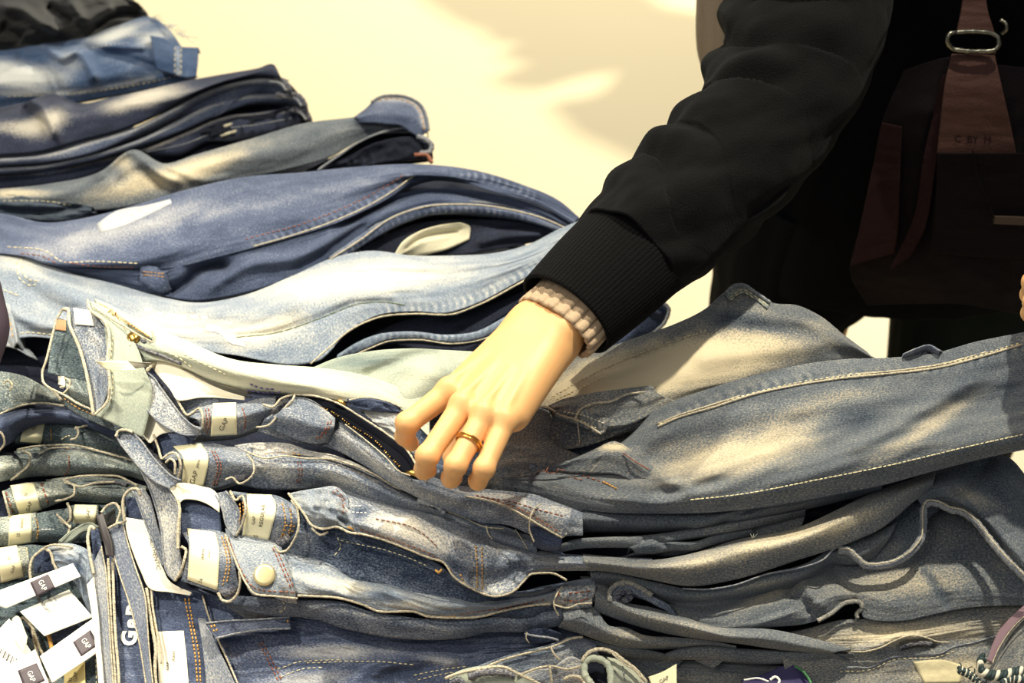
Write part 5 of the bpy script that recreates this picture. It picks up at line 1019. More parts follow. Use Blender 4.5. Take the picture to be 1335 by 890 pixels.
S = sheet('leg', j, M_grey, [
    [(1000, 830, 6.6), (1050, 820, 7.2), (1100, 808, 7.8), (1170, 806, 8), (1240, 794, 8.2), (1300, 785, 8.2), (1370, 782, 8)],
    [(1010, 842, 6.8), (1060, 836, 7.1), (1110, 834, 7.2), (1170, 830, 7.4), (1230, 820, 7.6), (1300, 810, 7.6), (1370, 804, 7.4)],
    [(1020, 856, 6.4), (1060, 856, 6.2), (1104, 860, 6), (1170, 856, 6), (1230, 846, 6.4), (1300, 836, 6.4), (1370, 830, 6.2)],
    [(1030, 915, 3.6), (1080, 915, 3.6), (1130, 915, 3.6), (1180, 915, 3.6), (1240, 915, 3.6), (1300, 915, 3.6), (1370, 915, 3.6)]],
    fade0=.5, fades=[(1180, 825, 140, 18, -4, .35), (1240, 875, 60, 18, -5, .5), (1110, 885, 40, 14, 0, .1), (1330, 860, 40, 30, 0, -.2)], wr=.12, tuck=0, creases=[([(1110, 850), (1140, 844), (1175, 829), (1205, 830)], 5, .35), ([(1172, 842), (1200, 838), (1222, 840)], 5, -.7)])
cord(j, M_rope, [(1060, 842, 7.2), (1095, 847, 7), (1128, 849, 6.9), (1150, 843, 7.2), (1168, 834, 7.6), (1188, 828, 7.9), (1208, 831, 7.7), (1222, 836, 7.4), (1238, 837, 7.2)], r=.0009, name='seam', n=60)
gaps(j, [(1172, 844, 6.6), (1186, 840, 6.9), (1200, 838, 6.9), (1214, 839, 6.7)], r=.0018)
seam_on(S, [(1095, 871), (1115, 869), (1132, 870), (1150, 862), (1162, 857), (1200, 854), (1226, 852), (1238, 845), (1270, 837), (1300, 828), (1340, 816)], M_roped, r=.0007)
stitch(S, [[(1095, 875), (1132, 873), (1162, 861), (1226, 855), (1250, 846)]], M_thread, r=.0004)
patch(S, [[(1190, 862), (1230, 860), (1256, 868)], [(1205, 890), (1235, 890), (1252, 889)]], plain('tan_back_patch', (222, 208, 164), .7, bump=.6, bscale=150, var=.1), 'brand_label', thick=.0004, off=.0006)

j = thing('striped_label_bag', P(1020, 885, 5), 'small purple printed bag with green edge, half hidden at the bottom edge', 'bag')
S = sheet('bag_body', j, plain('purple_print', (56, 48, 92), .7, var=.3, bscale=60), [[(968, 886, 5.2), (1000, 877, 5.4), (1020, 868, 5.8), (1034, 867, 5.9), (1052, 884, 5.2)], [(968, 915, 4.4), (1000, 915, 4.4), (1018, 915, 4.4), (1034, 915, 4.4), (1064, 915, 4.4)]], tuck=0, back=.4, wr=.1)
cord(j, M_white, [(1004, 886, 6), (1011, 882, 6.2), (1016, 886, 6.1), (1014, 893, 5.9)], r=.0010, name='printed_mark')
cord(j, M_white, [(970, 886, 5.8), (990, 884, 6), (1002, 888, 5.9)], r=.0007, name='printed_mark')
cord(j, plain('green_trim', (70, 130, 80), .6), [(1036, 868, 6.2), (1046, 874, 6), (1054, 884, 5.7), (1060, 896, 5.4)], r=.0010, name='trim')

j = thing('fabric_bag', P(1320, 870, 7), 'grey cloth bag with plum strap and dark braid in the lower right corner', 'bag')
S = sheet('bag_body', j, M_grey, [[(1294, 862, 7.6), (1310, 838, 8.2), (1326, 818, 8.8), (1345, 800, 9.2), (1390, 790, 9.2)], [(1285, 885, 7), (1305, 868, 7.6), (1325, 858, 7.8), (1345, 852, 8), (1390, 848, 8)], [(1278, 915, 6), (1305, 915, 6), (1330, 915, 6), (1350, 915, 6), (1390, 915, 6)]], fade0=.5, tuck=0, back=.6, wr=.06)
band(j, plain('plum_webbing', (112, 88, 96), .75, bump=.3, bscale=300), [(1287, 860, 8.6), (1293, 842, 8.9), (1302, 822, 9.2), (1318, 804, 9.6), (1345, 780, 10.2)], [(1293, 863, 8.7), (1299, 848, 9), (1308, 832, 9.3), (1324, 812, 9.7), (1348, 790, 10.3)], name='strap', thick=.0012)
cord(j, M_rope, [(1294, 864, 8.9), (1300, 849, 9.2), (1309, 833, 9.5), (1326, 812, 9.9), (1348, 793, 10.4)], r=.0005, name='stitching')
Mbr = plain('teal_cord', (34, 52, 52), .7); Mbw = plain('ivory_cord', (222, 214, 190), .7)
def braid(pts, r, k, name):
    A = crom(np.array(pts, float), 90); W = P(A[:, 0], A[:, 1], A[:, 2]); t = np.arange(90)
    for q, mt in ((0, Mbr), (2.1, Mbw), (4.2, Mbr)):
        V = W.copy(); V[:, 1] += r*np.sin(t*k+q); V[:, 2] += r*np.cos(t*k+q); mb = MB(); mb.tube(V, r*.95, 6); mb.build(name, mt, j)
braid([(1283, 857, 9), (1278, 864, 9), (1280, 874, 9), (1292, 880, 9), (1308, 880, 9), (1325, 876, 9), (1350, 874, 9)], .0022, .42, 'braided_trim')
braid([(1306, 892, 8.8), (1318, 884, 8.8), (1330, 886, 8.8), (1350, 878, 8.8)], .002, .5, 'braided_trim')
braid([(1250, 873, 8), (1262, 878, 8), (1272, 886, 8), (1282, 898, 8)], .0018, .5, 'frayed_cord')
mb = MB()
for k in range(16):
    x = 1252+k*2.2; y = 872+k*1.2; q = P(x, y, 8); a = random.uniform(0, 6)
    mb.tube([q, q+np.array([math.cos(a)*.003, math.sin(a)*.003, .003]), q+np.array([math.cos(a)*.006, math.sin(a)*.005, .003])], .0005, 4)
mb.build('frayed_threads', Mbr, j)

# pale jeans with round loops at the bottom edge
j = JL = jeans((740, 880), 'pale cream green jeans at the bottom edge with an open round waist loop', h=4)
S = sheet('waistband', j, M_pale, [[(792, 856, 6.8), (812, 862, 6.8), (830, 876, 6.4), (850, 892, 5.8)], [(795, 872, 6.6), (812, 880, 6.4), (826, 892, 6), (840, 905, 5.4)], [(790, 912, 5), (806, 912, 5), (822, 914, 4.8), (838, 918, 4.6)]], fade0=.6, tuck=0, back=.4, wr=.05)
stitch(S, [[(812, 868), (815, 890)]], M_roped, r=.0006)
sheet('waistband', j, M_navy, [[(762, 862, 6), (780, 858, 6.2), (796, 864, 6)], [(762, 890, 5), (780, 895, 5), (800, 890, 5)]], fade0=0, tuck=0, back=0)  # navy colour stands in for shade inside the round loop
cord(j, M_pale, [(796, 900, 6.4), (796, 880, 6.8), (792, 866, 7), (782, 859, 7.2), (770, 858, 7.2), (762, 864, 7), (762, 876, 6.7), (770, 890, 6.2), (780, 900, 5.8)], r=.0028, name='waistband_edge', n=60)
cord(j, M_rope, [(758, 862, 7.2), (768, 850, 7.6), (784, 846, 7.7), (798, 850, 7.6), (812, 860, 7.4), (830, 874, 7), (842, 888, 6.5)], r=.0022, name='waistband_edge', n=60)
cord(j, M_rope, [(798, 852, 7.8), (815, 866, 7.5), (832, 878, 7.1), (836, 890, 6.8)], r=.0008, name='seam')
S = sheet('waistband', j, M_pale, [[(585, 880, 6.4), (605, 872, 6.6), (640, 868, 6.7), (670, 874, 6.5), (700, 888, 6)], [(590, 915, 5), (620, 915, 5), (650, 915, 5), (680, 915, 5), (720, 915, 5)]], fade0=.5, tuck=0, back=.4)
gaps(j, [(610, 882, 6.7), (632, 876, 6.9), (655, 876, 6.8), (672, 880, 6.6)], r=.0030)
cord(j, M_rope, [(580, 884, 6.8), (596, 878, 7), (625, 872, 7.1), (655, 869, 7.1), (680, 880, 6.8), (705, 892, 6.4)], r=.0017, name='waistband_edge')
gaps(j, [(588, 890, 6.4), (598, 886, 6.6), (606, 893, 6.3)], r=.0024)
cord(j, M_rope, [(735, 885, 6.2), (748, 881, 6.5), (760, 886, 6.3), (764, 898, 6)], r=.002, name='waistband_edge')
t = thing('paper_tag', P(865, 880, 6), 'cream paper tag folded beside the round waist loop at the bottom edge', 'tag')
S = sheet('tag_card', t, M_paper, [[(845, 882, 6.4), (862, 876, 6.7), (882, 865, 7.2)], [(852, 898, 6), (868, 898, 6.1), (882, 896, 6.4)]], tuck=0, back=0, thick=.0005, wr=.02)
text_on(S, 'GAP', (866, 886), 5, -30, M_ink, 'printed_text', S.o, off=.0006)

# cloth deep in the front heap, dark colour put in for the gaps' shade
j = jeans((650, 700), 'lower jeans coloured dark for the shade in the gaps of the front stack', h=3)
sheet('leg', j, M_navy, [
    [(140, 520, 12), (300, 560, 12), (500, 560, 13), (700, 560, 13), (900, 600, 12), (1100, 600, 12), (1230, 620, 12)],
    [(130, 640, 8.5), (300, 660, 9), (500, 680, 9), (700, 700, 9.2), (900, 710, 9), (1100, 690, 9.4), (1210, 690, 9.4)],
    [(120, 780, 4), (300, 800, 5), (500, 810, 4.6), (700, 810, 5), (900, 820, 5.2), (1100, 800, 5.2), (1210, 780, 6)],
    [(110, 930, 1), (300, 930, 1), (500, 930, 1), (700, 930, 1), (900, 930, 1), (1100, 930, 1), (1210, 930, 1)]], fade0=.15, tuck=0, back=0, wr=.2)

# ================================================================ K the short stack at the left edge
def kpair(label, body, fade, stick=None, lines=(), rims=(), extra=(), mat=M_green, bandrows=None, bfade=.6, puck=()):
    j = jeans(body[1][len(body[1])//2][:2], label, 'jeans in the short left stack', h=body[1][0][2]-3)
    S = sheet('leg', j, mat, body, fade0=fade, tuck=2, wr=.12, wl=(40, 12))
    B = None
    if bandrows: B = sheet('waistband', j, mat, bandrows, fade0=bfade, tuck=1, wr=.04)
    if stick: sticker(B or S, stick, lines)
    for r in rims: cord(j, M_rope, r, r=.0013, name='waistband_edge', n=30)
    for line, mt in extra: stitch(S, [line], mt, r=.0006, dash=3, gap=1.5)
    return j, S, B
j, S, B = kpair('washed light jeans topmost in the short left stack, with a rounded pale rim', [
    [(-60, 486, 15.6), (0, 484, 15.6), (30, 490, 15.6), (60, 505, 15.4), (90, 515, 15.2), (150, 520, 15), (200, 530, 14.6)],
    [(-60, 510, 15.6), (0, 508, 15.6), (40, 512, 15.6), (75, 520, 15.4), (150, 535, 14.8), (200, 545, 14.4)],
    [(-60, 540, 14.4), (0, 538, 14.6), (28, 528, 15), (60, 526, 15), (85, 530, 14.6), (150, 550, 14), (200, 560, 13.6)]], .5,
    rims=[[(-10, 544, 15), (10, 535, 15.2), (30, 528, 15.5), (60, 526, 15.5), (84, 529, 15.2)]], extra=[([(6, 496), (16, 500), (14, 510)], M_thread)])
cord(j, M_rope, [(4, 500, 16), (10, 496, 16.2), (15, 502, 16.1), (12, 509, 15.9)], r=.0010, name='belt_loop')
j, S, B = kpair('deep blue jeans bulging second in the short left stack', [
    [(-60, 545, 14.6), (0, 540, 14.6), (28, 534, 14.8), (60, 531, 14.8), (90, 533, 14.6), (120, 545, 14.2), (160, 560, 13.6)],
    [(-60, 560, 14.8), (0, 556, 14.9), (30, 544, 15.2), (62, 540, 15.2), (90, 543, 15), (120, 553, 14.4), (160, 566, 13.6)],
    [(-60, 600, 12.6), (0, 586, 12.8), (15, 576, 13), (30, 562, 13.4), (60, 552, 13.8), (95, 553, 13.8), (120, 560, 13.6), (160, 575, 13)]], .3, mat=M_in,
    rims=[[(-6, 560, 14.6), (3, 566, 14.4), (5, 580, 13.6), (-2, 588, 13)]])
j, S, B = kpair('shaded jeans with a tan G sticker, third in the short left stack', [
    [(20, 560, 12.8), (60, 548, 13.4), (100, 550, 13.4), (140, 560, 13.2), (180, 575, 13)],
    [(20, 570, 13), (60, 564, 13.4), (100, 565, 13.4), (140, 574, 13.2), (180, 588, 12.8)],
    [(20, 578, 12), (60, 580, 12), (90, 584, 12), (130, 590, 11.8), (180, 600, 11.4)]], .35,
    stick=[(33, 555), (59, 553), (54, 577), (26, 574)], lines=[('G', (44, 557), 7, 180)],
    rims=[[(92, 573, 13.4), (100, 570, 13.8), (102, 561, 14.1), (99, 556, 14.2)], [(97, 559, 14.1), (106, 556, 14.2), (118, 553, 14.2)]], extra=[([(66, 560), (68, 574)], M_gold), ([(80, 572), (90, 568), (96, 570)], M_thread)])
j, S, B = kpair('light green jeans fourth in the short left stack, thin rim and curved band end', [
    [(18, 588, 12.2), (50, 580, 12.4), (95, 580, 12.4), (130, 586, 12.2), (160, 592, 12), (190, 600, 11.8)],
    [(30, 606, 12.6), (60, 602, 12.8), (90, 602, 12.8), (130, 607, 12.6), (170, 612, 12.2), (190, 618, 12)],
    [(14, 626, 10.6), (40, 622, 10.8), (80, 620, 10.8), (120, 618, 10.8), (172, 622, 10.6), (190, 628, 10.4)]], .5,
    bandrows=[[(-50, 596, 12), (0, 594, 12), (15, 594, 12), (34, 600, 12)], [(-50, 608, 12), (0, 608, 12), (14, 606, 12.1), (30, 608, 12)], [(-50, 630, 10.4), (0, 628, 10.6), (14, 624, 10.8), (26, 618, 11.2)]],
    rims=[[(22, 586, 12.8), (50, 581, 13), (95, 580, 13), (130, 588, 12.8), (180, 602, 12.4)], [(14, 626, 11.4), (28, 615, 12.2), (38, 604, 12.8), (39, 592, 13.2), (30, 588, 13.2)]],
    extra=[([(90, 594), (90, 610), (84, 620)], M_rust)])
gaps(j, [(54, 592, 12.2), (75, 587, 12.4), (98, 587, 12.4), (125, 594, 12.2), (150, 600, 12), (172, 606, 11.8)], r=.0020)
cord(j, M_rope, [(50, 592, 13), (66, 584, 13.2), (90, 583, 13.2)], r=.0009, name='seam')
stitch(S, [[(86, 584), (96, 586)]], M_gold, r=.001)
j, S, B = kpair('jeans fifth in the short left stack with a cream sticker turned on the band', [
    [(60, 625, 10.8), (90, 621, 11), (120, 620, 11), (155, 624, 10.8), (190, 634, 10.4)],
    [(90, 642, 11.2), (110, 640, 11.3), (130, 641, 11.2), (160, 645, 10.8), (190, 650, 10.4)],
    [(80, 652, 9.6), (105, 654, 9.6), (130, 656, 9.5), (150, 656, 9.4), (190, 660, 9.2)]], .5,
    bandrows=[[(4, 640, 11), (20, 632, 11.2), (50, 628, 11.2), (84, 628, 11.2), (95, 634, 11)], [(8, 655, 11), (24, 650, 11.3), (52, 646, 11.3), (80, 642, 11.2), (92, 642, 11)], [(12, 674, 9.2), (28, 672, 9.2), (55, 664, 9.4), (75, 656, 9.8), (90, 650, 10.2)]],
    stick=[(14, 634), (44, 630), (54, 663), (26, 671)], lines=[('GAP', (38, 660), 6, -70), ('32', (34, 645), 4, -70)],
    rims=[[(4, 640, 11.6), (8, 655, 11.3), (13, 674, 10)], [(72, 653, 11), (86, 650, 11.2), (97, 643, 11.6), (97, 634, 11.9), (84, 628, 12)], [(82, 625, 11.9), (105, 634, 11.9), (125, 629, 11.9), (150, 628, 11.8)], [(82, 625, 11.9), (110, 620, 12), (150, 620, 11.8), (180, 633, 11.4)]],
    extra=[])
gaps(j, [(112, 632, 11.3), (130, 629, 11.4), (152, 628, 11.2), (165, 632, 11)], r=.0016)
gaps(j, [(84, 632, 10.8), (92, 638, 10.8), (88, 644, 10.6)], r=.003)
stitch(B, [[(54, 630), (60, 648), (64, 660)], [(8, 642), (13, 656), (18, 672)]], M_rust, r=.0008)
j, S, B = kpair('jeans sixth in the short left stack, sticker with a ruled line and dark print', [
    [(40, 670, 9.6), (75, 664, 9.8), (100, 660, 9.8), (140, 658, 9.8), (180, 660, 9.6)],
    [(50, 690, 9.6), (80, 690, 9.6), (110, 690, 9.4), (140, 684, 9.4), (180, 680, 9.4)],
    [(44, 706, 8), (80, 708, 8), (110, 708, 8), (140, 705, 8), (180, 700, 8)]], .35,
    bandrows=[[(-50, 676, 9.8), (0, 674, 9.8), (20, 672, 9.9), (46, 668, 9.9)], [(-50, 692, 9.8), (0, 692, 9.8), (22, 691, 9.9), (48, 686, 9.8)], [(-50, 712, 8), (0, 712, 8), (20, 712, 8), (50, 706, 8.2)]],
    stick=[(13, 674), (41, 670), (41, 705), (11, 711)], lines=[('WAIST', (29, 682), 4, -88), ('32', (24, 697), 5, -88)],
    rims=[[(92, 688, 10.4), (86, 682, 10.6), (74, 670, 10.8)], [(92, 684, 10.4), (86, 700, 9.8), (78, 706, 9.4)]], extra=[([(46, 672), (50, 690), (48, 704)], M_gold), ([(54, 690), (66, 690), (76, 690)], M_white)])
Q = sheet('waistband', j, M_green, [[(84, 664, 10.4), (96, 658, 10.6), (128, 658, 10.6)], [(88, 672, 10.4), (98, 670, 10.6), (128, 671, 10.5)], [(82, 684, 9.2), (96, 682, 9.4), (126, 684, 9.2)]], fade0=.5, tuck=.6)
sticker(Q, [(98, 659), (127, 660), (124, 683), (95, 681)], [('GAP', (115, 670), 5, -85)])
cord(j, M_rope, [(88, 656, 10.9), (92, 666, 11), (92, 676, 10.6), (86, 682, 10.2), (78, 676, 10.2)], r=.0016, name='waistband_edge')
Fb = sheet('fly_flap', j, M_pale, [[(78, 705, 10), (95, 690, 10.4), (120, 681, 10.6), (128, 686, 10.4)], [(76, 712, 9.4), (92, 704, 9.7), (112, 692, 10), (120, 694, 9.8)]], fade0=.5, tuck=.5, back=.3)
j, S, B = kpair('jeans seventh in the short left stack, leaning sticker at the frame edge', [
    [(20, 712, 8.4), (40, 710, 8.4), (60, 712, 8.2)], [(24, 730, 8.2), (42, 728, 8.2), (62, 728, 8)], [(24, 756, 6.6), (44, 752, 6.6), (64, 748, 6.6)]], .35,
    bandrows=[[(-50, 716, 8.6), (0, 714, 8.6), (22, 712, 8.6), (34, 712, 8.4)], [(-50, 736, 8.4), (0, 734, 8.4), (25, 732, 8.4), (38, 730, 8.2)], [(-50, 762, 6.6), (0, 760, 6.6), (30, 752, 6.6), (40, 750, 6.6)]],
    stick=[(-4, 716), (22, 712), (31, 750), (2, 758)], lines=[('30', (12, 728), 5, -75), ('GAP', (17, 742), 5, -70)], rims=[], extra=[([(35, 714), (39, 744)], M_thread)])
j = jeans((60, 830), 'dark green-cast jeans lowest in the short left stack, behind the barcode card', h=3)
S = sheet('leg', j, M_green, [[(-50, 752, 6.6), (0, 752, 6.6), (50, 745, 6.6), (110, 745, 6.6), (130, 760, 6.4)], [(-50, 790, 5.4), (0, 790, 5.4), (60, 790, 5.4), (110, 800, 5.4), (132, 810, 5.2)], [(-50, 840, 4), (0, 840, 4), (60, 850, 4), (110, 860, 4), (138, 860, 4)], [(-50, 925, 2), (0, 925, 2), (60, 925, 2), (120, 925, 2), (150, 925, 2)]], fade0=.2, fades=[(60, 880, 60, 20, 0, .2)], tuck=0, back=.8, wr=.4, wl=(30, 14), creases=[([(10, 800), (24, 830), (50, 850)], 6, .8), ([(25, 800), (45, 840), (60, 870)], 5, -.8)])
for r in ([(20, 815, 6), (30, 805, 6.4), (38, 812, 6.3), (52, 845, 5.6), (60, 860, 5.2)], [(42, 818, 6), (48, 850, 5.4), (58, 880, 4.8), (70, 900, 4.4)], [(62, 824, 6), (70, 850, 5.4), (74, 880, 4.8)]):
    cord(j, M_rope, r, r=.0016, name='waistband_edge')
S = sheet('waistband', j, M_green, [[(84, 860, 6), (120, 846, 6.2), (136, 850, 6)], [(84, 910, 4.6), (120, 910, 4.6), (140, 910, 4.6)]], fade0=.12, tuck=0, back=.2)
sticker(S, [(84, 870), (111, 856), (112, 906), (84, 906)], [('GAP', (99, 882), 6, -88), ('32', (92, 886), 5, -88)], mat=plain('yellow_sticker', (226, 208, 140), .4))
stitch(S, [[(125, 852), (126, 895)], [(129, 852), (131, 895)]], M_thread, r=.0005)
j = jeans((85, 730), 'pale lilac-blue jeans with an arched waist rim above the top white tag', h=6)
S = sheet('leg', j, M_lb, [[(60, 712, 9.6), (80, 708, 9.8), (104, 712, 9.8), (122, 725, 9.4), (128, 745, 8.8)], [(66, 725, 9.4), (84, 726, 9.6), (104, 735, 9.4), (116, 752, 8.8), (124, 775, 8)], [(68, 736, 8.8), (84, 745, 8.6), (100, 765, 8), (112, 790, 7.2), (124, 815, 6.4)]], fade0=.4, wr=.4, wl=(24, 14), tuck=1, fades=[(85, 716, 20, 8, 10, .3), (100, 740, 16, 10, 40, -.4)])
S = sheet('waistband_lining', j, M_in, [[(44, 724, 8.6), (58, 716, 9), (66, 722, 8.8)], [(44, 748, 7.8), (60, 745, 8), (72, 742, 8)]], fade0=.1, tuck=0, back=0)
cord(j, M_rope, [(40, 756, 8.6), (39, 740, 9.1), (42, 728, 9.5), (50, 720, 9.8), (58, 715, 10), (64, 718, 9.9), (70, 735, 9.2), (74, 742, 8.9)], r=.0016, name='waistband_edge', n=50)
cord(j, M_rope, [(58, 713, 10.2), (68, 710, 10.3), (84, 711, 10.2), (95, 713, 10)], r=.0012, name='waistband_edge')
sheet('waistband', j, M_in, [[(60, 800, 6.6), (80, 795, 6.8), (120, 790, 7)], [(66, 840, 5.6), (90, 830, 6), (120, 820, 6.2)]], fade0=.35, tuck=.4, back=.3)
cord(j, M_gold, [(63, 826, 6.6), (66, 838, 6.2), (68, 848, 5.9)], r=.0016, name='waistband_edge')

# white card tags
def card(label, q, sq=None, lines=(), curl=0, h=9, extra=None, name='price_tag'):
    c = np.mean(np.array(q, float)[:, :2], 0)
    t = thing(name, P(c[0], c[1], h), label, 'tag', None)
    A = np.array(q, float); tl, tr, br, bl = A
    rows = [[tuple(tl), tuple((tl*.5+tr*.5)+np.array([0, 0, curl])), tuple(tr)], [tuple(bl), tuple((bl*.5+br*.5)+np.array([0, 0, curl])), tuple(br)]]
    S = sheet('tag_card', t, M_card, rows, tuck=0, back=0, wr=.015, thick=.0006, nu=30, nv=16)
    if sq:
        Q = patch(S, sq, M_sq, 'printed_square', S.o, off=.0002, thick=.0002, n=(8, 8), attrs=0)
        sqa = np.array(sq, float); cc = sqa.mean(0)
        ang = math.degrees(math.atan2(*(sqa[1]-sqa[0])[::-1]))
        text_on(Q, 'GAP', (cc[0], cc[1]), 7, ang+90, M_white, 'printed_text', Q.o, off=.0005, hor=.75)
    for (tx, c, sz, dg) in lines: text_on(S, tx, c, sz, dg, M_ink, 'printed_text', S.o, off=.0011)
    return t, S
card('wide cream card printed with small text, under the top white tag strip', [(26, 797, 8.2), (90, 768, 8.4), (121, 804, 7.8), (58, 829, 7.2)], lines=[('STRAIGHT', (56, 788), 5.5, 48), ('straight leg', (66, 783), 2.6, 48), ('low rise', (70, 779), 2.6, 48)], h=7)
card('top white tag strip with a charcoal logo square, lying across the left stack', [(-30, 780, 9.6), (95, 734, 10.4), (105, 751, 10), (8, 793, 8.8)], sq=[(39, 759), (63, 748), (72, 766), (48, 778)], h=9)
card('lower white tag strip with a charcoal logo square, right of the corner tag', [(52, 855, 8), (121, 806, 8.4), (133, 846, 7.6), (68, 890, 6.8)], sq=[(95, 837), (118, 821), (129, 840), (106, 856)], h=6)
card('white tag with a charcoal logo square in the bottom left corner', [(-20, 884, 7.6), (46, 846, 8), (64, 892, 7), (10, 920, 6)], sq=[(23, 874), (48, 864), (59, 887), (33, 900)], h=5)
t, S = card('white card with a small black barcode at the left frame edge', [(-30, 850, 7.6), (12, 806, 8), (40, 848, 7.2), (0, 890, 6.6)], h=5)
for k, (wd) in enumerate((1.4, .8, 2, 1, 2.2, .8, 1.6, 1, 1.8, .8)):
    x = 4+k*2.4; y = 845+k*1.6
    patch(S, [(x-2, y), (x-2+wd*.8, y+.6*wd), (x-6+wd*.8, y+9+.6*wd), (x-6, y+9)], M_ink, 'printed_bar', S.o, off=.0002, thick=.0001, n=(3, 5), attrs=0)
t = thing('paper_band', P(32, 825, 6), 'small curled cream paper band beside the barcode card', 'tag')
sheet('tag_card', t, M_paper, [[(16, 806, 8.6), (20, 803, 8.7), (36, 830, 8)], [(12, 828, 8.4), (22, 838, 8.2), (32, 852, 7.6)]], tuck=0, back=0, thick=.0005)
t = thing('paper_tag', P(150, 478, 23), 'pointed cream paper tag sticking out beside the pale green waistband', 'tag')
S = sheet('tag_card', t, M_paper, [[(124, 471, 24.6), (145, 470, 24.6), (166, 470, 24.5)], [(125, 471.6, 24.5), (146, 478, 24.2), (177, 481, 24)], [(126, 472.4, 24.4), (142, 482, 24), (176, 482, 24)]], tuck=0, back=0, thick=.0004, wr=.01, nu=24, nv=10)
sheet('tag_card', t, M_lining, [[(166, 470, 24.2), (182, 472, 24), (197, 473, 23.6)], [(176, 480, 23.6), (186, 479, 23.5), (194, 478, 23.2)]], tuck=0, back=0, thick=.0004, nu=16, nv=8)
# ---------------------------------------------------------------- dark sheets that fill the gaps, standing in for their shade
def filler(j, mat, rows, f=.05, name='shade_filler'): return sheet(name, j, mat, rows, fade0=f, tuck=0, back=0, wr=.25)
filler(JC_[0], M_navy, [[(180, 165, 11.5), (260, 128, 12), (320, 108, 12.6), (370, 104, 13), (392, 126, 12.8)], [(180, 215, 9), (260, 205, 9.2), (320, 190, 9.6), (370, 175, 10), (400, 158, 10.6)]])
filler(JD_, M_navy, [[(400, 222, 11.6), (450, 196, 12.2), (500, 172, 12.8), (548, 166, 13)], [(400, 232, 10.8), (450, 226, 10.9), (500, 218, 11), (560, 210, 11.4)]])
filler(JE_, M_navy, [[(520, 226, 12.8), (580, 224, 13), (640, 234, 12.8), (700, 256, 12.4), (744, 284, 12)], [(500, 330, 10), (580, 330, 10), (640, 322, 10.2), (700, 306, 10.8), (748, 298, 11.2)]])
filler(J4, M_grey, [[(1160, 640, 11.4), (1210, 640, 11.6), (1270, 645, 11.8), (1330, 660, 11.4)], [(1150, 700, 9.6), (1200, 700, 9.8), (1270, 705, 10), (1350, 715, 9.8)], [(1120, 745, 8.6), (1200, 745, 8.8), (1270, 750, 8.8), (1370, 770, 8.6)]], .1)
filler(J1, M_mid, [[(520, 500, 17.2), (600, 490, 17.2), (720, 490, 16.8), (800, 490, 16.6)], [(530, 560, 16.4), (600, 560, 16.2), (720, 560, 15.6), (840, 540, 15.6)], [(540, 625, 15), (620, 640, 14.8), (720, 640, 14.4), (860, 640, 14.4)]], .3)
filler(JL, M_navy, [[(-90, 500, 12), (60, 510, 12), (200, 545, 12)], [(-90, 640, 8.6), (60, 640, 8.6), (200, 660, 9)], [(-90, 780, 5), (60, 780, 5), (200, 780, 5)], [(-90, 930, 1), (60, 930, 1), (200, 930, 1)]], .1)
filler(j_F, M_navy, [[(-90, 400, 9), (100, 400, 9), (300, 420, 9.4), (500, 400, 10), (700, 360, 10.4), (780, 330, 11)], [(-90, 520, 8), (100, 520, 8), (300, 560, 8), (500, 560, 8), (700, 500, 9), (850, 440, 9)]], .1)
# ================================================================ person reaching over the table
import openvdb as vdb
def P1(x, y, h): return P(x, y, h).reshape(3)
def rcone(X, a, b, ra, rb):
    a = np.asarray(a, float); b = np.asarray(b, float); d = b-a; l2 = d@d+1e-12
    t = np.clip(((X-a)@d)/l2, 0, 1)
    return np.linalg.norm(X-a-t[..., None]*d, axis=-1)-(ra+(rb-ra)*t)
def smin(a, b, k):
    h = np.clip(.5+.5*(b-a)/k, 0, 1); return b*(1-h)+a*h-k*h*(1-h)
def mesh_sdf(fn, lo, hi, vox):
    n = [int((hi[i]-lo[i])/vox)+1 for i in range(3)]
    ax = [lo[i]+np.arange(n[i])*vox for i in range(3)]
    out = np.empty(n, np.float32)
    for i in range(0, n[0], 16):
        G = np.stack(np.meshgrid(ax[0][i:i+16], ax[1], ax[2], indexing='ij'), -1); out[i:i+16] = fn(G)
    g = vdb.FloatGrid(1.0); g.copyFromArray(out); v, q = g.convertToQuads(isovalue=0.0)
    return np.array(v)*vox+np.array(lo), np.array(q)[:, ::-1]

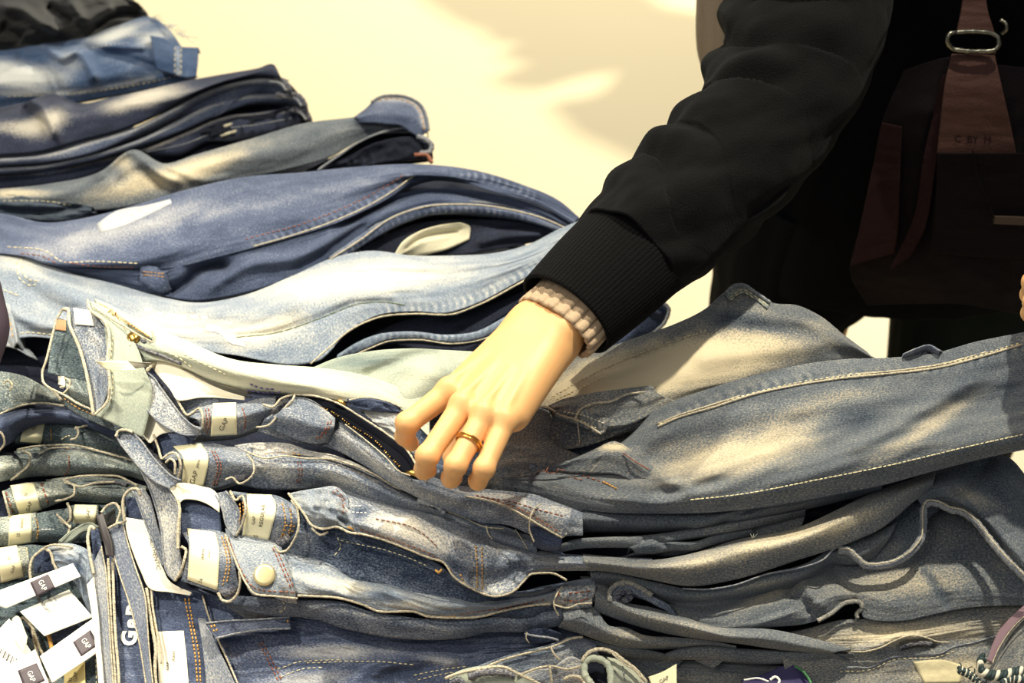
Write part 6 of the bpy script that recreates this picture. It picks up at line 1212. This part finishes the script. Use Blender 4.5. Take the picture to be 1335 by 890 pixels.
def hand_sdf(J, wrist, elbow, palm_r=.0115, thumb=None):
    """J: list of four chains of joints (index..little) in metres, each mcp,pip,dip,tip"""
    R = [(.0092, .0080, .0072, .0060), (.0090, .0077, .0070, .0060), (.0087, .0074, .0068, .0058), (.0082, .0070, .0064, .0054)]
    nrm = np.cross(J[0][0]-wrist, J[3][0]-wrist); nrm /= np.linalg.norm(nrm)
    if nrm[2] < 0: nrm = -nrm
    side = J[0][0]-J[3][0]; side /= np.linalg.norm(side)
    def f(X):
        F = np.full(X.shape[:-1], 9.0)
        for j, r in zip(J, R):
            d = rcone(X, j[0], j[1], r[0], r[1]); d = smin(d, rcone(X, j[1], j[2], r[1]*1.02, r[2]), .004); d = smin(d, rcone(X, j[2], j[3], r[2], r[3]), .003)
            d = smin(d, np.linalg.norm(X-(j[1]+nrm*.0015), axis=-1)-r[1]*.93, .003)
            F = np.minimum(F, d)
        Pm = np.full(X.shape[:-1], 9.0)
        for k, j in enumerate(J):
            w = wrist+side*(.0150*(1.5-k)/1.5)
            Pm = smin(Pm, rcone(X, w-nrm*.004, j[0]*.88+w*.12-nrm*.003, .0135, .0100), .011)
            Pm = smin(Pm, rcone(X, w-nrm*.014, j[0]*.85+w*.15-nrm*.010, .012, .0090), .012)
        for k, j in enumerate(J):          # knuckles and tendons
            Pm = smin(Pm, np.linalg.norm(X-(j[0]+nrm*.0022), axis=-1)-.0092, .006)
            w = wrist+side*(.010*(1.5-k)/1.5)
            m_ = w*.45+j[0]*.55
            Pm = smin(Pm, rcone(X, m_+nrm*.0075, j[0]+nrm*.0085, .0008, .0018), .005)
        D = smin(Pm, F, .0045)
        if thumb is not None:
            t = thumb
            T = rcone(X, t[0], t[1], .0165, .0125); T = smin(T, rcone(X, t[1], t[2], .0115, .0100), .005); T = smin(T, rcone(X, t[2], t[3], .0100, .0080), .004)
            D = smin(D, T, .010)
        ax = elbow-wrist; ax /= np.linalg.norm(ax)
        for s in (-1, 1):
            D = smin(D, rcone(X, wrist+side*.0100*s-nrm*.006, elbow+side*.016*s, .0150, .031), .016)
        D = smin(D, np.linalg.norm(X-(wrist-side*.020+nrm*.004+ax*.008), axis=-1)-.0078, .010)
        return D
    pts = np.array([p for j in J for p in j]+[wrist, wrist+(elbow-wrist)*.6]+([*thumb] if thumb is not None else []))
    return mesh_sdf(f, pts.min(0)-.035, pts.max(0)+.035, .0011)

WR = P1(706, 426, 28.2); ELB = P1(712, 424, 28.2)+np.array([.225, .235, .085])
Jn = [[P1(586, 510, 26.6), P1(531, 552, 25.6), P1(528, 568, 23.8), P1(536, 578, 22.0)],
      [P1(603, 529, 27.2), P1(557, 595, 26.0), P1(553, 612, 24.0), P1(559, 613, 22.0)],
      [P1(631, 541, 27.2), P1(594, 607, 26.0), P1(588, 623, 24.0), P1(593, 623, 22.0)],
      [P1(658, 549, 26.8), P1(631, 611, 25.6), P1(623, 627, 23.8), P1(625, 626, 22.0)]]
TH_ = [P1(662, 462, 25.4), P1(628, 530, 22.2), P1(600, 572, 20.4), P1(590, 596, 19.6)]
hv, hq = hand_sdf(Jn, WR, ELB, thumb=TH_)
WR2 = P1(1449, 372, 33.5)
J2n = [[P1(1382, 345, 32.5), P1(1348, 368, 31.2), P1(1343, 384, 29.2), P1(1352, 396, 27.8)],
       [P1(1391, 370, 32.4), P1(1349, 394, 31.0), P1(1344, 408, 29.2), P1(1353, 418, 27.8)],
       [P1(1401, 394, 32.2), P1(1357, 414, 30.6), P1(1352, 428, 28.8), P1(1361, 436, 27.6)],
       [P1(1411, 414, 31.6), P1(1371, 432, 30.0), P1(1363, 442, 28.6), P1(1371, 450, 27.6)]]
gv, gq = hand_sdf(J2n, WR2, WR2+np.array([.12, .2, .08]), thumb=[P1(1427, 360, 31), P1(1392, 345, 29), P1(1369, 352, 27.6), P1(1357, 372, 27)])

CX, CY = .455, .52
SH_R = np.array([CX-.175, CY-.02, 1.34]); SH_L = np.array([CX+.175, CY-.02, 1.34])
def body_f(X):
    D = 9.0+0*X[..., 0]
    e = lambda c, r: (np.linalg.norm((X-np.array(c))/np.array(r), axis=-1)-1)*min(r)
    D = smin(D, e((CX, CY, 1.18), (.16, .105, .24)), .05); D = smin(D, e((CX, CY, .92), (.165, .115, .14)), .06)
    D = smin(D, rcone(X, SH_R, SH_L, .055, .055), .06); D = smin(D, rcone(X, (CX, CY, 1.34), (CX, CY-.02, 1.46), .055, .05), .03)
    hc = (CX, CY-.05, 1.565)
    D = smin(D, e(hc, (.074, .092, .112)), .02); D = smin(D, e((CX, CY-.075, 1.50), (.05, .06, .055)), .03)
    D = smin(D, rcone(X, (CX, CY-.145, 1.575), (CX, CY-.157, 1.545), .008, .013), .01)
    for s in (-1, 1):
        D = smin(D, e((CX+s*.076, CY-.045, 1.56), (.009, .018, .03)), .006)
        D = np.maximum(D, -(np.linalg.norm(X-np.array((CX+s*.03, CY-.150, 1.58)), axis=-1)-.014))
        D = smin(D, np.linalg.norm(X-np.array((CX+s*.03, CY-.128, 1.58)), axis=-1)-.0135, .004)
        D = smin(D, rcone(X, (CX+s*.09, CY, .86), (CX+s*.10, CY-.01, .48), .082, .055), .04)
        D = smin(D, rcone(X, (CX+s*.10, CY-.01, .48), (CX+s*.10, CY, .09), .055, .036), .03)
        D = smin(D, rcone(X, (CX+s*.10, CY+.01, .045), (CX+s*.10, CY-.15, .03), .034, .028), .02)
    D = smin(D, rcone(X, (CX-.018, CY-.137, 1.513), (CX+.018, CY-.137, 1.513), .005, .005), .004)
    D = smin(D, rcone(X, SH_R, ELB, .05, .038), .04); D = smin(D, rcone(X, ELB, WR+(ELB-WR)*.25, .036, .03), .02)
    E2 = np.array([SH_L[0]+.07, SH_L[1]-.05, 1.08])
    D = smin(D, rcone(X, SH_L, E2, .05, .038), .04); D = smin(D, rcone(X, E2, WR2+(E2-WR2)*.2, .036, .028), .02)
    return D
bv, bq = mesh_sdf(body_f, (CX-.36, -.1, -.01), (CX+.42, CY+.2, 1.70), .010)
M_skin, nt, b = nmat('skin')
b.inputs['Base Color'].default_value = srgb((226, 172, 112)); b.inputs['Roughness'].default_value = .5
b.inputs['Subsurface Weight'].default_value = .12; b.inputs['Subsurface Radius'].default_value = (.012, .005, .003); b.inputs['Subsurface Scale'].default_value = .6
tc = nt.nodes.new('ShaderNodeTexCoord'); no = nt.nodes.new('ShaderNodeTexNoise'); no.inputs['Scale'].default_value = 420; no.inputs['Detail'].default_value = 4
bp = nt.nodes.new('ShaderNodeBump'); bp.inputs['Strength'].default_value = .12; bp.inputs['Distance'].default_value = .001
nt.links.new(tc.outputs['Object'], no.inputs['Vector']); nt.links.new(no.outputs['Fac'], bp.inputs['Height']); nt.links.new(bp.outputs['Normal'], b.inputs['Normal'])
M_knit = plain('black_wool', (9, 9, 9), .95, bump=1, bscale=900, sheen=.02, var=.5)
M_trou = plain('dark_green_trousers', (16, 24, 24), .9, bump=.4, bscale=500)
M_coat = plain('black_coat_cloth', (7, 9, 12), .95, bump=.5, bscale=500)
M_taupe = plain('taupe_wool', (136, 122, 104), .95, bump=.8, bscale=600, var=.2)
M_mgrey = plain('oatmeal_knit', (176, 152, 124), .9, bump=.6, bscale=900, var=.15)
M_goldr = plain('gold', (226, 176, 90), .22, metal=1)

per = thing('person', (CX, CY, 0), 'person in a black wool sweater and dark trousers reaching over the table', 'person')
vv = np.concatenate([hv, gv, bv]); qq = np.concatenate([hq, gq+len(hv), bq+len(hv)+len(gv)])
bo = make_mesh('body', vv, qq, M_skin, per)
sm = bo.modifiers.new('relax', 'SMOOTH'); sm.factor = .5; sm.iterations = 2

def tube_cloth(name, parent, mat, path, rad, fold, n=220, k=90, thick=.002, sq=1.0, open_=True):
    """sleeve: rings along a path, fold(s,ang) gives extra radius"""
    A = crom(np.array(path, float), n); r = crom(np.array([[s, q] for s, q in enumerate(rad)], float), n)[:, 1]
    tg = np.gradient(A, axis=0); tg /= np.linalg.norm(tg, axis=1)[:, None]
    V = np.zeros((n, k, 3)); a = np.cross(tg[0], (0, 0, 1)); ang = np.linspace(0, 2*math.pi, k, endpoint=False)
    for i in range(n):
        a = a-tg[i]*(a@tg[i]); a /= np.linalg.norm(a); b_ = np.cross(a, tg[i])
        rr = r[i]+fold(i/(n-1), ang)
        V[i] = A[i]+rr[:, None]*(np.cos(ang)[:, None]*a+np.sin(ang)[:, None]*b_*sq)
    idx = np.arange(n*k).reshape(n, k); nx = np.roll(idx, -1, 1)
    f = np.stack([idx[:-1], idx[1:], nx[1:], nx[:-1]], -1).reshape(-1, 4)
    o = make_mesh(name, V.reshape(-1, 3), f, mat, parent)
    m_ = o.modifiers.new('thickness', 'SOLIDIFY'); m_.thickness = thick; m_.offset = 0
    return o
ax = ELB-WR; L_ = np.linalg.norm(ax); ax /= L_
c0 = P1(729, 421, 28.0)
def rib(s, a): return .0012*np.sign(np.sin(a*21))*np.abs(np.sin(a*21))**.5+.0004*math.sin(s*9)
tube_cloth('inner_cuff', per, M_mgrey, [c0-ax*.006, c0+ax*.012, c0+ax*.03], [.0350, .0352, .0355], rib, n=14, k=340, thick=.003, sq=.66)
c1 = P1(744, 403, 28.4)
def rib2(s, a): return .0003*np.sin(a*80)
tube_cloth('ribbed_cuff', per, M_knit, [c1-ax*.006, c1+ax*.03, c1+ax*.085], [.0425, .047, .049], rib2, n=40, k=500, thick=.003, sq=.80)
FO = np.array([.02, .11, .20, .33, .42, .52, .60, .72, .86])
def fold(s, a):
    t = s+.045*np.sin(a+.6)+.03*np.sin(2*a+9*s)
    i = np.clip(np.searchsorted(FO, t)-1, 0, len(FO)-2); w = FO[i+1]-FO[i]; u = np.clip((t-FO[i])/w, 0, 1)
    left = np.clip(np.cos(a-2.7+.7*np.sin(i*2.1)), 0, 1)**.7
    amp = .0135*(w/.1)**.5*(.12+.88*left)*np.clip(.75+1.3*noise2(a*1.3+i*3.1, s*7+a*0, 11), .15, 1.3)
    return amp*((.5-.5*np.cos(2*math.pi*u))**.8-.5)*min(1, s*14+.1)+.007*noise2(a*1.4+s*5, s*11+a*1.0, 5)+.0016*noise2(a*4+s*9, s*26, 6)
SHJ = SH_R+np.array([.02, 0, .0])
tube_cloth('sleeve', per, M_knit, [c1+ax*.068, c1+ax*.13, c1+ax*.20, ELB+np.array([-.01, .01, .01]), ELB*.62+SHJ*.38+np.array([.0, .02, -.01]), ELB*.25+SHJ*.75, SHJ], [.047, .056, .060, .068, .076, .08, .082], fold, n=420, k=150, thick=.003, sq=.95)
def loft(name, mat, R, seed, amp, n=90, k=110, parent=per, thick=.003):
    A = crom_at(np.array(R, float), np.linspace(0, 1, len(R)), np.linspace(0, 1, n)); ang = np.linspace(0, 2*math.pi, k, endpoint=False); V = np.zeros((n, k, 3))
    for i, (cx, cy, z, rx, ry) in enumerate(A):
        f_ = amp*noise2(np.cos(ang)*2.2+seed, np.sin(ang)*2.2+z*2.5, seed)+amp*.5*noise2(np.cos(ang)*6+seed, np.sin(ang)*6+z*4, seed+1)
        V[i] = np.stack([cx+(rx+f_)*np.cos(ang), cy+(ry+f_)*np.sin(ang), z+0*ang], -1)
    idx = np.arange(n*k).reshape(n, k); nx = np.roll(idx, -1, 1); f = np.stack([idx[:-1], nx[:-1], nx[1:], idx[1:]], -1).reshape(-1, 4)
    o = make_mesh(name, V.reshape(-1, 3), f, mat, parent); m_ = o.modifiers.new('thickness', 'SOLIDIFY'); m_.thickness = thick; m_.offset = -1
    return o
loft('sweater', M_coat, [(CX+.01, CY, 1.43, .06, .06), (CX+.01, CY, 1.39, .13, .085), (CX+.01, CY, 1.33, .20, .12), (CX, CY, 1.2, .195, .14), (CX, CY, 1.05, .185, .14), (CX, CY, .9, .195, .15), (CX, CY-.01, .74, .20, .15), (CX, CY-.01, .70, .198, .148)], 3, .012)
loft('trouser_leg', M_coat, [(CX-.10, CY-.01, .80, .105, .115), (CX-.10, CY-.01, .70, .112, .11), (CX-.112, CY-.02, .655, .094, .10), (CX-.128, CY-.02, .60, .078, .09), (CX-.11, CY-.02, .45, .085, .09), (CX-.11, CY, .2, .075, .08), (CX-.11, CY, .06, .07, .08)], 8, .007)
loft('trouser_leg', M_trou, [(CX+.11, CY-.02, .80, .105, .12), (CX+.115, CY-.02, .68, .105, .11), (CX+.12, CY-.02, .60, .10, .10), (CX+.12, CY-.02, .45, .085, .09), (CX+.12, CY, .2, .075, .08), (CX+.12, CY, .06, .07, .08)], 9, .007)
E2 = np.array([SH_L[0]+.07, SH_L[1]-.05, 1.08])
tube_cloth('sleeve', per, M_knit, [WR2+(E2-WR2)*.1, WR2+(E2-WR2)*.5, E2, E2*.5+SH_L*.5, SH_L], [.04, .05, .06, .07, .08], fold, n=200, k=90)
loft('cardigan', M_taupe, [(.248, CY-.05, 1.30, .03, .05), (.245, CY-.05, 1.16, .05, .07), (.244, CY-.05, 1.06, .052, .075), (.252, CY-.05, .98, .055, .075), (.266, CY-.05, .93, .05, .07), (.272, CY-.05, .90, .045, .06)], 5, .005)
for s in (-1, 1): loft('shoe', M_coat, [(CX+s*.11, CY-.04, .09, .045, .06), (CX+s*.11, CY-.06, .05, .05, .12), (CX+s*.11, CY-.06, .005, .052, .14)], 2, .0)
hv_ = [(CX, CY-.03, 1.70, .01, .01), (CX, CY-.03, 1.685, .06, .075), (CX, CY-.02, 1.64, .088, .10), (CX, CY+.005, 1.56, .094, .09), (CX, CY+.03, 1.46, .09, .065), (CX, CY+.04, 1.34, .085, .05)]
loft('hair', plain('dark_hair', (30, 22, 18), .5), hv_, 6, .006)

def ring(name, c, axis, r, parent, w=.0011, sq=1.0):
    axis = axis/np.linalg.norm(axis); u = np.cross(axis, (0, 0, 1)); u /= np.linalg.norm(u); v = np.cross(axis, u)
    t = np.linspace(0, 2*math.pi, 49); mb = MB(); mb.tube([c+r*(math.cos(q)*u+math.sin(q)*v*sq) for q in t], w, 8, cap=False); return mb.build(name, M_goldr, parent)
d = Jn[2][1]-Jn[2][0]; c = Jn[2][0]+d*.52
ring('ring', c, d, .0092, per, .0009); ring('ring', c+d/np.linalg.norm(d)*.0022, d, .0091, per, .0007)
d = J2n[1][1]-J2n[1][0]; ring('ring', J2n[1][1]-d*.22, d, .0102, per, .0012)

# ---------------------------------------------------------------- shoulder bag hanging at the right
_P = P
def Pdepth(px, py, h):
    a = (np.asarray(px, float)-667.5)/FPX; b_ = -(np.asarray(py, float)-445.0)/FPX
    dy = FWD[1]+b_*UPV[1]; dz = FWD[2]+b_*UPV[2]; t = (-np.asarray(h, float)*.01-CAM[1])/dy
    return np.stack([a*t, CAM[1]+dy*t, CAM[2]+dz*t], -1)
M_bag = plain('maroon_canvas', (40, 24, 25), .85, bump=.6, bscale=500, var=.25)
M_bagl = plain('rust_brown_canvas', (66, 36, 26), .8, bump=.6, bscale=500, var=.25)
M_bagd = plain('plum_dark_canvas', (19, 14, 17), .85, bump=.6, bscale=500, var=.25)
bag = thing('shoulder_bag', (.52, .33, .8), 'maroon canvas shoulder bag with a rust strap and metal ring, hanging at the person\'s side', 'bag')
P = Pdepth
S = sheet('bag_body', bag, M_bagd, [
    [(1178, 92, -33), (1200, 84, -32), (1240, 74, -31), (1300, 84, -31), (1360, 90, -31), (1440, 100, -31)],
    [(1148, 165, -32), (1190, 165, -29), (1250, 165, -28), (1310, 165, -28), (1370, 165, -28), (1450, 165, -30)],
    [(1130, 270, -31), (1180, 270, -28), (1250, 270, -26), (1310, 270, -26), (1370, 270, -26), (1450, 270, -28)],
    [(1108, 348, -31), (1170, 350, -28), (1250, 350, -26), (1310, 350, -26), (1370, 350, -26), (1450, 350, -28)],
    [(1130, 398, -31), (1190, 396, -29), (1250, 396, -27), (1290, 402, -27), (1340, 411, -27), (1450, 415, -29)]], wr=.35, rk=0, wl=(60, 60), tuck=0, back=0, thick=.003, creases=[([(1240, 90), (1222, 200), (1200, 330)], 10, -.8), ([(1330, 190), (1320, 300), (1318, 400)], 8, .5)])
sheet('side_panel', bag, M_bag, [[(1150, 160, -31.5), (1175, 165, -29.5)], [(1133, 240, -30.5), (1172, 240, -28)], [(1118, 310, -30.5), (1170, 300, -27.6)], [(1109, 346, -30.5), (1166, 330, -27.8)]], tuck=0, back=0, wr=.1, rk=0)
sheet('side_panel', bag, M_bag, [[(1228, 100, -29), (1240, 90, -28.5)], [(1205, 200, -27.2), (1222, 200, -26.6)], [(1192, 280, -26.8), (1208, 290, -26.2)], [(1160, 352, -27.2), (1186, 335, -26.4)]], tuck=0, back=0, wr=.1, rk=0)
S = sheet('front_panel', bag, M_bagl, [[(1241, 70, -29), (1297, 72, -29)], [(1232, 110, -27.4), (1306, 112, -27.4)], [(1226, 160, -26.6), (1318, 165, -26.6)], [(1222, 200, -26), (1326, 205, -26)]], tuck=0, back=0, wr=.1, rk=0)
S2 = sheet('front_panel', bag, M_bagd, [[(1222, 200, -25.8), (1280, 200, -25.4), (1390, 200, -25.8)], [(1220, 260, -25.6), (1280, 260, -25.2), (1390, 260, -25.6)], [(1214, 330, -25.6), (1280, 335, -25.2), (1390, 338, -25.6)]], tuck=0, back=0, wr=.1, rk=0)
M_fl = plain('faded_print', (28, 18, 20), .9)
text_on(S, 'C  BY  M', (1268, 182), 9, 2, M_fl, 'printed_text', S.o, off=.001)
text_on(S2, 'STANDARD', (1278, 222), 11, 2, M_fl, 'printed_text', S2.o, off=.001)
text_on(S2, 'HOBO CO', (1296, 270), 7, 2, M_fl, 'printed_text', S2.o, off=.001)
sheet('strap', bag, M_bagl, [[(1262, -60, -33), (1292, -60, -33)], [(1256, 0, -31.5), (1286, 0, -31.5)], [(1248, 42, -30), (1297, 44, -30)]], tuck=0, back=0, thick=.004, wr=.1, rk=0)
cord(bag, M_bagl, [(1242, 64, -28.4), (1270, 68, -28.2), (1298, 67, -28.4)], r=.0022, name='strap')
M_met = plain('dull_nickel', (130, 128, 116), .4, metal=1)
cord(bag, M_met, [(1246, 42, -28.8), (1238, 44, -28.6), (1235, 52, -28.4), (1240, 62, -28.4), (1256, 66, -28.2), (1276, 67, -28.2), (1294, 66, -28.2), (1302, 58, -28.4), (1301, 49, -28.6), (1296, 45, -28.8), (1270, 41, -28.9), (1246, 42, -28.8)], r=.0020, name='metal_ring', n=60)
cord(bag, M_met, [(1304, 26, -31), (1311, 30, -30.6), (1312, 38, -30.4), (1306, 44, -30.6)], r=.0016, name='metal_ring', n=30)
sheet('brass_bar', bag, plain('aged_brass_leather', (60, 42, 24), .6), [[(1296, 282, -24.6), (1345, 284, -24.6)], [(1296, 292, -24.4), (1345, 294, -24.4)]], tuck=0, back=0, thick=.004, wr=0)
cord(bag, M_bagd, [(1268, 195, -25), (1275, 230, -24.8), (1288, 262, -24.8), (1296, 284, -24.4)], r=.0009, name='drawcord')
P = _P

# dark sleeve edge of a shopper at the left frame edge
sh = thing('garment_sleeve', P1(-10, 425, 24), 'blurred dark plum sleeve edge at the far left edge of the frame', 'sleeve')
c = P1(-22, 470, 30); tube_cloth('sleeve', sh, plain('plum_knit', (58, 48, 56), .9), [P1(-60, 330, 26), P1(-24, 400, 25), P1(-26, 450, 24), P1(-70, 540, 22)], [.016, .0185, .0185, .016], lambda s, a: .0012*np.sin(s*20+a), n=40, k=30)
# ================================================================ table, floor, light, camera
def box_mesh(name, c, s, mat, parent=None, bev=.004):
    import bmesh
    bm = bmesh.new(); bmesh.ops.create_cube(bm, size=1)
    for v in bm.verts: v.co = Vector((v.co.x*s[0], v.co.y*s[1], v.co.z*s[2]))
    bmesh.ops.bevel(bm, geom=bm.edges[:], offset=bev, segments=2, affect='EDGES')
    me = bpy.data.meshes.new(name); bm.to_mesh(me); bm.free(); me.materials.append(mat)
    o = bpy.data.objects.new(name, me); COL.objects.link(o); o.location = Vector(c)-(parent_world(parent) if parent else Vector()); o.parent = parent
    return o
m, nt, b = nmat('polished_cream_floor')
tc = nt.nodes.new('ShaderNodeTexCoord'); no = nt.nodes.new('ShaderNodeTexNoise'); no.inputs['Scale'].default_value = 2.2; no.inputs['Detail'].default_value = 6
nt.links.new(tc.outputs['Object'], no.inputs['Vector'])
mx = nt.nodes.new('ShaderNodeMix'); mx.data_type = 'RGBA'; mx.inputs['A'].default_value = srgb((232, 216, 176)); mx.inputs['B'].default_value = srgb((236, 221, 182))
nt.links.new(no.outputs['Fac'], mx.inputs['Factor']); nt.links.new(mx.outputs['Result'], b.inputs['Base Color'])
b.inputs['Roughness'].default_value = .5; b.inputs['Specular IOR Level'].default_value = .25
M_floor = m
fl = make_mesh('floor', [(-6, -2, 0), (6, -2, 0), (6, 9, 0), (-6, 9, 0)], [(0, 1, 2, 3)], M_floor, smooth=False); fl['kind'] = 'structure'

M_wood = plain('pale_table_wood', (170, 140, 100), .5, var=.1, bscale=20)
t = thing('display_table', (-0.4, 0.1, 0), 'wooden display table buried under the heaps of folded jeans', 'table')
poly = [(-1.1, -.42), (.16, -.42), (.16, .05), (.1, .2), (-.1, .36), (-.45, .75), (-1.1, .8)]
n = len(poly); vs = [(x, y, TABLE_Z) for x, y in poly]+[(x, y, TABLE_Z-.035) for x, y in poly]
make_mesh('table_top', vs, [tuple(range(n)), tuple(range(2*n-1, n-1, -1))]+[(i, i+n, (i+1) % n+n, (i+1) % n) for i in range(n)], M_wood, t, smooth=False)
for x, y in ((-1.02, -.36), (.12, -.36), (.1, .04), (-1.02, .72), (-.52, .7)):
    box_mesh('leg', (x, y, (TABLE_Z-.035)/2), (.06, .06, TABLE_Z-.035), M_wood, t)

w = bpy.data.worlds.new('shop'); SC.world = w; w.use_nodes = True
bg = w.node_tree.nodes['Background']; bg.inputs['Color'].default_value = (.86, .92, 1.0, 1); bg.inputs['Strength'].default_value = .22

def area(name, loc, target, size, power, col):
    L = bpy.data.lights.new(name, 'AREA'); L.shape = 'DISK'; L.size = size; L.energy = power; L.color = col
    o = bpy.data.objects.new(name, L); COL.objects.link(o); o.location = loc
    o.rotation_euler = (Vector(target)-Vector(loc)).to_track_quat('-Z', 'Y').to_euler(); return o
def spot(name, loc, target, deg, power, col, rad, blend=.4):
    L = bpy.data.lights.new(name, 'SPOT'); L.spot_size = math.radians(deg); L.spot_blend = blend; L.energy = power; L.color = col; L.shadow_soft_size = rad
    o = bpy.data.objects.new(name, L); COL.objects.link(o); o.location = loc
    o.rotation_euler = (Vector(target)-Vector(loc)).to_track_quat('-Z', 'Y').to_euler(); return o
spot('ceiling_spotlight', (-.95, .65, 2.75), (-.38, -.12, .9), 60, 165, (1, .93, .76), .03, blend=1.0)
spot('ceiling_spotlight', (.45, .36, 2.75), (-.08, -.10, .9), 50, 215, (1, .93, .76), .03, blend=1.0)
spot('ceiling_spotlight', (-.75, -.45, 2.6), (-.50, -.20, .85), 36, 115, (1, .94, .80), .04, blend=1.0)
area('added_area_light', (-.8, -1.2, 2.7), (-.2, 0, .85), .9, 10, (1, .95, .84))  # unseen soft fill added on the camera side
area('added_area_light', (.3, 4.2, 3.0), (.3, 3.6, 0), 2.4, 125, (1, .93, .78))  # unseen soft light added to brighten the floor
# an unseen lamp and a banner both added to shade part of the floor
LP = np.array([2.6, 5.6, 3.1])
spot('added_floor_spot', tuple(LP), (0, 2.6, 0), 60, 1350, (1, .92, .72), .04)
def fl_pt(px, py): return P(px, py, -TABLE_Z*100).reshape(3)
shade_outline = [(552, -60), (556, 2), (600, 28), (634, 40), (640, 52), (676, 56), (650, 70), (690, 84), (672, 92), (644, 98), (662, 112), (704, 116), (762, 98), (806, 92), (786, 122), (716, 134), (752, 172), (806, 196), (840, 214), (1000, 200), (1000, 40), (900, 14), (870, 10), (842, -10), (860, -60)]
pts = [LP+(fl_pt(*q)-LP)*.55 for q in shade_outline]
t = thing('floor_shade_cutout', tuple(np.mean(pts, 0)), 'unseen banner hanging over the aisle beyond the person', 'cutout')
nn = np.array([0, 0, .006]); n = len(pts)
make_mesh('cutout_sheet', list(pts)+[q+nn for q in pts], [tuple(range(n)), tuple(range(2*n-1, n-1, -1))]+[(i, i+n, (i+1) % n+n, (i+1) % n) for i in range(n)], plain('cutout_sheet', (220, 210, 190), .8), t, smooth=False)

cd = bpy.data.cameras.new('camera'); cam = bpy.data.objects.new('camera', cd); COL.objects.link(cam)
cam.location = CAM; cam.rotation_euler = (math.radians(90)-TH, 0, 0); cd.lens = 50; cd.sensor_width = 36; cd.clip_start = .05
cd.dof.use_dof = True; cd.dof.focus_distance = 1.12; cd.dof.aperture_fstop = 7.1
SC.camera = cam
vs = SC.view_settings; vs.view_transform = 'Standard'; vs.look = 'None'; vs.gamma = 1; vs.use_curve_mapping = False; vs.exposure = 0.12
